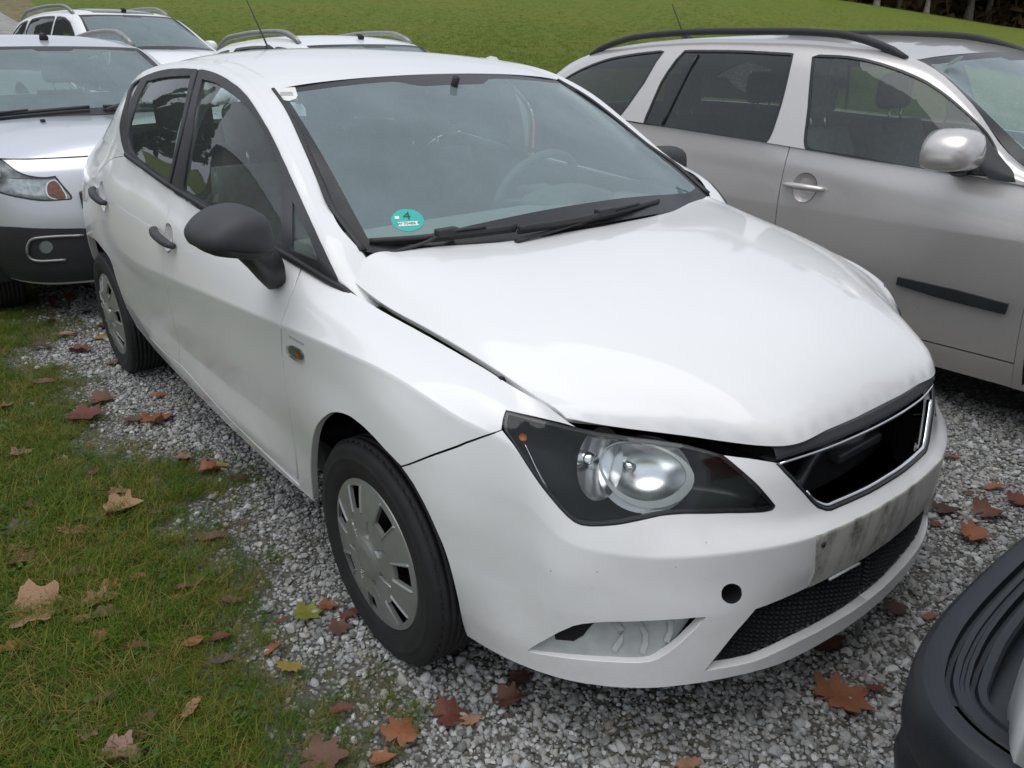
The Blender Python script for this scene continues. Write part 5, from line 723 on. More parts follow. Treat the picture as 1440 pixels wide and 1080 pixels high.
def meadow_mat():
    N = Nodes('meadow_grass'); co = N.coord()
    m = N.n('Mapping', Vector=co); m.inputs['Rotation'].default_value = (0, 0, -.9006); m.inputs['Scale'].default_value = (.55, 1, 1)
    a = N.noise(.30, 7, .62, m.outputs[0]).outputs[0]; b = N.noise(3.4, 6, .72, m.outputs[0]).outputs[0]; f = N.noise(26, 4, .75, co).outputs[0]
    c = N.mix(N.ramp(a, (.36, 0), (.62, 1)), (.105,.190,.014), (.165,.195,.022)); c = N.mix(N.ramp(b, (.36, 0), (.66, .6)), c, (.215,.200,.052)); c = N.mix(N.ramp(f, (.30, .7), (.56, 0)), c, (.095,.145,.016))
    # worn brownish grass along the path on the left
    return N.bsdf(Base__Color=c, Roughness=.9, Specular__IOR__Level=.2, Normal=N.bump(N.n('Math', _operation='ADD', i0=b, i1=f).outputs[0], .9, .08))
lot = sheet('gravel_lot', np.arange(-12, 9.01, .3), np.arange(-14, 14.01, .3), 0, gravel_mat())
xs = np.arange(-10, 6, .12); k = 14
V = np.array([(x, float(verge_y(x))-.17-(j/(k-1))**1.6*9, 0) for x in xs for j in range(k)]); V[:, 2] = terrain(V[:, 0], V[:, 1])+.006
V[:, 1] += np.where(np.arange(len(V)) % k == 0, RN.uniform(-.05, .03, len(V)), 0)
tag(mesh('grass_verge', V, grid_faces(len(xs), k)[::1], soil_mat()), kind='structure')
T, Sx = np.meshgrid(np.concatenate([np.arange(9.3, 30, 1.), np.arange(30, 110, 4.)]), np.linspace(-1.5, 1.7, 60), indexing='ij')
X, Y = from_cam(T, Sx*T); V = np.stack([X, Y, terrain(X, Y)+.012], 2).reshape(-1, 3)
tag(mesh('meadow', V, [f for f in grid_faces(*T.shape)], meadow_mat()), kind='structure')
T, Sx = np.meshgrid(np.arange(10., 70, 1.), np.linspace(-5.2, 0, 6), indexing='ij'); X, Y = from_cam(T, Sx+1.96-.64*T+.25*np.sin(T*.3)); V = np.stack([X, Y, terrain(X, Y)+.03], 2).reshape(-1, 3)
tag(mesh('gravel_path', V, grid_faces(*T.shape), plain('pale_path', (.26,.25,.24), .95, gscale=3, grain=.25)), kind='structure')
T, Sx = np.meshgrid(np.arange(10., 70, 1.), np.linspace(0, 1.8, 4), indexing='ij'); X, Y = from_cam(T, Sx+1.96-.64*T+.25*np.sin(T*.3)); V = np.stack([X, Y, terrain(X, Y)+.024], 2).reshape(-1, 3)
tag(mesh('worn_grass_edge', V, grid_faces(*T.shape), plain('worn_grass', (.14,.115,.045), .95, gscale=2, grain=.35)), kind='structure')

# --- instanced ground cover: pebbles and grass (stuff)
def scatter(name, sources, P, rot, scl, idx, label=None):
    coll = bpy.data.collections.new(name+'_pieces')
    for o in sources: coll.objects.link(o)
    me = bpy.data.meshes.new(name); me.from_pydata([tuple(map(float, p)) for p in P], [], [])
    for nm, ty, arr, key in (('rot', 'FLOAT_VECTOR', rot, 'vector'), ('scl', 'FLOAT', scl, 'value'), ('idx', 'INT', idx, 'value')):
        at = me.attributes.new(nm, ty, 'POINT'); at.data.foreach_set(key, np.asarray(arr).ravel())
    o = bpy.data.objects.new(name, me); COL.objects.link(o); tag(o, kind='stuff')
    ng = bpy.data.node_groups.new(name+'_nodes', 'GeometryNodeTree')
    ng.interface.new_socket('Geometry', in_out='INPUT', socket_type='NodeSocketGeometry'); ng.interface.new_socket('Geometry', in_out='OUTPUT', socket_type='NodeSocketGeometry')
    n = ng.nodes; gi = n.new('NodeGroupInput'); go = n.new('NodeGroupOutput'); ip = n.new('GeometryNodeInstanceOnPoints'); ci = n.new('GeometryNodeCollectionInfo')
    ci.inputs['Collection'].default_value = coll; ci.inputs['Separate Children'].default_value = True; ci.inputs['Reset Children'].default_value = True
    def attr(nm, ty):
        a = n.new('GeometryNodeInputNamedAttribute'); a.data_type = ty; a.inputs['Name'].default_value = nm; return next(q for q in a.outputs if q.enabled and q.name == 'Attribute')
    e2r = n.new('FunctionNodeEulerToRotation'); L = ng.links
    L.new(gi.outputs[0], ip.inputs['Points']); L.new(ci.outputs[0], ip.inputs['Instance']); ip.inputs['Pick Instance'].default_value = True
    L.new(attr('idx', 'INT'), ip.inputs['Instance Index']); L.new(attr('rot', 'FLOAT_VECTOR'), e2r.inputs[0]); L.new(e2r.outputs[0], ip.inputs['Rotation']); L.new(attr('scl', 'FLOAT'), ip.inputs['Scale'])
    L.new(ip.outputs[0], go.inputs[0]); md = o.modifiers.new('scatter', 'NODES'); md.node_group = ng
    return o
def loose(name, V, F, mat, smooth=True):
    o = mesh(name, V, F, mat, None, smooth); COL.objects.unlink(o); return o
def ico():
    p = (1+5**.5)/2
    V = np.array([(-1,p,0),(1,p,0),(-1,-p,0),(1,-p,0),(0,-1,p),(0,1,p),(0,-1,-p),(0,1,-p),(p,0,-1),(p,0,1),(-p,0,-1),(-p,0,1)], float); V /= np.linalg.norm(V[0])
    F = [(0,11,5),(0,5,1),(0,1,7),(0,7,10),(0,10,11),(1,5,9),(5,11,4),(11,10,2),(10,7,6),(7,1,8),(3,9,4),(3,4,2),(3,2,6),(3,6,8),(3,8,9),(4,9,5),(2,4,11),(6,2,10),(8,6,7),(9,8,1)]
    return V, F
def subdiv(V, F):
    V = list(map(tuple, V)); c = {}; G = []
    def mid(a, b):
        k = (min(a, b), max(a, b))
        if k not in c: m = (np.array(V[a])+np.array(V[b]))/2; V.append(tuple(m/np.linalg.norm(m))); c[k] = len(V)-1
        return c[k]
    for a, b, d in F: x, y, z = mid(a, b), mid(b, d), mid(d, a); G += [(a,x,z),(b,y,x),(d,z,y),(x,y,z)]
    return np.array(V), G
def pebble_mat():
    N = Nodes('pebble'); r = N.n('ObjectInfo').outputs['Random']; co = N.coord()
    c = N.ramp(r, (0, (.13,.13,.128)), (.10, (.20,.202,.20)), (.28, (.28,.282,.28)), (.48, (.37,.372,.37)), (.64, (.33,.315,.285)), (.80, (.47,.475,.475)), (.95, (.60,.60,.60)), (1, (.25,.21,.16)))
    c = N.mix(N.ramp(N.noise(60, 5, .65, co).outputs[0], (.35, 0), (.72, .55)), c, (.17,.165,.15))
    return N.bsdf(Base__Color=c, Roughness=.72, Normal=N.bump(N.noise(180, 4, .6, co).outputs[0], .25, .002))
pm = pebble_mat(); peb = []
for k in range(9):
    V, F = subdiv(*ico()); V = V*np.array([1, RN.uniform(.55, .92), RN.uniform(.34, .66)])
    for q in range(9):      # flatten facets so each reads as a broken stone
        d = RN.normal(size=3); d /= np.linalg.norm(d); lim = RN.uniform(.34, .62); o_ = V@d; V = V-np.outer(np.maximum(o_-lim, 0), d)*.97
    peb.append(loose('pebble', V, F, pm, False))
n = 460000; P = np.stack([RN.uniform(-5.2, 2.4, n), RN.uniform(-1.75, 3.4, n)], 1)
dist = np.hypot(P[:, 0]-1.455, P[:, 1]+1.533)
e = P[:, 1]-verge_y(P[:, 0])
nz = np.sin(P[:, 0]*5.3+1.7*np.sin(P[:, 1]*4.1))*.5+np.sin(P[:, 1]*7.7+2.1*np.sin(P[:, 0]*3.3))*.5
keep = RN.random(n) < np.clip(.30+(e+.06-.13*nz)/.26, .02, 1)*(.25+.75*np.clip((e-.02)/.25+.4, 0, 1))
keep &= (e > -.42) & ~((abs(P[:, 1]) < .50) & (P[:, 0] < .2) & (P[:, 0] > -2.9)) & ~((P[:, 1] > 1.95) & (P[:, 1] < 3.0) & (P[:, 0] < 1.6))
keep &= RN.random(n) < np.clip(1.25-.10*dist, .55, 1)
P = P[keep]; n = len(P); scl = np.clip(RN.lognormal(math.log(.0069), .45, n), .0035, .022)
z = terrain(P[:, 0], P[:, 1])+scl*RN.uniform(-.15, .55, n)
rot = np.stack([RN.normal(0, .35, n), RN.normal(0, .35, n), RN.uniform(0, 6.28, n)], 1)
scatter('gravel', peb, np.column_stack([P, z]), rot, scl, RN.integers(0, len(peb), n))
def blade_mat(name, stops):
    N = Nodes(name); r = N.n('ObjectInfo').outputs['Random']; c = N.ramp(r, *stops); b = N.n('BsdfPrincipled', Base__Color=c, Roughness=.6, Specular__IOR__Level=.3)
    t = N.n('BsdfTranslucent', Color=c); m = N.n('MixShader', Fac=.30, i1=b.outputs[0], i2=t.outputs[0]); N.t.links.new(m.outputs[0], N.out.inputs[0]); return N.m
gm = blade_mat('grass_blades', ((0, (.042,.100,.006)), (.34, (.078,.150,.009)), (.60, (.135,.175,.013)), (.80, (.21,.18,.03)), (1, (.29,.22,.075))))
cm = blade_mat('clover_leaves', ((0, (.038,.095,.016)), (1, (.085,.15,.028))))
def blades(k, h0, h1, spread, lean, wd):
    V, F = [], []
    for _ in range(k):
        x, y = RN.normal(0, spread, 2); a = RN.uniform(0, 6.28); h = RN.uniform(h0, h1); ln = RN.uniform(*lean); w_ = wd*RN.uniform(.7, 1.3)
        dx, dy = math.cos(a), math.sin(a); px, py = -dy*w_, dx*w_; b = len(V)
        for t, ws_ in ((0, 1), (.4, .9), (.75, .6), (1, .05)):
            ox, oy, oz = x+dx*ln*h*t**1.6, y+dy*ln*h*t**1.6, h*(t-.35*ln*t*t)
            V += [(ox-px*ws_, oy-py*ws_, oz), (ox+px*ws_, oy+py*ws_, oz)]
        F += [(b+2*q, b+2*q+1, b+2*q+3, b+2*q+2) for q in range(3)]
    return V, F
tufts = [loose('grass_tuft', *blades(24, .018, .058, .020, (.3, 1.7), .00085), gm, False) for _ in range(6)]
for _ in range(2):       # clover and small round weeds
    V, F = [], []
    for q in range(9):
        x, y = RN.normal(0, .022, 2); h = RN.uniform(.010, .030); r = RN.uniform(.003, .0055)
        for k in range(3):
            a = k*2.09+RN.uniform(0, 6); cx, cy = x+r*math.cos(a), y+r*math.sin(a); b = len(V)
            V += [(cx+r*math.cos(u), cy+r*math.sin(u), h+.3*r*math.sin(u+a)) for u in np.linspace(0, 6.28, 7)[:-1]]; F.append(tuple(range(b, b+6)))
    tufts.append(loose('clover', V, F, cm, False))
n = 62000; P = np.stack([RN.uniform(-6.5, 1.6, n), RN.uniform(-3.6, -.4, n)], 1); e = P[:, 1]-verge_y(P[:, 0]); dist = np.hypot(P[:, 0]-1.455, P[:, 1]+1.533)
nz = np.sin(P[:, 0]*5.3+1.7*np.sin(P[:, 1]*4.1))*.5+np.sin(P[:, 1]*7.7+2.1*np.sin(P[:, 0]*3.3))*.5
p_ = np.clip((.12-e+.15*nz)/.26, 0, 1)**.9*np.clip(1.15-.09*dist, .4, 1)
keep = RN.random(n) < p_; P1 = P[keep]; e1 = e[keep]; s1 = RN.uniform(.7, 1.35, len(P1))*np.clip(.55-e1*1.1, .45, 1.05)
m = 9000; Q = np.stack([RN.uniform(-4.5, 2.2, m), RN.uniform(-1.2, 3.2, m)], 1); nq = np.sin(Q[:, 0]*2.3+1.9*np.sin(Q[:, 1]*2.9))+np.sin(Q[:, 1]*3.7+1.1*np.sin(Q[:, 0]*4.3))
kq = (RN.random(m) < np.clip((nq-.85)/1.2, 0, .55)) & ~((abs(Q[:, 1]) < .7) & (Q[:, 0] < .4)); Q = Q[kq]
P = np.vstack([P1, Q]); scl = np.concatenate([s1, RN.uniform(.22, .5, len(Q))]); n = len(P)
rot = np.stack([RN.normal(0, .12, n), RN.normal(0, .12, n), RN.uniform(0, 6.28, n)], 1)
ix = np.where(RN.random(n) < .97, RN.integers(2, 8, n), RN.integers(0, 2, n))      # the two clovers sort first
scatter('grass', tufts, np.column_stack([P, terrain(P[:, 0], P[:, 1])+.004]), rot, scl, ix)

# meadow grass: clumps over the nearer part of the slope, the material alone farther up
mm = blade_mat('meadow_blades', ((0, (.10,.180,.012)), (.4, (.125,.205,.015)), (.7, (.16,.21,.020)), (1, (.205,.205,.033))))
mt = [loose('meadow_tuft', *blades(14, .06, .16, .10, (.4, 1.6), .005), mm, False) for _ in range(4)]
n = 80000; t = 9.4+52*RN.random(n)**2.1; q = RN.uniform(-.62, .66, n); X, Y = from_cam(t, q*t); ok = ~((q*t < 1.96-.64*t+.6))
P = np.column_stack([X, Y, terrain(X, Y)+.005])[ok]; n = len(P)
scatter('meadow_grass', mt, P, np.stack([RN.normal(0, .1, n), RN.normal(0, .1, n), RN.uniform(0, 6.28, n)], 1), RN.uniform(.35, .75, n)*np.clip(1.15-t[ok]/70, .4, 1), RN.integers(0, 4, n))
# --- trees: trunk and crown as parts, leaf clumps spread through the crown
bark = plain('bark', (.10,.085,.07), .9, grain=.5, gscale=6, bump=.6, bscale=30); bark_pale = plain('pale_bark', (.24,.22,.19), .9, grain=.4, gscale=5)
def crown_mat(name, a, b):
    N = Nodes(name); c = N.mix(N.ramp(N.noise(1.3, 5, .7).outputs[0], (.35, 0), (.65, 1)), a, b); return N.bsdf(Base__Color=c, Roughness=.8, Specular__IOR__Level=.2)
fir = crown_mat('dark_needles', (.012,.024,.010), (.030,.044,.018)); brown = crown_mat('brown_autumn_leaves', (.045,.030,.014), (.085,.055,.022))
def tree_meshes(h, r, z0, k, leaf, conifer):
    V, F = [], []
    for _ in range(k):
        t = RN.random()**(.8 if conifer else .6); z_ = z0+(h-z0)*t
        rr = r*((1-t)**.85 if conifer else math.sqrt(max(.02, 1-(2*t-1)**2)))*(1+.25*math.sin(z_*2.3))
        a = RN.uniform(0, 6.28); q = rr*RN.random()**.4; c = np.array([q*math.cos(a), q*math.sin(a), z_-(.25*q if conifer else 0)])
        u = RN.normal(size=3); u /= np.linalg.norm(u); v = np.cross(u, RN.normal(size=3)); v /= np.linalg.norm(v); s = leaf*RN.uniform(.5, 1.3); b = len(V)
        V += [c+s*u, c+s*.5*v, c-s*u, c-s*.5*v]; F.append((b, b+1, b+2, b+3))
    cr = bpy.data.meshes.new('crown'); cr.from_pydata([tuple(map(float, p)) for p in V], [], F)
    mb = MB(); mb.add(*tube([(0, 0, -.6), (.03*r, 0, h*.25), (-.02*r, .03*r, h*.6), (0, 0, h*.97)], [h*.021, h*.016, h*.010, .02], 9))
    for q in range(9):
        a = RN.uniform(0, 6.28); z_ = h*RN.uniform(.28, .8); mb.add(*tube([(0, 0, z_), (r*.35*math.cos(a), r*.35*math.sin(a), z_+.2), (r*.75*math.cos(a), r*.75*math.sin(a), z_+(.1 if conifer else 1.2))], [h*.006, h*.004, .01], 5))
    tk = bpy.data.meshes.new('trunk'); tk.from_pydata([tuple(map(float, p)) for p in np.vstack(mb.V)], [], mb.F); return tk, cr
kinds = [(tree_meshes(17, 2.6, 2.6, 2600, .55, True), bark, fir), (tree_meshes(15, 2.9, 4.5, 1500, .42, False), bark_pale, brown)]
def tree(name, x, y, kd, label, group=None, sc=1.0):
    (tk, cr), tm, fm = kinds[kd]; t = thing(name, label, 'tree', (x, y, float(terrain(x, y))), RN.uniform(0, 6.28), group); t.scale = (sc, sc, sc*RN.uniform(.9, 1.1))
    for nm, me, mt in (('trunk', tk, tm), ('crown', cr, fm)):
        if not me.materials: me.materials.append(mt)
        link(bpy.data.objects.new(nm, me), t)
# --- the wood at the upper edge of the meadow
for k in range(46):
    q = .345+.40*((k*.618) % 1); t = 61+12*RN.random()**1.3; x, y = from_cam(t, q*t)
    kd = 0 if RN.random() < .55 else 1
    tree('conifer' if kd == 0 else 'bare_autumn_tree', x, y, kd, ('tall dark conifer in the wood along the top of the meadow', 'pale-trunked brown autumn tree in the wood along the top of the meadow')[kd], ('conifers of the wood above the meadow', 'autumn trees of the wood above the meadow')[kd], RN.uniform(.8, 1.15))
V, F = [], []
for k in range(7000):
    q = .33+.44*RN.random(); t = 62+20*RN.random(); x, y = from_cam(t, q*t); z = float(terrain(x, y))+RN.random()**2*2.2; a, b = RN.normal(0, .3, 3), RN.normal(0, .3, 3); c = np.array([x, y, z]); i = len(V)
    V += [c+a, c+b, c-a, c-b]; F.append((i, i+1, i+2, i+3))
tag(mesh('undergrowth', V, F, brown, None, False), kind='stuff')
# --- what stands off to the left of the picture and shows in the side windows and the paint
hs_ = thing('house', 'rendered house with a dark gable roof, reflected in the side windows', 'house', (-14.5, -9.8, float(terrain(-14.5, -9.8))), .30)
mesh('wall', *box(-6, 6, -3.5, 3.5, -.5, 3.4), plain('pale_render', (.30, .29, .26), .9), hs_, False)
rt = plain('dark_roof_tiles', (.05, .042, .04), .8, grain=.4, gscale=9)
for s in (-1, 1):
    mb = MB()
    for k in range(14):
        a, b = k/14, (k+1.08)/14; y0, y1 = s*(4.1-4.1*a), s*(4.1-4.1*b); z0, z1 = 2.95+3.3*a, 2.95+3.3*b
        mb.add([(-6.5, y0, z0+.05), (6.5, y0, z0+.05), (6.5, y1, z1), (-6.5, y1, z1), (-6.5, y0, z0), (6.5, y0, z0)], [(0,1,2,3), (4,5,1,0)])
    mb.build('roof', rt, hs_, False)
for s in (-1, 1): mesh('gable', [(s*6, -3.5, 3.4), (s*6, 3.5, 3.4), (s*6, 0, 6.1)], [(0, 1, 2)], bpy.data.materials['pale_render'], hs_, False)
for x in (-4, -1, 2):
    f = mesh('window', *box(x-.5, x+.5, 3.47, 3.53, 1.0, 2.3), M['card'], hs_, False); mesh('pane', *box(x-.43, x+.43, 3.52, 3.54, 1.07, 2.23), M['roof_glass'], f, False)
for x, y, k, lb in ((-24,-6.0,.62,'dark conifer beside the house, reflected in the rear side window'),(-19.5,-4.9,.42,'small conifer in front of the tall one by the house'),(-29,-8.5,.8,'tallest conifer behind the house'),(-33,-5.5,.7,'conifer farthest along the lane past the house')): tree('conifer', x, y, 0, lb, None, k)
# ================================================================ the white hatchback (front axle at the world origin)
def O(n): return np.array(WH_OUTLINES[n][1], float)
car = thing('hatchback', 'white five-door hatchback with its grille missing, standing on the gravel', 'car')
S_, G_, RF, WS, BN = WH_SIDE, WH_GLASSHOUSE, WH_ROOF, WH_SCREEN, WH_BONNET
BOTH = (-1, 1)
# --- painted body
V1 = trim(G_, O('glasshouse'), h=.05, lip=.010, nolip=lambda q: (q[:, 1] < 2e-3) | (q[:, 1] > G_.V-2e-3))
V2 = trim(S_, O('quarter'), h=.05, lip=.03, nolip=lambda q: (q[:, 1] > S_.V-2e-3) | (q[:, 0] < 2e-3))
V3 = trim(S_, O('sill'), h=.05, gap=.001, lip=.03)
# smooth joints: glasshouse to roof along the gutter, glasshouse to quarter along the belt
def g_norm(V, row): u = np.interp(-V[:, 0], -G_.P[:, row, 0], G_.u); return G_.nrm(u, np.full(len(u), G_.V if row else 0.))
def r_norm(V): u = np.interp(-V[:, 0], -RF.P[:, -1, 0], RF.u); return RF.nrm(u, np.full(len(u), RF.V))
def s_norm(V): u = np.interp(V[:, 0], S_.P[3:12, -1, 0], S_.u[3:12]); return S_.nrm(u, np.full(len(u), S_.V))
def on_line(V, S, row, tol=.006):
    x = V[:, 0]; k = np.argsort(S.P[:, row, 0]); y = np.interp(x, S.P[k, row, 0], S.P[k, row, 1]); z = np.interp(x, S.P[k, row, 0], S.P[k, row, 2]); return np.hypot(V[:, 1]-y, V[:, 2]-z) < tol
V1 = blend(V1, G_, lambda V, N: on_line(V, G_, 4) & (V[:, 0] < -.95), r_norm)
V1 = blend(V1, G_, lambda V, N: on_line(V, G_, 0) & (V[:, 0] < -1.86) & (V[:, 0] > -2.72), s_norm)
V2 = blend(V2, S_, lambda V, N: (V[:, 2] > .9) & on_line(V, G_, 0, .01) & (V[:, 0] < -1.86) & (V[:, 0] > -2.72), lambda V: g_norm(V, 0))
def merge(*ds):
    V = np.vstack([d[0] for d in ds]); N = np.vstack([d[2] for d in ds]); F = []; k = 0
    for d in ds: F += [tuple(i+k for i in f) for f in d[1]]; k += len(d[0])
    return V, F, N
body = put('body', merge(V1, V2, V3), M['white'], car, BOTH, True)[0]
put('roof', blend(full(RF, 60, 24), RF, lambda V, N: on_line(V, G_, 4) & (V[:, 0] < -.95), lambda V: g_norm(V, 4)), M['white'], car, BOTH, True)
bo = np.vstack([np.stack([np.linspace(0, BN.U, 60), np.zeros(60)], 1), np.stack([np.full(40, BN.U), np.linspace(0, BN.V, 40)], 1), np.stack([np.linspace(BN.U, 0, 60), np.full(60, BN.V)], 1), np.stack([np.zeros(40), np.linspace(BN.V, 0, 40)], 1)])
bonnet = put('bonnet', trim(BN, bo, h=.035, lip=.022, round_=.004), M['white'], car, BOTH, True)[0]
put('bonnet_dark_sheet', full(BN, 30, 16, off=-.045, u=(0, .985), v=(0, .97)), M['dark'], bonnet, BOTH, True)  # black sheet paints the shade under the bonnet edge
put('front_wing', trim(S_, O('wing'), h=.03, gap=.0022, lip=.02), M['white'], car, BOTH)
doors = put('front_door', trim(S_, O('front_door'), [ellipse(O('handle_front').mean(0), .052, .034)], h=.04, gap=.0048, lip=.02), M['white'], car, BOTH)
rdoors = put('rear_door', trim(S_, O('rear_door'), [ellipse(O('handle_rear').mean(0), .052, .034)], h=.04, gap=.002, lip=.02), M['white'], car, BOTH)
# bumper: the fog opening, lower grille and towing-eye hole are real holes
bumper = put('front_bumper', trim(S_, O('bumper'), [O('fog'), O('pdc')], h=.022, gap=.0012, lip=.022), M['white'], car, BOTH, True)[0]
put('towing_eye_hole', bowl(S_, O('pdc'), .06), M['dark'], bumper, (-1, 1))
fo = dedupe(O('fog')); v0_, v1_ = fo[:, 1].min(), fo[:, 1].max()
def fog_d(uv): return .008+.042*np.clip((uv[:, 1]-v0_)/(v1_-v0_), 0, 1)      # the blanking panel leans back towards its top
put('fog_recess', trim(S_, inset(fo, -.006), h=.02, lip=0, disp=lambda uv: -fog_d(uv)), M['bumper_in'], bumper, (-1, 1))
for side in BOTH:
    for nm in ('fog_rib_a', 'fog_rib_b', 'fog_rib_c'):      # moulded ribs across the blanked recess
        q = O(nm); n_ = len(q); P = S_.pos(q[:, 0], q[:, 1])-S_.nrm(q[:, 0], q[:, 1])*(fog_d(q)-.001)[:, None]
        mesh('fog_recess_rib', *tube(P*[1, side, 1], .0085, 4, .8), M['bumper_in'], bumper, False)
    q = O('fog_hole'); P = S_.pos(q[:, 0], q[:, 1])-S_.nrm(q[:, 0], q[:, 1])*(fog_d(q)-.003)[:, None]
    n_ = len(q); mesh('dark_hole_patch', np.vstack([P, P-S_.nrm(q[:, 0], q[:, 1])*.03])*[1, side, 1], [tuple(range(n_))]+[(i, (i+1) % n_, n_+(i+1) % n_, n_+i) for i in range(n_)], M['dark'], bumper, False)  # flat black face paints the shaded depth of the hole
# lower grille with honeycomb relief
lg = O('lower_grille')
grille = put('lower_grille', trim(S_, lg, h=.02, lip=.0, off=-.030), M['plastic'], car, BOTH, True)[0]
mb = MB(); lgi = inset(lg if area(lg) > 0 else lg[::-1], .012); lo, hi = lgi.min(0), lgi.max(0); k = 0
for i, uu in enumerate(np.arange(lo[0], hi[0], .0165)):
    for j, vv in enumerate(np.arange(lo[1], hi[1], .0125)):
        c = np.array([uu, vv+(i % 2)*.00625])
        if not inside(c[None], lgi)[0]: continue
        a = np.linspace(0, 2*np.pi, 7)[:-1]; o = c+np.stack([.0085*np.cos(a), .0062*np.sin(a)], 1); inn = c+np.stack([.0055*np.cos(a), .004*np.sin(a)], 1)
        uv = np.clip(np.vstack([o, inn]), 0, [S_.U, S_.V]); n = S_.nrm(uv[:, 0], uv[:, 1]); P = S_.pos(uv[:, 0], uv[:, 1])-n*np.repeat([.0295, .018], 6)[:, None]
        mb.add(P, [(q, (q+1) % 6, 6+(q+1) % 6, 6+q) for q in range(6)])
mb.mirror().build('honeycomb', M['plastic'], grille, False)['kind'] = 'stuff'
# grille opening: chrome surround, dark cavity, broken fittings
ge = O('grille_edge'); P = S_.pos(ge[:, 0], ge[:, 1]); N = S_.nrm(ge[:, 0], ge[:, 1]); Mr = np.array([1, -1, 1])
loop_ = lambda d, up=0: np.vstack([((P-N*d+[0, 0, up])*Mr)[::-1], (P-N*d+[0, 0, up])[1:]])
mesh('grille_surround', *tube(loop_(.004), .0055, 8), M['gloss_black'], car)
q = loop_(.011, .009); n_ = len(P); mesh('grille_chrome_strip', *tube(q[int(n_*.42):int(n_*1.80)], .0065, 8, .9), M['chrome'], car)
top = np.array([(.722,-.307,.662),(.748,-.20,.668),(.760,-.10,.671),(.764,0,.672),(.760,.10,.671),(.748,.20,.668),(.722,.307,.662)])
mesh('grille_top_chrome', *tube(spline(top, 40), .0032, 8), M['chrome'], car)
top2 = spline(top*[1, 1.03, 1], 60); band = np.stack([top2+[dx, 0, dz] for dx, dz in ((-.045,.033),(-.016,.033),(-.010,.030),(-.003,.016),(-.002,.010),(-.006,.005),(-.04,.002))], 1)
mesh('grille_top_panel', band.reshape(-1, 3), grid_faces(60, 7), M['plastic_worn'], car, False)  # paler plastic paints in the band's soft highlight
mb = MB()
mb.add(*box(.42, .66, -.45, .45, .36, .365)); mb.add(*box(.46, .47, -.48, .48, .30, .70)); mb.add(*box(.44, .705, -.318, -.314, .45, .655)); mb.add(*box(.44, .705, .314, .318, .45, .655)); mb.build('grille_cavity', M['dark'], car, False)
mb = MB()
mb.add(*tube(spline([(.70,-.20,.565),(.66,-.05,.585),(.67,.08,.57),(.64,.2,.60)], 24), .014, 6))
mb.add(*tube(spline([(.60,-.1,.60),(.62,.05,.64),(.61,.17,.615),(.64,.26,.63)], 24), .012, 6))
mb.add(*rbox((.655, .215, .60), (.02, .045, .028), .008)); mb.add(*rbox((.66, .08, .555), (.03, .09, .012), .006)); mb.add(*rbox((.63, -.02, .655), (.05, .20, .007), .004))
mb.build('broken_grille_fitting', M['fitting'], car)
for k in range(9): mesh('radiator_fin', *box(.50, .515, -.36, .36, .47+.025*k, .478+.025*k), M['fitting'], car, False)
# licence plate holder, dirty
def plate_mat():
    N = Nodes('dirty_plate_holder'); co = N.coord()
    st = N.n('Mapping', Vector=co); st.inputs['Scale'].default_value = (1, 1, .35)
    a = N.ramp(N.noise(16, 7, .66, st.outputs[0]).outputs[0], (.47, 0), (.63, 1)); b = N.ramp(N.noise(46, 4, .7, co).outputs[0], (.3, .35), (.7, 1))
    f = N.n('Math', _operation='MULTIPLY', i0=a, i1=b).outputs[0]
    return N.bsdf(Base__Color=N.mix(f, (.52, .51, .47), (.085, .075, .06)), Roughness=.55, Coat__Weight=.2)
M['plate'] = plate_mat()
plate = put('licence_plate_holder', trim(S_, inset(O('plate'), .003), h=.03, lip=.006, off=.004), M['plate'], car, BOTH, True)[0]
mesh('plate_holder_screw', *lathe([(.006, 0), (.006, .003), (.0005, .004)], 12), M['seal'], plate).matrix_local = Matrix.Translation((.803, -.245, .495)) @ Matrix.Rotation(-math.pi/2, 4, 'Z')
mesh('plate_holder_clip', *tube([(.805,-.20,.392),(.814,-.10,.392)], .003, 6), M['bumper_in'], plate)
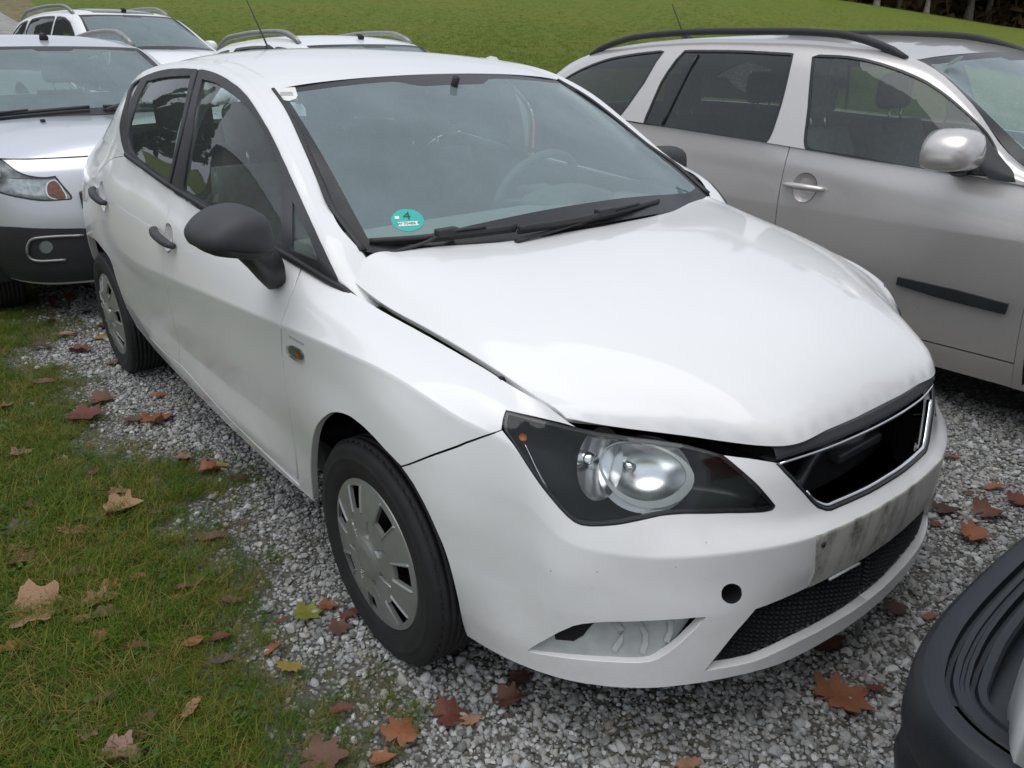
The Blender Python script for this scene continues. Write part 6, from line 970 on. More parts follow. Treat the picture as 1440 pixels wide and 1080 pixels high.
# --- headlamps
def dish(c, ax, r, depth, mat, name, par, ring=True):
    V, F = lathe([(r*math.sqrt(t), depth*(t-1)) for t in np.linspace(.002, 1, 14)]+([(r*1.10, .002), (r*1.12, -.012)] if ring else []), 36)
    o = mesh(name, V, F, mat, par); ax = Vector(ax).normalized(); o.matrix_local = Matrix.Translation(c) @ Vector((0, 1, 0)).rotation_difference(ax).to_matrix().to_4x4(); return o
for side in BOTH:
    hl = put('headlight', trim(S_, O('headlight'), h=.03, gap=.003, lip=.05, off=.002), M['lens'], car, (side,))[0]
    put('housing', bowl(S_, inset(O('headlight'), -.001), .12, 10), M['housing'], hl, (side,))
    put('housing_rim', trim(S_, O('headlight'), [inset(O('headlight'), .009)], h=.05, lip=.02, off=-.002), M['gloss_black'], hl, (side,))
    def at(n, d):
        q = O(n)[0]; p = S_.pos(q[:1], q[1:])[0]-S_.nrm(q[:1], q[1:])[0]*d; return (p[0], p[1]*side, p[2])
    me_ = dedupe(O('lamp_main_edge')); put('main_reflector', oval_dish(S_, me_, .045, .018, .97), M['reflector'], hl, (side,))
    put('frosted_ring', trim(S_, ellipse((me_.min(0)+me_.max(0))/2, *((me_.max(0)-me_.min(0))*.5)), [ellipse((me_.min(0)+me_.max(0))/2+[-.005, .006], *((me_.max(0)-me_.min(0))*.5-.009))], h=.03, lip=.008, off=-.010), M['frost'], hl, (side,))
    put('side_reflector', oval_dish(S_, O('lamp_side_edge'), .03, .020, 1.1), M['reflector'], hl, (side,))
    c = Vector(at('lamp_main', .030)); V, F = tube([Vector(c)-Vector((.062, 0, 0)), Vector(c)-Vector((.020, 0, 0))], .010, 10); mesh('bulb', V, F, M['chrome'], hl)
    c = Vector(at('lamp_side', .030)); V, F = tube([Vector(c)-Vector((.05, 0, 0)), Vector(c)+Vector((.002, .004*side, 0))], [.010, .017], 12); mesh('bulb', V, F, M['chrome'], hl)
    c = Vector(at('lamp_orange', .022)); dish(c, (.6, .8*side, 0), .008, .008, M['orange'], 'orange_bulb', hl, False)
    # chrome strip below the indicator bulb
    q = spline(np.array([O('lamp_orange')[0]+[.0, -.02], O('lamp_orange')[0]+[.022, -.06], O('lamp_orange')[0]+[.05, -.095]]), 10)
    P = (S_.pos(q[:, 0], q[:, 1])-S_.nrm(q[:, 0], q[:, 1])*.018)*[1, side, 1]; mesh('indicator_strip', *tube(P, np.linspace(.002, .006, 10), 6, .5), M['reflector'], hl)
# --- side indicator, badge
si = put('side_indicator', trim(S_, O('indicator'), h=.01, lip=.004, off=.007, round_=.002), M['lens'], car, BOTH)
for o, side in zip(si, BOTH):
    q = inset(O('indicator'), .003); c = q.mean(0)
    put('reflector_base', trim(S_, q, h=.01, lip=.002, off=.003, round_=.001), M['hubcap'], o, (side,))
    put('orange_bulb', trim(S_, ellipse(c+[.012, -.004], .011, .008), h=.006, lip=.001, off=.0045, round_=.0005), M['orange'], o, (side,))
q = spline(O('badge'), 6); put('side_badge', trim(S_, np.vstack([q+[0, .0025], q[::-1]-[0, .0025]]), h=.01, lip=.001, off=.002, round_=.0005), M['bumper_in'], car, BOTH)
# --- door handles and their dished recesses
for ds, nm in ((doors, 'handle_front'), (rdoors, 'handle_rear')):
    q = O(nm); c = q.mean(0); a = q[np.argmax(q[:, 0])]; b = q[np.argmin(q[:, 0])]
    for o, side in zip(ds, BOTH):
        put('handle_recess', bowl(S_, ellipse(c, .0525, .0345), .022), M['white'], o, (side,))
        t = np.linspace(0, 1, 15); uv = b+(a-b)*t[:, None]
        hgt = .010+.020*np.sin(np.pi*t)**.5
        P = (S_.pos(uv[:, 0], uv[:, 1])+S_.nrm(uv[:, 0], uv[:, 1])*hgt[:, None])*[1, side, 1]
        mesh('door_handle', *tube(P, .0145*np.clip(np.sin(np.pi*(t*.94+.03))**.18, .2, 1), 10, 1.1, up=(0, side, 0)), M['plastic_worn'], o)
# --- window frames and panes belong to their doors
for o, ro, side in zip(doors, rdoors, BOTH):
    put('window_frame', trim(G_, O('front_frame'), [O('front_glass'), O('vent_glass')], h=.05, lip=.008, off=.004), M['plastic_worn'], o, (side,))
    put('window_pane', trim(G_, inset(O('front_glass'), -.004), h=.06, lip=0, off=-.003), M['clear'], o, (side,))
    put('quarterlight_pane', trim(G_, inset(O('vent_glass'), -.003), h=.06, lip=0, off=-.003), M['clear'], o, (side,))
    put('window_frame', trim(G_, O('rear_frame'), [O('rear_glass'), O('rear_vent_glass')], h=.05, lip=.008, off=.004), M['plastic_worn'], ro, (side,))
    put('window_pane', trim(G_, inset(O('rear_glass'), -.004), h=.06, lip=0, off=-.003), M['clear'], ro, (side,))
    put('quarterlight_pane', trim(G_, inset(O('rear_vent_glass'), -.003), h=.06, lip=0, off=-.003), M['clear'], ro, (side,))
    def belt(u0, u1, par, r=.008):
        u = np.linspace(u0, u1, 40); P = G_.pos(u, np.full(40, .006))+G_.nrm(u, np.full(40, .006))*.006
        mesh('belt_seal', *tube(P*[1, side, 1], r, 8, 1.2), M['plastic'], par)
    ub = float(np.interp(1.287, -G_.P[:, 0, 0], G_.u)); ue = float(np.interp(1.83, -G_.P[:, 0, 0], G_.u))
    belt(.0, ub-.003, o); belt(ub+.003, ue, ro)
# --- windscreen with black border, wipers, stickers, cowl
U, Vv = WS.U, WS.V
t = np.linspace(0, 1, 30)
inner = np.vstack([np.stack([t*(U-.040), .085-.03*t**2], 1), np.stack([np.full(30, U-.034), .06+(Vv-.11)*t], 1), np.array([(f, Vv-.035-.045*(1/(1+math.exp((f-.16)/.015)))) for f in np.linspace(U-.04, 0, 40)])])
outer_ws = np.vstack([np.stack([t*U, 0*t], 1), np.stack([0*t+U, t*Vv], 1), np.stack([U*(1-t), 0*t+Vv], 1)])
ws = put('windscreen', trim(WS, inner, h=.05, lip=0), M['screen'], car, BOTH, True)[0]
border = np.vstack([np.stack([t*U, 0*t], 1), np.stack([0*t+U, t*Vv], 1), np.stack([U*(1-t), 0*t+Vv], 1), inner[::-1]])
put('windscreen_border', trim(WS, border, h=.05, lip=0), M['gloss_black'], ws, BOTH, True)
for side in BOTH:
    v = np.linspace(0, Vv, 30); P = WS.pos(np.full(30, U-.003), v)+WS.nrm(np.full(30, U-.003), v)*.003
    mesh('pillar_trim', *tube(P*[1, side, 1], np.linspace(.010, .006, 30), 8, .5), M['plastic'], ws)
cow = MB(); y = np.linspace(-.64, .64, 41)
rear = np.array([(float(np.interp(abs(a), [0, .22, .42, .58, .66], [-.085, -.10, -.145, -.205, -.27])), a, float(np.interp(abs(a), [0, .22, .42, .58, .66], [.962, .958, .945, .940, .955]))) for a in y])
front = rear+[.075, 0, -.042]
cow.add(np.stack([rear+[-.01, 0, -.002], rear+[.012, 0, -.012], front], 1).reshape(-1, 3), grid_faces(41, 3)); cow.build('scuttle_panel', M['plastic'], car)
def wiper(P, pivot):
    P = np.array(P); wb = mesh('wiper', *tube(P+[.0, 0, .010], .0060, 6, 1.3), M['plastic'], car)
    mesh('blade', *tube(P+[-.006, 0, .000], .004, 6, 1.5), M['seal'], wb)
    m = P[len(P)//2]; mesh('arm', *tube(spline([np.array(pivot), m*.6+np.array(pivot)*.4+[0, 0, .004], m+[.004, 0, .018], P[len(P)*3//4]+[.002, 0, .02]], 16), np.linspace(.009, .006, 16), 8, .6), M['plastic'], wb)
    mesh('bracket', *rbox(tuple(m+[0, 0, .018]), (.014, .03, .009), .004), M['plastic'], wb)
wiper(spline([(-.262,-.62,.962),(-.200,-.52,.966),(-.150,-.41,.972),(-.105,-.285,.978)], 24), (-.22,-.60,.945))
wiper(spline([(-.095,-.285,.974),(-.085,-.12,.974),(-.105,.10,.973),(-.155,.30,.970)], 24), (-.09,-.30,.955))
def on_screen(n, off):
    q = O(n)[0]; p = WS.pos(q[:1], q[1:])[0]; nn = WS.nrm(q[:1], q[1:])[0]; p = p+nn*off
    nn = Vector((nn[0], -nn[1], nn[2])); up = Vector((0, 0, 1)); up = (up-nn*up.dot(nn)).normalized(); rt = up.cross(nn)
    return Matrix(((rt.x, up.x, nn.x, p[0]), (rt.y, up.y, nn.y, -p[1]), (rt.z, up.z, nn.z, p[2]), (0, 0, 0, 1)))
def disc(name, r, mat, par, mtx, z=0, n=40):
    a = np.linspace(0, 2*np.pi, n, endpoint=False); V = np.vstack([np.stack([r*np.cos(a), r*np.sin(a), 0*a+z], 1), np.stack([r*np.cos(a), r*np.sin(a), 0*a+z-.0006], 1)])
    o = mesh(name, V, [tuple(range(n))]+[(i, n+i, n+(i+1) % n, (i+1) % n) for i in range(n)], mat, par, False)
    if mtx is not None: o.matrix_local = mtx
    return o
def letters(name, txt, size, mat, par, loc, sx=1.0):
    c = bpy.data.curves.new(name, 'FONT'); c.body = txt; c.size = size; c.align_x = 'CENTER'; c.align_y = 'CENTER'; c.extrude = .0002
    tmp = bpy.data.objects.new(name+'_src', c); COL.objects.link(tmp); bpy.context.view_layer.update()
    me = bpy.data.meshes.new_from_object(tmp.evaluated_get(bpy.context.evaluated_depsgraph_get())); bpy.data.objects.remove(tmp)
    me.name = name; me.materials.clear(); me.materials.append(mat); o = link(bpy.data.objects.new(name, me), par); o.location = loc; o.scale.x = sx; return o
st = disc('emission_sticker', .041, M['teal'], car, on_screen('sticker', .0012))
mesh('sticker_number_field', *box(-.026, .026, -.021, -.006, .0002, .0006), M['card'], st, False)
letters('lettering', 'W·70486 F', .0125, M['print'], st, (0, -.0135, .0010)); letters('numeral', '4', .040, M['print'], st, (0, .014, .0008))
mesh('sticker_hologram', *box(-.031, -.020, .006, .016, .0002, .0006), M['card'], st, False)
ts = on_screen('toll_sticker', .0012)
sh = [(-.030, .040), (.030, .040), (.030, -.012), (.022, -.030), (0, -.042), (-.022, -.030), (-.030, -.012)]
tv = mesh('toll_sticker', [(x, y, z) for z in (.0006, 0) for x, y in sh], [tuple(range(7))[::-1]]+[(i, (i+1) % 7, 7+(i+1) % 7, 7+i) for i in range(7)], M['card'], car, False); tv.matrix_local = ts
mesh('sticker_print', *box(-.018, .018, -.012, .012, .0007, .0010), M['bumper_in'], tv, False)
# --- door mirrors
for o, side in zip(doors, BOTH):
    before = set(o.children)
    def mir(sections_x, outline, name, mat):
        secs = []; c = np.mean(outline, 0)
        for x, f in sections_x: secs.append([(x, (c[0]+(a-c[0])*f)*side, c[1]+(b-c[1])*f) for a, b in outline])
        V, F = loft(secs); return mesh(name, V, F, mat, o)
    outl = spline([(.862,.985),(.858,1.035),(.868,1.072),(.90,1.094),(.943,1.098),(.99,1.087),(1.022,1.067),(1.042,1.040),(1.036,1.012),(.99,.998),(.93,.985)], 48, closed=True)
    mb_ = mir([(-.375,.90),(-.372,.96),(-.35,1.0),(-.30,1.0),(-.262,.965),(-.235,.89),(-.215,.77),(-.202,.58),(-.196,.30),(-.195,.05)], outl, 'mirror_cap', M['plastic_worn'])
    outl2 = spline([(.868,.972),(.862,1.000),(.93,1.005),(1.0,1.018),(1.034,1.026),(1.020,1.000),(.97,.984),(.92,.972)], 36, closed=True)
    mir([(-.372,.95),(-.33,1.03),(-.29,1.03),(-.25,.97),(-.225,.8),(-.212,.4)], outl2, 'mirror_base', M['plastic'])
    secs = []
    for (x, y, z, rx, rz) in ((-.42,.800,.905,.055,.050),(-.40,.835,.908,.052,.048),(-.36,.868,.935,.050,.040),(-.325,.90,.968,.055,.034),(-.31,.93,.992,.058,.022)):
        a = np.linspace(0, 2*np.pi, 20, endpoint=False); secs.append([(x+rx*math.cos(q), y*side, z+rz*math.sin(q)+.0*math.cos(q)) for q in a])
    mesh('mirror_arm', *loft(secs), M['plastic'], o)
    c = outl.mean(0); q = c+(outl-c)*.90; mesh('mirror_glass', [(-.3765, a*side, b) for a, b in q], [tuple(range(48))], M['chrome'], o, False)
    if side < 0:      # scaled about its foot
        f_ = Vector((-.33, -.87, .98)); sm = Matrix.Translation(f_) @ Matrix.Scale(.90, 4) @ Matrix.Translation(-f_)
        for ch in set(o.children)-before:
            if ch.name.split('.')[0] != 'mirror_arm': ch.matrix_local = sm
    if side > 0:      # the far mirror is folded back against its window
        piv = Vector((-.40, .855, 0))
        for ch in set(o.children)-before:
            if ch.name.split('.')[0] in ('mirror_cap', 'mirror_base', 'mirror_glass', 'mirror_arm'): ch.matrix_local = Matrix.Translation(piv+Vector((-.25, -.02, -.045))) @ Matrix.Rotation(rad(84), 4, 'Z') @ Matrix.Translation(-piv)
# --- aerial
mesh('aerial', *tube(spline([(-2.225,0,1.405),(-2.26,0,1.45),(-2.35,0,1.55),(-2.45,0,1.66)], 20), np.linspace(.0055, .0022, 20), 6), M['seal'], car)
mesh('aerial_foot', *tube([(-2.20,0,1.405),(-2.24,0,1.428),(-2.27,0,1.43)], [.024, .014, .006], 10), M['seal'], car)
# --- wheels and arches
for x in (0., -2.469):
    for side in (-1, 1):
        wheel(car, x, side*.7365, .287, .285, .166, .182, side)

        a = np.linspace(-.25, math.pi+.25, 26)
        V = np.array([(x+.355*math.cos(q), side*yy, .305+.355*math.sin(q)) for q in a for yy in (.48, .62, .695)]); F = grid_faces(26, 3); V = list(V)
        mesh('wheel_arch_liner', V, F, M['under'], car)
# --- rear: tailgate window, lamps
tb = [RF.pos(np.array([RF.U]), np.array([f*RF.V]))[0] for f in np.linspace(0, 1, 16)]
bt = [S_.pos(np.array([f*S_.u[2]]), np.array([S_.V]))[0] for f in np.linspace(0, 1, 16)]
g = np.array([[np.array(a)*(1-q)+np.array(b)*q+np.array([-.02*math.sin(math.pi*q), 0, .01*math.sin(math.pi*q)]) for q in np.linspace(0, 1, 8)] for a, b in zip(tb, bt)])
mb = MB(); mb.add(g.reshape(-1, 3), grid_faces(16, 8)); mb.mirror(); mb.build('rear_window', M['clear'], car)
put('tail_lamp', trim(S_, np.array([(.46,.50),(.66,.49),(.74,.56),(.72,.66),(.50,.68)]), h=.03, lip=.01, off=.006), M['red'], car, BOTH)
# --- inside
put('inner_dark_sheet', full(S_, 60, 14, off=-.13, u=(4.05/S_.U, 1), v=(.05, .96)), M['dark'], car, BOTH, True)  # near-black sheet added as the shade behind grille and panel gaps
put('door_lining', full(S_, 60, 12, off=-.055, u=(1.9/S_.U, 3.36/S_.U), v=(.1, 1)), M['grey_in'], car, BOTH, True)
put('boot_lining', full(S_, 40, 12, off=-.06, u=(0, 1.15/S_.U), v=(.2, 1)), M['dark'], car, BOTH, True)
put('roof_lining', full(RF, 30, 14, off=-.03, u=(.01, 1)), M['lining'], car, BOTH, True)
mb = MB(); mb.add(*box(-3.0, .55, -.60, .60, .17, .24)); mb.add(*box(.30, .31, -.66, .66, .2, .80)); mb.build('floor_pan', M['under'], car, False)
secs = []
for x, z0, z1, hw in ((-.16,.80,.925,.62),(-.30,.72,.925,.66),(-.50,.62,.925,.69),(-.64,.60,.915,.70),(-.72,.62,.885,.70),(-.74,.66,.84,.69)):
    secs.append([(x, -hw, z0), (x, hw, z0), (x, hw, z1-.03), (x, hw-.05, z1), (x, .2, z1+.004), (x, -.2, z1+.004), (x, -hw+.05, z1), (x, -hw, z1-.03)])
mesh('dashboard', *loft(secs), M['grey_in'], car)
mb = MB(); a = np.linspace(0, 2*np.pi, 37); c = np.array((-.80, .36, .90)); e1 = np.array((0, 1, 0)); e2 = np.array((.42, 0, .907))
mb.add(*tube([c+.185*(math.cos(q)*e1+math.sin(q)*e2) for q in a], .015, 8, caps=False))
for q in (0, math.pi, -math.pi/2): mb.add(*tube([c, c+.18*(math.cos(q)*e1+math.sin(q)*e2)], .018, 6, .6))
mb.add(*rbox(tuple(c), (.035, .07, .05), .02)); mb.build('steering_wheel', M['cloth'], car)
mesh('instrument_hood', *loft([[(x, .36+hw*math.cos(q), .915+h*max(0, math.sin(q))) for q in np.linspace(0, 2*np.pi, 20, endpoint=False)] for x, hw, h in ((-.50,.10,.02),(-.56,.17,.05),(-.66,.18,.055),(-.69,.17,.045))]), M['cloth'], car)
def seat(y, x=-1.30, w_=.25, rear=False):
    mb = MB(); mb.add(*rbox((x+.25, y, .44), (.27, w_, .09), .06)); 
    secs = []
    for k, t in enumerate(np.linspace(0, 1, 8)):
        cx = x-.02-.20*t; cz = .46+.56*t; ww = w_*(1-.18*t**3); th = .075*(1-.35*t)
        a = np.linspace(0, 2*np.pi, 20, endpoint=False); secs.append([(cx+th*np.sign(math.cos(q))*abs(math.cos(q))**.6, y+ww*np.sign(math.sin(q))*abs(math.sin(q))**.5, cz) for q in a])
    mb.add(*loft(secs)); s = mb.build('seat', M['cloth'], car)
    hr = rbox((x-.255, y, 1.155), (.045, .125, .085), .04, 4); mesh('head_restraint', *hr, M['cloth'], s)
    pm = MB()
    for q in (-.06, .06): pm.add(*tube([(x-.225, y+q, 1.0), (x-.245, y+q, 1.10)], .006, 6))
    pm.build('restraint_post', M['chrome'], s)
for y in (-.36, .36): seat(y)
for y in (-.36, .36): seat(y, -2.16, .32)
mesh('rear_view_mirror', *loft([[(-.80+.02*q, .085*math.cos(a)*s, 1.265+.030*math.sin(a)*s) for a in np.linspace(0, 2*np.pi, 20, endpoint=False)] for q, s in ((-1, .7), (-.6, 1), (.4, .95), (1, .6))]), M['seal'], car)
mesh('mirror_stalk', *tube([(-.79,0,1.28),(-.765,0,1.325)], .012, 8), M['seal'], car)
for side in BOTH:
    u = np.array([.11, .24, .5, .8, 1.2])  # inner pillar lining
    P0 = G_.pos(np.linspace(.45, 1.30, 24), np.full(24, G_.V*.92))*[1, side, 1]; mesh('pillar_lining', *tube(P0-np.array([.02, side*.035, .015]), .03, 8, .7), M['lining'], car)
    q = np.linspace(0, 1, 12); P1 = np.array([G_.pos(np.array([np.interp(1.30+.06*(1-f), -G_.P[:, 0, 0], G_.u)]), np.array([f*G_.V*.8]))[0] for f in q])*[1, side, 1]; mesh('centre_pillar', *tube(P1-np.array([0, side*.04, 0]), .045, 8, .6, up=(0, 1, 0)), M['lining'], car)

# loose papers and a white cover left on the seats
for q, (x, y, z, a, w_, h_) in enumerate([(-1.18,-.40,.56,.4,.30,.21),(-1.02,-.30,.57,-.5,.21,.30),(-1.95,-.38,.60,.2,.34,.26),(-1.75,-.25,.58,.9,.25,.2)]):
    g = np.array([(x+w_*(i-.5)*math.cos(a)-h_*(j-.5)*math.sin(a), y+w_*(i-.5)*math.sin(a)+h_*(j-.5)*math.cos(a), z+.04*abs(i-.4)+.02*math.sin(j*3)) for i in np.linspace(0, 1, 5) for j in np.linspace(0, 1, 5)])
    tag(mesh('paper', g, grid_faces(5, 5), M['card'], None), ['white paper on the front seat, seen through the front side window', 'second white sheet on the front seat, closer to the dashboard', 'white sheet on the rear seat, seen through the rear side window', 'smaller white sheet at the front edge of the rear seat'][q], 'paper')
# ================================================================ the other parked cars
def xz_line(S, pts, step=.03):
    uv = S.inv(np.array(pts, float), XZ); out = [uv[0]]
    for a, b in zip(uv[:-1], uv[1:]):
        k = max(1, int(np.linalg.norm(b-a)/step)); out += [a+(b-a)*(i+1)/k for i in range(k)]
    return np.array(out)
def arch_pts(x, r, zc, sill, n=22):
    a0 = math.asin((sill-zc)/r); return [(x+r*math.cos(t), zc+r*math.sin(t)) for t in np.linspace(a0, math.pi-a0, n)]
def aux_panels(A, root, paint, xA, xB, xC, wb, wr, holes_front=(), holes_rear=(), door_holes=(), sides=BOTH):
    """wing-and-nose, two doors, rear quarter and sill of each side"""
    S = A.side; sl = A.c['sill']; R_ = wr+.055; zs = sl+.11; L = lambda p: xz_line(S, p)
    top = lambda x: float(np.interp(x, S.pos(np.linspace(S.U*.12, S.U*.9, 300), np.full(300, S.V))[:, 0], np.linspace(S.U*.12, S.U*.9, 300)))
    def vline(x, z0, up=True):
        uv = L([(x, z0+q*(1.2-z0)) for q in np.linspace(0, 1, 24)]); uv = dedupe(uv, 4e-3); k = np.argmax(uv[:, 1] > S.V-2e-3) if (uv[:, 1] > S.V-2e-3).any() else len(uv)-1
        uv = np.vstack([uv[:k], [[top(x), S.V]]]); return uv if up else uv[::-1]
    def hline(u0, u1, v, n=40): return np.stack([np.linspace(u0, u1, n), np.full(n, v)], 1)
    fa = L(arch_pts(0, R_, wr, sl)[::-1]); ra = L(arch_pts(-wb, R_, wr, sl)[::-1])
    fpoly = np.vstack([vline(xA, sl, False), hline(vline(xA, sl)[0, 0], fa[0, 0], 0, 6), fa, hline(fa[-1, 0], S.U, 0, 50), np.stack([np.full(14, S.U), np.linspace(0, S.V, 14)], 1), hline(S.U, top(xA), S.V, 60)])
    put('front_end', trim(S, fpoly, holes_front, h=.045, gap=.0, lip=.015), paint, root, sides, True)
    b1 = L([(xA, zs), (xB, zs)]); d1 = put('front_door', trim(S, np.vstack([vline(xA, zs, False), b1, vline(xB, zs), hline(top(xB), top(xA), S.V)]), door_holes[0] if door_holes else (), h=.06, gap=.0025, lip=.015), paint, root, sides)
    zx = [(xB, zs), (-wb+R_*.98, zs)]+[p for p in arch_pts(-wb, R_+.02, wr, sl) if p[0] > -wb+.08 and p[1] > zs+.03]+[(xC, wr+R_+.06)]
    d2 = put('rear_door', trim(S, np.vstack([vline(xB, zs, False), L(zx), vline(xC, wr+R_+.06), hline(top(xC), top(xB), S.V)]), door_holes[1] if door_holes else (), h=.06, gap=.0025, lip=.015), paint, root, sides)
    q = [(xC, wr+R_+.06)]+[p for p in arch_pts(-wb, R_+.02, wr, sl) if p[0] > -wb+.08 and p[1] > zs+.03][::-1]+[(-wb+R_*.98, zs)]
    ra_ = [p for p in arch_pts(-wb, R_, wr, sl)]
    put('rear_quarter', trim(S, np.vstack([vline(xC, wr+R_+.06, False), L(q), L(ra_), hline(ra[0, 0], 0, 0), np.stack([np.zeros(14), np.linspace(0, S.V, 14)], 1), hline(0, top(xC), S.V, 40)]), holes_rear, h=.06, lip=.012), paint, root, sides, True)
    put('sill', trim(S, np.vstack([L([(xA, sl), (xA, zs-.004), (-wb+R_*.97, zs-.004)]), L([(-wb+R_, sl), (xA, sl)])]), h=.06, gap=.002, lip=.01), paint, root, sides)
    return d1, d2
def aux_top(A, root, paint, windows, border, pane, screen_mat, frame=M['gloss_black']):
    G = A.glass; e = [np.asarray(q) for q in windows]
    out = np.array([(0, 0), (G.U, 0), (G.U, G.V), (0, G.V)], float); o = np.vstack([np.linspace(a, b, 60)[:-1] for a, b in zip(out, np.roll(out, -1, 0))])
    put('pillars', trim(G, o, [inset(dedupe(q), -border) for q in e], h=.06, lip=.008, nolip=lambda q: (q[:, 1] < 2e-3) | (q[:, 1] > G.V-2e-3)), paint, root, BOTH, True)
    for q in e:
        for w_ in put('side_window', trim(G, inset(dedupe(q), .001), h=.07, lip=0, off=-.003), pane, root, BOTH): pass
        put('window_seal', trim(G, inset(dedupe(q), -border), [dedupe(q)], h=.07, lip=.006, off=.002), frame, root, BOTH)
    put('roof', full(A.roof, 40, 20), paint, root, BOTH, True)
    W = A.screen; t = np.linspace(0, 1, 24); U, Vv = W.U, W.V
    inner = np.vstack([np.stack([t*(U-.045), .075+0*t], 1), np.stack([np.full(24, U-.04), .08+(Vv-.13)*t], 1), np.stack([(U-.045)*(1-t), Vv-.045-.03*(t > .8)], 1)])
    bd = np.vstack([np.stack([t*U, 0*t], 1), np.stack([0*t+U, t*Vv], 1), np.stack([U*(1-t), 0*t+Vv], 1), inner[::-1]])
    s = put('windscreen', trim(W, inner, h=.07, lip=0), screen_mat, root, BOTH, True)[0]; put('windscreen_border', trim(W, bd, h=.07, lip=0), M['gloss_black'], s, BOTH, True)
    B = A.bonnet; n = 30; bo = np.vstack([np.stack([np.linspace(0, B.U, n), np.zeros(n)], 1), np.stack([np.full(n, B.U), np.linspace(0, B.V, n)], 1), np.stack([np.linspace(B.U, 0, n), np.full(n, B.V)], 1), np.stack([np.zeros(n), np.linspace(B.V, 0, n)], 1)])
    put('bonnet', trim(B, bo, h=.05, lip=.015, off=.002, gap=.002, nolip=lambda q: q[:, 1] < 4e-3), paint, root, BOTH, True)
    gl = np.vstack([B.pos(np.full(24, B.U), np.linspace(0, B.V, 24)), B.pos(np.linspace(B.U, 0, 40), np.full(40, B.V))[1:]])-np.array([0, 0, .004])
    for side in BOTH: mesh('bonnet_gap_shade', *tube(gl*[1, side, 1], .0055, 6), M['seal'], root)  # dark tube drawn in for the shade along the shut line
    # tailgate glass between the roof end and the tail
    RFs, S = A.roof, A.side; tb = [RFs.pos(np.array([RFs.U]), np.array([f*RFs.V]))[0] for f in np.linspace(0, 1, 14)]; bt = [S.pos(np.array([f*S.u[4]]), np.array([S.V]))[0] for f in np.linspace(0, 1, 14)]
    g = np.array([[np.array(a)*(1-q)+np.array(b)*q+np.array([-.03*math.sin(math.pi*q), 0, .01*math.sin(math.pi*q)]) for q in np.linspace(0, 1, 7)] for a, b in zip(tb, bt)])
    mb = MB(); mb.add(g.reshape(-1, 3), grid_faces(14, 7)); mb.mirror(); mb.build('rear_window', M['tinted'], root)
def aux_inside(A, root, wb, wr, wheels=True, dash_x=-.3, seats=((-1.35,), (-2.2,)), tz=.02):
    S, G = A.side, A.glass; c = A.c
    put('cabin_lining', full(S, 40, 10, off=-.09, u=(.02, .80), v=(.1, 1)), M['cloth'], root, BOTH, True)
    put('roof_lining', full(A.roof, 24, 12, off=-.035), M['lining'], root, BOTH, True)
    mb = MB(); mb.add(*box(c['xr']+.25, c['xf']-.25, -.62, .62, c['sill']-.02, c['sill']+.06)); mb.build('floor_pan', M['under'], root, False)
    zb = c['screen'][0][1]; x0 = c['screen'][0][0]; secs = [[(x, -h, z0), (x, h, z0), (x, h, z1-.03), (x, h-.05, z1), (x, -h+.05, z1), (x, -h, z1-.03)] for x, z0, z1, h in ((x0-.05,.7,zb-.05,.62),(x0-.25,.65,zb-.045,.70),(x0-.55,.6,zb-.06,.72),(x0-.62,.62,zb-.13,.72))]
    mesh('dashboard', *loft(secs), M['grey_in'], root)
    for row, xs_ in enumerate(seats):
        for x in xs_:
            for y in (-.37, .37):
                mb = MB(); mb.add(*rbox((x+.25, y, .50), (.27, .25, .10), .06)); secs = []
                for t in np.linspace(0, 1, 7):
                    a = np.linspace(0, 2*np.pi, 18, endpoint=False); secs.append([(x-.02-.18*t+.07*math.cos(q), y+.25*(1-.2*t**3)*np.sign(math.sin(q))*abs(math.sin(q))**.5, .52+.55*t+tz) for q in a])
                mb.add(*loft(secs)); s = mb.build('seat', M['cloth'], root); mesh('head_restraint', *rbox((x-.235, y, 1.215+tz), (.05, .13, .09), .045, 4), M['cloth'], s)
                pm = MB(); [pm.add(*tube([(x-.205, y+q, 1.04+tz), (x-.225, y+q, 1.16+tz)], .006, 6)) for q in (-.06, .06)]; pm.build('restraint_post', M['chrome'], s)
    if wheels:
        for x in (0., -wb):
            for side in BOTH:
                wheel(root, x, side*(c['w']-.115), wr, wr, .20, wr*.64, side, 'plain')
                a = np.linspace(-.25, math.pi+.25, 22); V = np.array([(x+(wr+.05)*math.cos(q), side*yy, wr+(wr+.05)*math.sin(q)) for q in a for yy in (.48, c['w']-.04)]); mesh('wheel_arch_liner', V, grid_faces(22, 2), M['under'], root)
def rail(A, root, x0, x1, h, mat, yo=.0, r=.016, feet=2):
    G = A.glass; x = np.linspace(x0, x1, 30); t = np.linspace(0, 1, 30)
    P = np.array([G.pos(np.atleast_1d(np.interp(-a, -G.P[:, 4, 0], G.u)), np.atleast_1d(G.V))[0] for a in x])+np.array([0, yo, 0]); P[:, 2] += -.012+h*np.clip(np.minimum(t, 1-t)/.16, 0, 1)**.6
    for side in BOTH:
        o = mesh('roof_rail', *tube(P*[1, side, 1], r, 10, 1.3), mat, root)
        for f in np.linspace(0, 1, feet+2)[1:-1]:
            k = int(f*29); mesh('rail_foot', *tube([P[k]*[1, side, 1]-[0, 0, h+.02], P[k]*[1, side, 1]], [r*1.6, r], 8), mat, o)
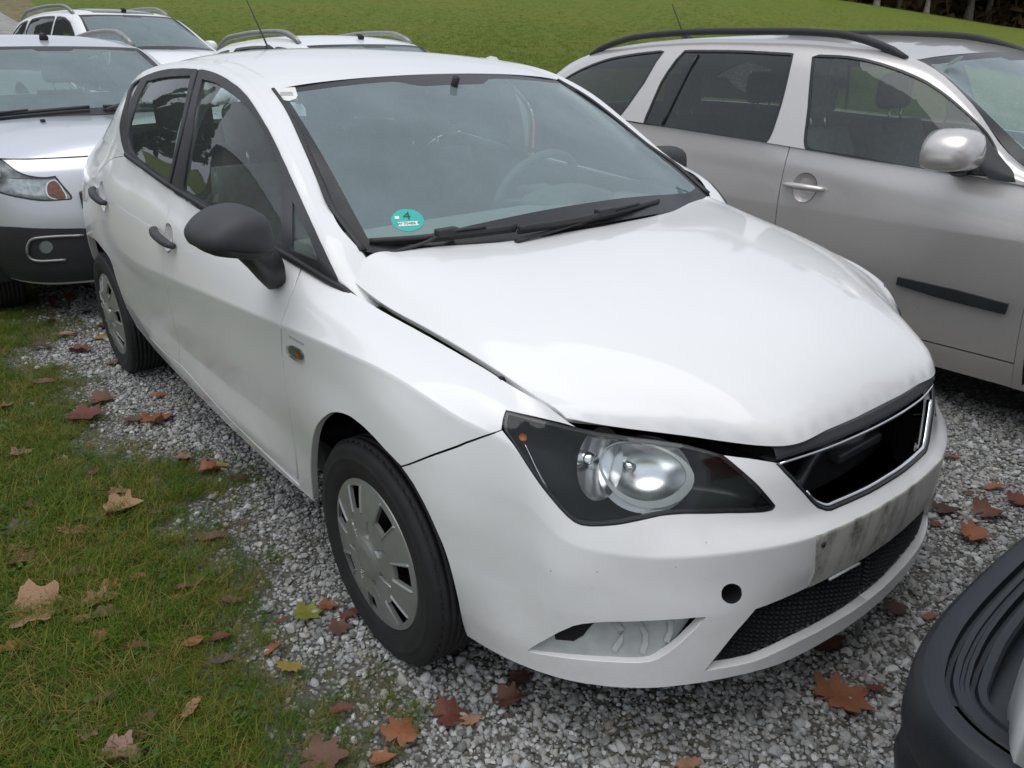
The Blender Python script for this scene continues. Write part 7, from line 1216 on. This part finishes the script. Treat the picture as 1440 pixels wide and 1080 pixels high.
def side_mirror(A, root, x, z, mat, w_=.20, parts=None, fold=0):
    yb = A.c['w']-.045
    for side in BOTH:
        ol = spline([(.0,-.055),(-.005,.03),(.02,.075),(.08,.085),(.16,.07),(.20,.02),(.185,-.045),(.10,-.06)], 30, closed=True)*[w_/.2, 1]; c = ol.mean(0); secs = []
        for dx, f in ((-.06,.92),(-.03,1),(.02,1),(.06,.92),(.085,.75),(.10,.45),(.105,.1)): secs.append([(x+dx, (yb+.05+c[0]+(a-c[0])*f)*side, z+c[1]+(b-c[1])*f) for a, b in ol])
        o = mesh('door_mirror', *loft(secs), mat, root)
        mesh('mirror_arm', *tube([(x-.02, (yb-.03)*side, z-.07), (x, (yb+.05)*side, z-.05), (x+.02, (yb+.12)*side, z-.05)], [.055, .04, .03], 12, .7), M['plastic'], o)
        mesh('mirror_glass', [(x-.062, (yb+.05+c[0]+(a-c[0])*.88)*side, z+c[1]+(b-c[1])*.88) for a, b in ol], [tuple(range(30))], M['chrome'], o, False)
def aux_handle(S, uv, root, mat):
    for side in BOTH:
        t = np.linspace(0, 1, 14); q = uv[0]+(uv[-1]-uv[0])*t[:, None]; n = S.nrm(q[:, 0], q[:, 1]); P = (S.pos(q[:, 0], q[:, 1])+n*(.020+.014*np.sin(np.pi*t))[:, None])*[1, side, 1]
        o = mesh('door_handle', *tube(P, .014*np.clip(np.sin(np.pi*(t*.94+.03))**.3, .2, 1), 10, 1.1, up=(0, side, 0)), mat, root)
    return o
# ---------------------------------------------------------------- grey-beige estate beyond the hatchback
est = thing('estate_car', 'grey-beige estate car with black roof rails parked beyond the white hatchback', 'car', EST.pose[:3], EST.pose[3])
eh = O('est_handle'); ec = eh.mean(0); hole = ellipse(ec+[.0, -.002], .058, .052)
eh2 = eh+np.array([EST.side.inv([[-2.30, .88]], XZ)[0]-ec]); hole2 = ellipse(eh2.mean(0), .058, .052)
tl = EST.side.inv(np.array([(-3.42,.72),(-3.28,.74),(-3.18,.88),(-3.20,1.04),(-3.36,1.05),(-3.5,1.04),(-3.55,.86)]), XZ)
hl_ = EST.side.inv(np.array([(.52,.66),(.44,.78),(.62,.79),(.75,.70),(.70,.58),(.60,.58)]), XZ)
d1, d2 = aux_panels(EST, est, M['beige'], -.40, -1.465, -2.42, 2.578, .317, [hl_], [tl], ([hole], [hole2]))
for dd, hh, h_ in ((d1, hole, eh), (d2, hole2, eh2)):
    for o, side in zip(dd, BOTH):
        put('handle_recess', bowl(EST.side, hh, .024), M['beige'], o, (side,))
        t = np.linspace(0, 1, 14); q = h_[0]+(h_[-1]-h_[0])*t[:, None]; P = (EST.side.pos(q[:, 0], q[:, 1])+EST.side.nrm(q[:, 0], q[:, 1])*(.010+.018*np.sin(np.pi*t))[:, None])*[1, side, 1]
        mesh('door_handle', *tube(P, .015*np.clip(np.sin(np.pi*(t*.92+.04))**.3, .2, 1), 10, 1.1, up=(0, side, 0)), M['beige'], o)
q = O('est_strip')
for o in zip(d1, BOTH): put('rubbing_strip', trim(EST.side, q, h=.05, lip=.012, off=.012, round_=.004), M['plastic'], o[0], (o[1],))
q2 = EST.side.inv(np.array([(-2.10,.565),(-1.52,.545),(-1.50,.52),(-1.52,.495),(-2.06,.515)]), XZ)
for o in zip(d2, BOTH): put('rubbing_strip', trim(EST.side, q2, h=.05, lip=.012, off=.012, round_=.004), M['plastic'], o[0], (o[1],))
# darker glass behind the front doors
eg = [O('est_front_glass'), O('est_rear_glass'), O('est_quarter_glass')]
aux_top(EST, est, M['beige'], eg, .010, M['tinted'], M['screen'])
for o in [c for c in est.children if c.name.startswith('side_window')][:2]: o.data.materials[0] = M['clear']
for side in BOTH:
    x_ = [(-2.275,1.39),(-2.265,1.07)]; u = EST.glass.inv(np.array([(-2.135,1.385),(-2.20,1.058)]), XZ); P = EST.glass.pos(np.linspace(u[0, 0], u[1, 0], 8), np.linspace(u[0, 1], u[1, 1], 8))*[1, side, 1]; mesh('window_divider', *tube(P, .010, 6, .6), M['gloss_black'], est)
aux_inside(EST, est, 2.578, .317, seats=((-1.42,), (-2.25,)), tz=-.02)
put('tail_lamp', trim(EST.side, tl, h=.05, lip=.02, gap=.002), M['red'], est, BOTH); put('headlamp', trim(EST.side, hl_, h=.05, lip=.02, gap=.002), M['lens'], est, BOTH); put('headlamp_reflector', bowl(EST.side, hl_, .06), M['reflector'], est, BOTH)
rail(EST, est, -1.12, -3.0, .046, M['plastic'], .015, .0125, 1)
side_mirror(EST, est, -.72, 1.05, M['beige'], .20)
put('mirror_sail', trim(EST.glass, O('est_sail'), h=.04, lip=.008, off=.006), M['plastic'], est, BOTH)
mesh('aerial', *tube([(-2.80,0,1.46),(-2.83,0,1.50),(-2.93,0,1.665)], [.006, .005, .0025], 6), M['seal'], est); mesh('aerial_foot', *tube([(-2.76,0,1.455),(-2.80,0,1.48),(-2.83,0,1.485)], [.024, .014, .008], 10), M['seal'], est)
for side in BOTH: put('front_bumper_strip', trim(EST.side, EST.side.inv(np.array([(.55,.42),(.60,.50),(.80,.50),(.85,.42)]), XZ), h=.05, lip=.01, off=.008), M['plastic'], est, (side,))
e_ = disc('emission_sticker', .032, M['card'], est, None, .0); e_.matrix_local = Matrix.Translation((-.96, -.55, 1.352)) @ Matrix.Rotation(rad(-35), 4, 'Y')
# ---------------------------------------------------------------- silver crossover behind it, on the left
def crossover(name, label, pose, paint, black=True, glass_roof=False, rails=M['hubcap'], detail=True):
    r = thing(name, label, 'car', pose[:3], pose[3]); A = SUV; G, S = A.glass, A.side
    P = lambda L: xz_line(G, L+L[:1])[:-1]
    wf = P([(-.62,1.065),(-.78,1.23),(-.98,1.36),(-1.15,1.415),(-1.36,1.435),(-1.36,1.10),(-1.0,1.08)]); wr_ = P([(-1.44,1.437),(-1.8,1.445),(-2.15,1.43),(-2.24,1.30),(-2.20,1.14),(-1.8,1.12),(-1.44,1.105)]); wq = P([(-2.30,1.42),(-2.6,1.385),(-2.85,1.28),(-2.8,1.18),(-2.30,1.15)])
    lamp = O('suv_lamp'); fog = O('suv_fog'); hf = [lamp] if detail else []
    d1, d2 = aux_panels(A, r, paint, -.42, -1.40, -2.27, 2.50, .325, hf)
    for dd, x in ((d1, -1.22), (d2, -2.05)):
        uv = S.inv(np.array([(x, .93), (x+.17, .925)]), XZ)
        for o, side in zip(dd, BOTH):
            t = np.linspace(0, 1, 12); q = uv[0]+(uv[1]-uv[0])*t[:, None]; Pp = (S.pos(q[:, 0], q[:, 1])+S.nrm(q[:, 0], q[:, 1])*.022)*[1, side, 1]; mesh('door_handle', *tube(Pp, .012*np.clip(np.sin(np.pi*(t*.92+.04))**.3, .2, 1), 8, 1.1), paint, o)
    aux_top(A, r, paint, [wf, wr_, wq], .018, M['clear'], M['screen'])
    aux_inside(A, r, 2.50, .325, seats=((-1.30,), (-2.15,)), tz=.08)
    rail(A, r, -1.08, -2.75, .065, rails, .02, .020, 1); side_mirror(A, r, -.55 if detail else -.72, 1.13 if detail else 1.10, paint, .22 if detail else .12)
    mesh('aerial', *tube([(-1.02,0,1.52),(-1.06,0,1.545),(-1.10,0,1.55)], [.03, .016, .006], 10), M['seal'], r)
    if black:      # dark cladding round the lower nose, following the traced upper edge
        bt = O('suv_black_top'); bt = bt[np.argsort(bt[:, 0])]; ub = np.concatenate([[S.U], bt[::-1, 0], [bt[0, 0]-.15]]); vb = np.interp(ub, bt[:, 0], bt[:, 1])
        q = np.vstack([np.stack([ub, vb], 1), np.stack([np.linspace(ub[-1], S.U, 40), np.full(40, .02)], 1)])
        cl = put('lower_bumper', trim(S, q, [fog], h=.04, lip=.012, off=.010), M['plastic'], r, BOTH, True)[0]
    if detail:
        for side in BOTH:
            hl = put('headlight', trim(S, lamp, h=.035, lip=.03, gap=.002, off=.002), M['lens'], r, (side,))[0]
            put('housing', bowl(S, lamp, .035), M['lamp_grey'], hl, (side,)); put('housing_rim', trim(S, lamp, [inset(dedupe(lamp), .009)], h=.05, lip=.02), M['gloss_black'], hl, (side,))
            c = lamp.mean(0)+[-.015, .02]; put('main_reflector', oval_dish(S, ellipse(c, .085, .066), .04, .008), M['reflector'], hl, (side,))
            oo = dedupe(O('suv_lamp_orange')); put('orange_lamp', trim(S, oo, h=.02, lip=.01, off=-.006), M['orange_soft'], hl, (side,)); put('orange_lamp_ring', trim(S, inset(oo, -.006), [oo], h=.03, lip=.01, off=-.004), M['chrome'], hl, (side,))
            fl = put('fog_lamp', bowl(S, fog, .03, off=.004), M['reflector'], r, (side,))[0]; put('fog_lens', trim(S, dedupe(fog), h=.03, lip=.01, off=.006), M['lens'], fl, (side,))
            q = O('suv_fog_bar'); Pp = (S.pos(q[:, 0], q[:, 1])+S.nrm(q[:, 0], q[:, 1])*.016)*[1, side, 1]; mesh('fog_lamp_trim', *tube(Pp, .007, 8), M['hubcap'], r)
        W = A.screen
        for (f0, f1) in ((-.95, -.05), (.05, .95)):
            Pp = []
            for f in np.linspace(f0, f1, 16):
                p = W.pos(np.array([abs(f)*W.U]), np.array([.055-.035*abs(f)]))[0]; Pp.append(p*[1, 1 if f > 0 else -1, 1]+[.0, 0, .018])
            wi = mesh('wiper', *tube(Pp, .009, 6, 1.2), M['plastic'], r); mesh('arm', *tube([np.array(Pp[8])+[0, 0, .012], np.array(Pp[2])+[.03, 0, .012], np.array(Pp[0])+[.05, 0, -.02]], [.008, .013, .018], 8, .7), M['plastic'], wi)
        for y in (-.36, .36): mesh('washer_jet', *rbox((.12, y, 1.062), (.018, .012, .008), .005), M['seal'], r)
        mb = MB(); mb.add(*rbox((.845, 0, .70), (.02, .42, .05), .015)); mb.build('grille', M['gloss_black'], r)
        mesh('interior_mirror', *rbox((-.80, 0, 1.39), (.02, .10, .032), .015), M['seal'], r)
        mesh('paper_sheet', [(-.52,.58,1.10),(-.50,.66,1.10),(-.60,.66,1.17),(-.62,.58,1.17)], [(0,1,2,3)], M['card'], r, False)
    if glass_roof:
        RFs = A.roof; q = np.array([(.06, 0), (RFs.U*.80, 0), (RFs.U*.80, RFs.V*.62), (.10, RFs.V*.66)]); q = np.vstack([np.linspace(a, b, 30)[:-1] for a, b in zip(q, np.roll(q, -1, 0))]); put('glass_roof', trim(RFs, q, h=.06, lip=.006, off=.006, nolip=lambda u: u[:, 1] < 2e-3), M['roof_glass'], r, BOTH, True)
    return r
crossover('crossover', 'silver crossover with black lower bumper and big headlight, right behind the white hatchback', SUV.pose, M['silver'])
crossover('crossover', 'white crossover with silver roof rails and dark glass roof, farthest back on the left', (-9.05, 1.62, float(terrain(-9.8, 1.5))+.05, .19), M['white2'], False, True, detail=False)
crossover('crossover', 'white car with silver roof rails showing just above the hatchback roof', (-4.44, 2.30, .02, .08), M['white2'], False, False, detail=False)
# ---------------------------------------------------------------- white van at the lower right: only its rear bumper corner comes into view
van = thing('van', 'white van at the lower right corner with a grooved black plastic step bumper', 'van', (1.19, .25, 0), 0)
hw = .84; mb = MB()
prof = [(.0,.40),(.0,.62),(.015,.95),(.06,1.35),(.16,1.75),(.30,1.86),(4.2,1.86),(4.4,1.7),(4.55,1.0),(4.6,.40)]
secs = []
for yf in (-1,-.97,-.88,-.6,0,.6,.88,.97,1):
    k = 1-abs(yf)**8*.05; secs.append([(x+.008+(.07 if x < 2 else -.10)*abs(yf)**8, yf*hw, .40+(z-.40)*(k if z > 1.2 else 1)) for x, z in prof])
mb.add(*loft(secs)); mb.build('body', M['white2'], van)
mesh('tailgate_window', *rbox((.085, 0, 1.35), (.02, .62, .25), .018), M['roof_glass'], van)
for side in BOTH: mesh('tail_lamp', *rbox((.05, side*.76, 1.0), (.03, .05, .20), .02), M['red'], van)
bp = []
for y, x in [(-.02, 1.055), (-.15, 1.055), (-.30, 1.060), (-.40, 1.070), (-.48, 1.088), (-.54, 1.115), (-.585, 1.155), (-.615, 1.21), (-.63, 1.30), (-.635, 1.5), (-.635, 1.8)]: bp.append((x-1.19, y-.25))
bp = spline(bp, 90); full_path = np.vstack([(bp*[1, -1])[::-1], bp])
tn = np.gradient(full_path, axis=0); tn /= np.linalg.norm(tn, axis=1)[:, None]; nr = np.stack([-tn[:, 1], tn[:, 0]], 1)
if ((nr[len(nr)//2])[0]) < 0: nr = -nr          # pointing inwards, towards the van
# profile: inward offset, height; two deep grooves and a shallow one run along the top step
pf = [(.065,.24),(.045,.28),(.034,.36),(.030,.452),(.012,.458),(.004,.466),(.0,.478),(.001,.522),(.003,.536),(.008,.549),(.016,.557),(.028,.561),(.036,.561)]
for g, dp, wd in ((.052,.012,.006),(.070,.004,.004),(.086,.012,.006)): pf += [(g-wd,.561),(g-wd*.55,.561-dp),(g+wd*.55,.561-dp),(g+wd,.561)]
pf += [(.104,.561),(.108,.556),(.110,.50)]
n_ = len(full_path); ys = full_path[:, 1]; V = []
_th = np.unwrap(np.arctan2(tn[:, 1], tn[:, 0])); _ds = np.linalg.norm(np.gradient(full_path, axis=0), axis=1); lim = np.convolve(np.pad(np.minimum(1, .5*_ds/np.maximum(abs(np.gradient(_th)), 1e-6)/.11), 8, 'edge'), np.ones(17)/17, 'valid')
for i in range(n_):
    fade = float(np.clip((.86-abs(ys[i]+0)-0.03)/.09, 0, 1))
    for o_, z_ in pf:
        zz = z_ if z_ > .5605 or o_ < .045 or o_ > .095 else .561-(.561-z_)*fade
        V.append((full_path[i, 0]+nr[i, 0]*o_*lim[i], full_path[i, 1]+nr[i, 1]*o_*lim[i], zz+.05*o_*(z_ > .55)))
o = mesh('rear_bumper', V, grid_faces(n_, len(pf)), M['blue_black'], van); o.data.set_sharp_from_angle(angle=rad(24))
mesh('bumper_core', *rbox((.27, 0, .424), (.36, .855, .130), .12, 4), M['blue_black'], van)
for x in (.75, 3.7):
    for side in BOTH: wheel(van, x, side*.72, .32, .32, .195, .20, side, 'plain')
LEAVES = [
(-0.701,-1.482,0.220,'tan','maple',0.6,'large curled tan leaf lying in the grass at the left edge',1.20),
(-0.562,-1.545,0.109,'orange','oak',0.6,'orange-brown leaf just below the large curled tan leaf at the left edge',1.10),
(-0.305,-1.183,0.057,'orange','beech',0.6,'left of two oval orange leaves side by side in the grass',1.90),
(-0.275,-1.124,0.061,'red','beech',1.2,'right of two oval orange leaves side by side, redder and more curled',1.30),
(-0.194,-1.150,0.055,'grey','beech',0.6,'grey-purple oval leaf below the two oval orange leaves',1.10),
(-0.462,-1.368,0.071,'orange','maple',1.2,'small folded orange leaf in the dark grass, left of a red one',1.40),
(-0.374,-1.296,0.063,'red','oak',1.2,'small folded red leaf in the grass below the cluster of tan leaves',1.00),
(-1.985,-1.092,0.194,'red','maple',0.6,'big red-brown leaf on the grass beside the gravel, level with the rear door',1.10),
(-1.755,-0.865,0.177,'orange','maple',1.3,'curled orange-brown leaf standing on the gravel beside the sill',1.90),
(-1.825,-0.929,0.107,'brown','oak',1.2,'narrow brown leaf just left of the curled orange-brown leaf by the sill',1.30),
(-1.231,-1.141,0.092,'pink','maple',0.6,'pinkish lobed leaf alone in the middle of the grass strip',1.60),
(-1.343,-0.888,0.089,'pink','maple',0.6,'pinkish orange leaf at the edge of grass and gravel below the front door',1.10),
(-1.200,-0.842,0.114,'orange','maple',1.2,'orange-brown leaf lying on the gravel next to an ochre leaf',1.40),
(-1.208,-0.800,0.069,'yellow','oak',0.6,'ochre leaf lying on the gravel next to an orange-brown leaf',1.00),
(-1.067,-0.777,0.071,'dark','oak',0.6,'dark brown leaf flat on the gravel right of the ochre leaf',1.00),
(-1.765,-1.350,0.113,'pink','maple',1.2,'small tan leaf upright in the grass near the left edge',1.90),
(-1.055,-1.305,0.103,'tan','oak',0.6,'long tan leaf with ragged edge on the grass',0.90),
(-1.104,-1.166,0.160,'tan','maple',1.2,'crumpled tan leaf between the pinkish lobed leaf and the long tan leaf',1.20),
(-1.172,-1.454,0.125,'grey','maple',1.2,'grey-brown crumpled leaf at the left edge above a red-brown cluster',1.20),
(-1.048,-1.472,0.078,'tan','maple',1.2,'pale leaf on top of the red-brown cluster at the left edge',1.50),
(-0.965,-1.473,0.118,'red','maple',1.2,'red-brown crumpled leaf under a pale one at the left edge',1.10),
(-0.811,-1.348,0.105,'brown','oak',1.2,'curled brown leaf in the grass above two tan lobed leaves',1.20),
(-0.675,-1.300,0.083,'orange','maple',0.6,'upper of two tan-orange lobed leaves in the grass',1.10),
(-0.626,-1.333,0.112,'tan','maple',1.2,'lower of two tan-orange lobed leaves in the grass',1.70),
(-0.582,-1.386,0.063,'tan','oak',0.6,'thin pale leaf right of the large curled tan leaf',1.10),
(-0.556,-1.331,0.106,'brown','oak',1.3,'dark rolled leaf below the two tan-orange lobed leaves',1.20),
(-0.679,-1.218,0.046,'orange','beech',0.6,'tiny orange leaf alone in the bright grass',1.20),
(-0.549,-1.113,0.072,'brown','oak',0.6,'thin brown leaf slanting in the bright grass',1.50),
(-0.406,-1.046,0.060,'brown','oak',1.2,'curled brown leaf at the right side of the bright grass',1.10),
(-0.160,-1.032,0.056,'orange','oak',1.3,'orange-brown leaf upright at the border of the grass and gravel',2.00),
(-0.074,-1.028,0.076,'yellow','oak',0.6,'long yellow leaf on the border of the gravel left of the front wheel',3.60),
(-0.085,-1.259,0.061,'tan','oak',0.6,'orange-tan oak leaf standing out in the lower grass',2.10),
(-0.156,-1.458,0.073,'pink','maple',0.0,'flat pinkish lobed leaf in the grass at the lower left',1.30),
(-0.118,-1.350,0.060,'brown','beech',0.6,'brown oval leaf right of the flat pinkish lobed leaf',1.60),
(-0.068,-1.383,0.077,'dark','maple',1.2,'dark grey-brown crumpled leaf near the bottom edge',1.20),
(-0.050,-1.430,0.122,'pink','maple',1.3,'big crumpled pinkish leaf at the bottom edge in the grass',1.10),
(0.233,-1.095,0.132,'brown','maple',1.2,'wide brown leaf at the bottom edge where gravel begins',1.00),
(-0.243,-1.403,0.056,'brown','oak',1.2,'small brown split leaf in the dark lower grass',1.70),
(-0.365,-1.530,0.035,'orange','oak',0.6,'small rust leaf in the dark grass at the lower left',1.70),
(-0.229,-0.856,0.069,'orange','maple',0.6,'orange-red leaf overlapping a yellow-green one by the front wheel',1.00),
(-0.232,-0.912,0.108,'green','maple',0.6,'yellow-green leaf with dark spots on the gravel by the front wheel',1.30),
(-0.250,-0.971,0.035,'red','oak',0.6,'tiny red leaf left of the yellow-green spotted leaf',1.50),
(-0.157,-0.819,0.066,'red','oak',1.3,'bright red rolled leaf close to the front tyre',1.50),
(-0.128,-0.873,0.081,'brown','maple',0.6,'pale brown leaf just below the bright red rolled leaf',1.20),
(0.272,-0.923,0.116,'orange','maple',0.6,'big orange-brown maple leaf on the gravel in front of the front wheel',2.20),
(0.295,-0.814,0.105,'red','maple',0.6,'dark red-brown leaf on the gravel right of the big orange-brown maple leaf',1.30),
(0.339,-0.783,0.053,'tan','oak',0.6,'pale tan leaf touching the dark red-brown leaf',1.10),
(0.345,-0.680,0.098,'brown','maple',1.3,'curled brown leaf below the bumper, lower of two',1.20),
(0.313,-0.621,0.085,'dark','maple',1.2,'dark leaf in the shade below the bumper, upper of two',1.20),
(0.129,-0.993,0.058,'red','oak',0.6,'maroon leaf on the moss between grass and gravel',1.00),
(0.313,-0.996,0.070,'orange','maple',1.2,'orange-brown leaf at the bottom edge under the big orange-brown maple leaf',1.20),
(0.819,-0.085,0.181,'orange','maple',0.6,'largest red-orange maple leaf, on open gravel between the two bumpers',1.30),
(0.854,0.011,0.048,'red','oak',0.6,'small dark red leaf touching the largest maple leaf',1.10),
(0.721,-0.494,0.058,'tan','oak',0.6,'tan leaf at the bottom edge below the hatchback bumper',1.20),
(0.698,0.056,0.122,'dark','maple',1.2,'dark brown leaf right under the hatchback bumper lip',1.20),
(0.738,0.315,0.096,'dark','maple',1.3,'brown curled leaf on the gravel between the hatchback and the black van bumper',1.20),
(0.812,0.365,0.046,'orange','oak',0.6,'small orange leaf close to the black van bumper',1.20),
(0.631,1.210,0.076,'orange','oak',0.6,'orange leaf on the gravel at the right, nearest the estate car',1.00),
(0.592,1.102,0.037,'red','oak',0.6,'tiny red leaf left of the orange leaf nearest the estate car',1.00),
(0.434,1.321,0.068,'orange','oak',0.6,'orange-brown leaf on the gravel beside the end of the hatchback bumper',1.00),
(0.585,0.930,0.115,'dark','maple',0.6,'dark brown leaf beside the end of the licence plate holder',1.10),
(0.682,1.015,0.134,'brown','maple',1.2,'crumpled brown leaf at the right, upper of two on the gravel',1.20),
(0.715,0.842,0.134,'orange','maple',1.2,'crumpled orange-brown leaf at the right, lower of two above the van bumper',1.40),
(0.612,0.823,0.054,'red','oak',0.6,'rusty leaf below the dark brown leaf beside the plate holder',1.20),
(0.718,1.170,0.116,'red','maple',1.2,'red-brown leaf at the right edge',1.20),
(-2.880,-0.929,0.148,'red','maple',1.2,'red leaf on the pale gravel below the rear wheel, left one',1.10),
(-3.214,-0.914,0.092,'pink','oak',0.6,'pinkish leaf on the pale gravel above the red leaf',1.10),
(-3.033,-0.770,0.106,'yellow','oak',0.6,'ochre leaf close to the rear tyre',1.10),
(-2.589,-0.830,0.081,'brown','oak',0.6,'brown leaf touching the bottom of the rear tyre',1.10),
(-2.028,-0.781,0.072,'orange','oak',0.6,'small orange leaf on the gravel under the sill',1.20),
(-3.075,-1.064,0.098,'dark','oak',0.6,'dark leaf on the pale gravel near the grass, level with the rear wheel',1.00),
(-2.519,-1.145,0.094,'brown','oak',0.6,'brown leaf at the edge of the grass below the pale gravel',1.20),
(-2.142,-0.994,0.143,'brown','maple',0.6,'brown leaf behind the big red-brown leaf beside the gravel',1.30),
(-2.302,-1.342,0.113,'orange','maple',0.6,'orange leaf cut by the left edge of the picture',1.90),
(-0.753,-0.983,0.100,'brown','oak',0.6,'straw-brown leaf on the mossy border left of the front wheel',1.10),
(-0.774,-0.869,0.046,'grey','oak',0.0,'grey leaf on the mossy gravel border left of the front wheel',1.20),
(-1.008,-1.076,0.044,'grey','oak',0.6,'small grey leaf among the bright grass',1.20),
(-1.147,-1.083,0.046,'red','oak',0.6,'tiny rust leaf among the bright grass',1.80),
(-1.439,-1.168,0.044,'red','oak',0.6,'tiny dark red leaf above the crumpled tan leaf',1.80),
(-1.322,-1.385,0.080,'brown','maple',0.6,'small tan-brown leaf in the grass left of the pinkish lobed leaf',1.20),
(-0.709,-1.426,0.040,'tan','oak',0.6,'small tan leaf just above the large curled tan leaf',1.20),
(-0.229,-1.304,0.037,'grey','oak',0.6,'grey leaf hidden in the middle of the lower grass',1.20)]
# ================================================================ fallen leaves, each its own thing
def leaf_tone(name, a, b, vein):
    N = Nodes(name); co = N.coord(); n1 = N.noise(28, 5, .65, co).outputs[0]; n2 = N.noise(120, 3, .7, co).outputs[0]
    c = N.mix(N.ramp(n1, (.35, 0), (.68, 1)), a, b); c = N.mix(N.ramp(n2, (.62, 0), (.75, .7)), c, vein)
    p = N.n('BsdfPrincipled', Base__Color=c, Roughness=.55, Specular__IOR__Level=.35, Normal=N.bump(n1, .35, .004)); t = N.n('BsdfTranslucent', Color=c); m = N.n('MixShader', Fac=.15, i1=p.outputs[0], i2=t.outputs[0]); N.t.links.new(m.outputs[0], N.out.inputs[0]); return N.m
TONE = {'tan': leaf_tone('tan_leaf', (.36,.22,.125), (.26,.14,.075), (.15,.085,.05)), 'orange': leaf_tone('orange_brown_leaf', (.33,.13,.06), (.23,.095,.05), (.12,.05,.03)), 'red': leaf_tone('red_brown_leaf', (.17,.055,.038), (.11,.042,.03), (.07,.025,.02)),
        'brown': leaf_tone('brown_leaf', (.17,.085,.055), (.11,.06,.04), (.06,.035,.025)), 'dark': leaf_tone('dark_brown_leaf', (.055,.032,.026), (.085,.045,.035), (.03,.02,.018)), 'pink': leaf_tone('pinkish_tan_leaf', (.33,.19,.15), (.25,.14,.11), (.16,.09,.07)), 'yellow': leaf_tone('yellow_leaf', (.30,.22,.05), (.22,.17,.04), (.06,.04,.02)), 'green': leaf_tone('yellow_green_leaf', (.17,.20,.03), (.24,.23,.045), (.02,.018,.012)), 'grey': leaf_tone('grey_brown_leaf', (.12,.09,.085), (.085,.068,.066), (.05,.04,.04))}
def leaf_mesh(kind, curl, seed):
    g = np.random.default_rng(seed); n = 44; a = np.linspace(0, 2*np.pi, n, endpoint=False)
    if kind == 'maple':
        r = .66+.0*a
        for c, wd, h in ((0, .52, .33), (.88, .42, .24), (-.88, .42, .24), (1.75, .45, .16), (-1.75, .45, .16)):
            d = (a-c+np.pi) % (2*np.pi)-np.pi; r = r+h*np.maximum(0, 1-abs(d)/wd)-.12*np.exp(-((abs(d)-wd*1.3)/.12)**2)
        d = abs((a+2*np.pi) % (2*np.pi)-np.pi); r = r*(1-.55*np.exp(-(d/.22)**2)); r = r*(1+.06*np.sin(a*19+g.uniform(0, 6)))
        X, Y = r*np.cos(a), r*np.sin(a)
    elif kind == 'oak':
        r = 1+.16*np.sin(a*11+g.uniform(0, 6)); X, Y = r*np.cos(a), .46*r*np.sin(a)*(1-.18*np.cos(a))
    else:
        X, Y = np.cos(a), .62*np.sin(a)*(1-.22*np.cos(a))*(1+.03*np.sin(a*9))
    V = [(0, 0, 0)]; F = []; K = 5
    p1, p2, p3 = g.uniform(0, 6, 3)
    for k in range(1, K+1):
        f = k/K
        for x, y, t in zip(X*f, Y*f, a): V.append((x, y, 0))
    V = np.array(V, float); x, y = V[:, 0], V[:, 1]; rr = np.hypot(x, y)
    z = .05*np.sin(x*4+p1)+.05*np.sin(y*5+p2)+.10*rr**2*np.sin(3*np.arctan2(y, x)+p3)*curl+.04*np.abs(np.sin(np.arctan2(y, x)*2.5))*rr
    V[:, 2] = z
    if curl:      # roll the blade about an axis in its plane
        th = curl*.95*V[:, 1]; R_ = 1/(curl*.95); V[:, 2] += R_*(1-np.cos(th)); V[:, 1] = R_*np.sin(th)
    for j in range(n): F.append((0, 1+j, 1+(j+1) % n))
    for k in range(K-1):
        for j in range(n): b = 1+k*n; F.append((b+j, b+n+j, b+n+(j+1) % n, b+(j+1) % n))
    sx = -.9 if kind != 'maple' else -.2
    Vt, Ft = tube([(sx, 0, .03), (sx-.3, .02, .06), (sx-.6, .08*g.normal(), .03)], [.022, .018, .014], 5); Ft = [tuple(i+len(V) for i in f) for f in Ft]
    V = np.vstack([V, Vt]); V[:, 2] -= np.quantile(V[:, 2], .08)
    me = bpy.data.meshes.new('fallen_leaf'); me.from_pydata([tuple(map(float, v)) for v in V], [], F+Ft); me.polygons.foreach_set('use_smooth', [True]*len(me.polygons)); return me
LM = {}
def leaf(x, y, size, tone, kind, curl, label, rz=None, group=None):
    v = R.randrange(3); key = (kind, curl, v)
    if key not in LM: LM[key] = leaf_mesh(kind, curl, len(LM)*7+3)
    me = LM[key]
    o = bpy.data.objects.new('fallen_leaf', me.copy()); COL.objects.link(o); o.data.name = 'fallen_leaf'; o.data.materials.append(TONE[tone])
    s = size*.5; e = float(y-verge_y(x)); o.location = (x, y, float(terrain(x, y))+(.016 if e > 0 else .022)); o.scale = (s, s, s)
    o.rotation_euler = (R.uniform(-.18, .18), R.uniform(-.18, .18), R.uniform(0, 6.28) if rz is None else rz); tag(o, label, 'leaf', group)
for q in LEAVES: leaf(*q)
# the drift of litter along the back of the lot, under the crossover's nose
for k in range(60):
    t = R.random(); x = -4.75+1.5*t+R.gauss(0, .08); y = -1.15+.55*R.random()+.25*t
    tn = R.choice(['brown', 'brown', 'red', 'dark', 'orange']); kd = R.choice(['maple', 'oak', 'beech'])
    wd = {'brown': 'small brown', 'red': 'small red-brown', 'dark': 'small dark', 'orange': 'small orange'}[tn]+{'maple': ' lobed', 'oak': ' narrow', 'beech': ' oval'}[kd]
    leaf(x, y, R.uniform(.05, .10), tn, kd, R.choice([0, .6, 1.2]), wd+' leaf in the drift under the nose of the silver crossover', None, 'leaf drift under the crossover')
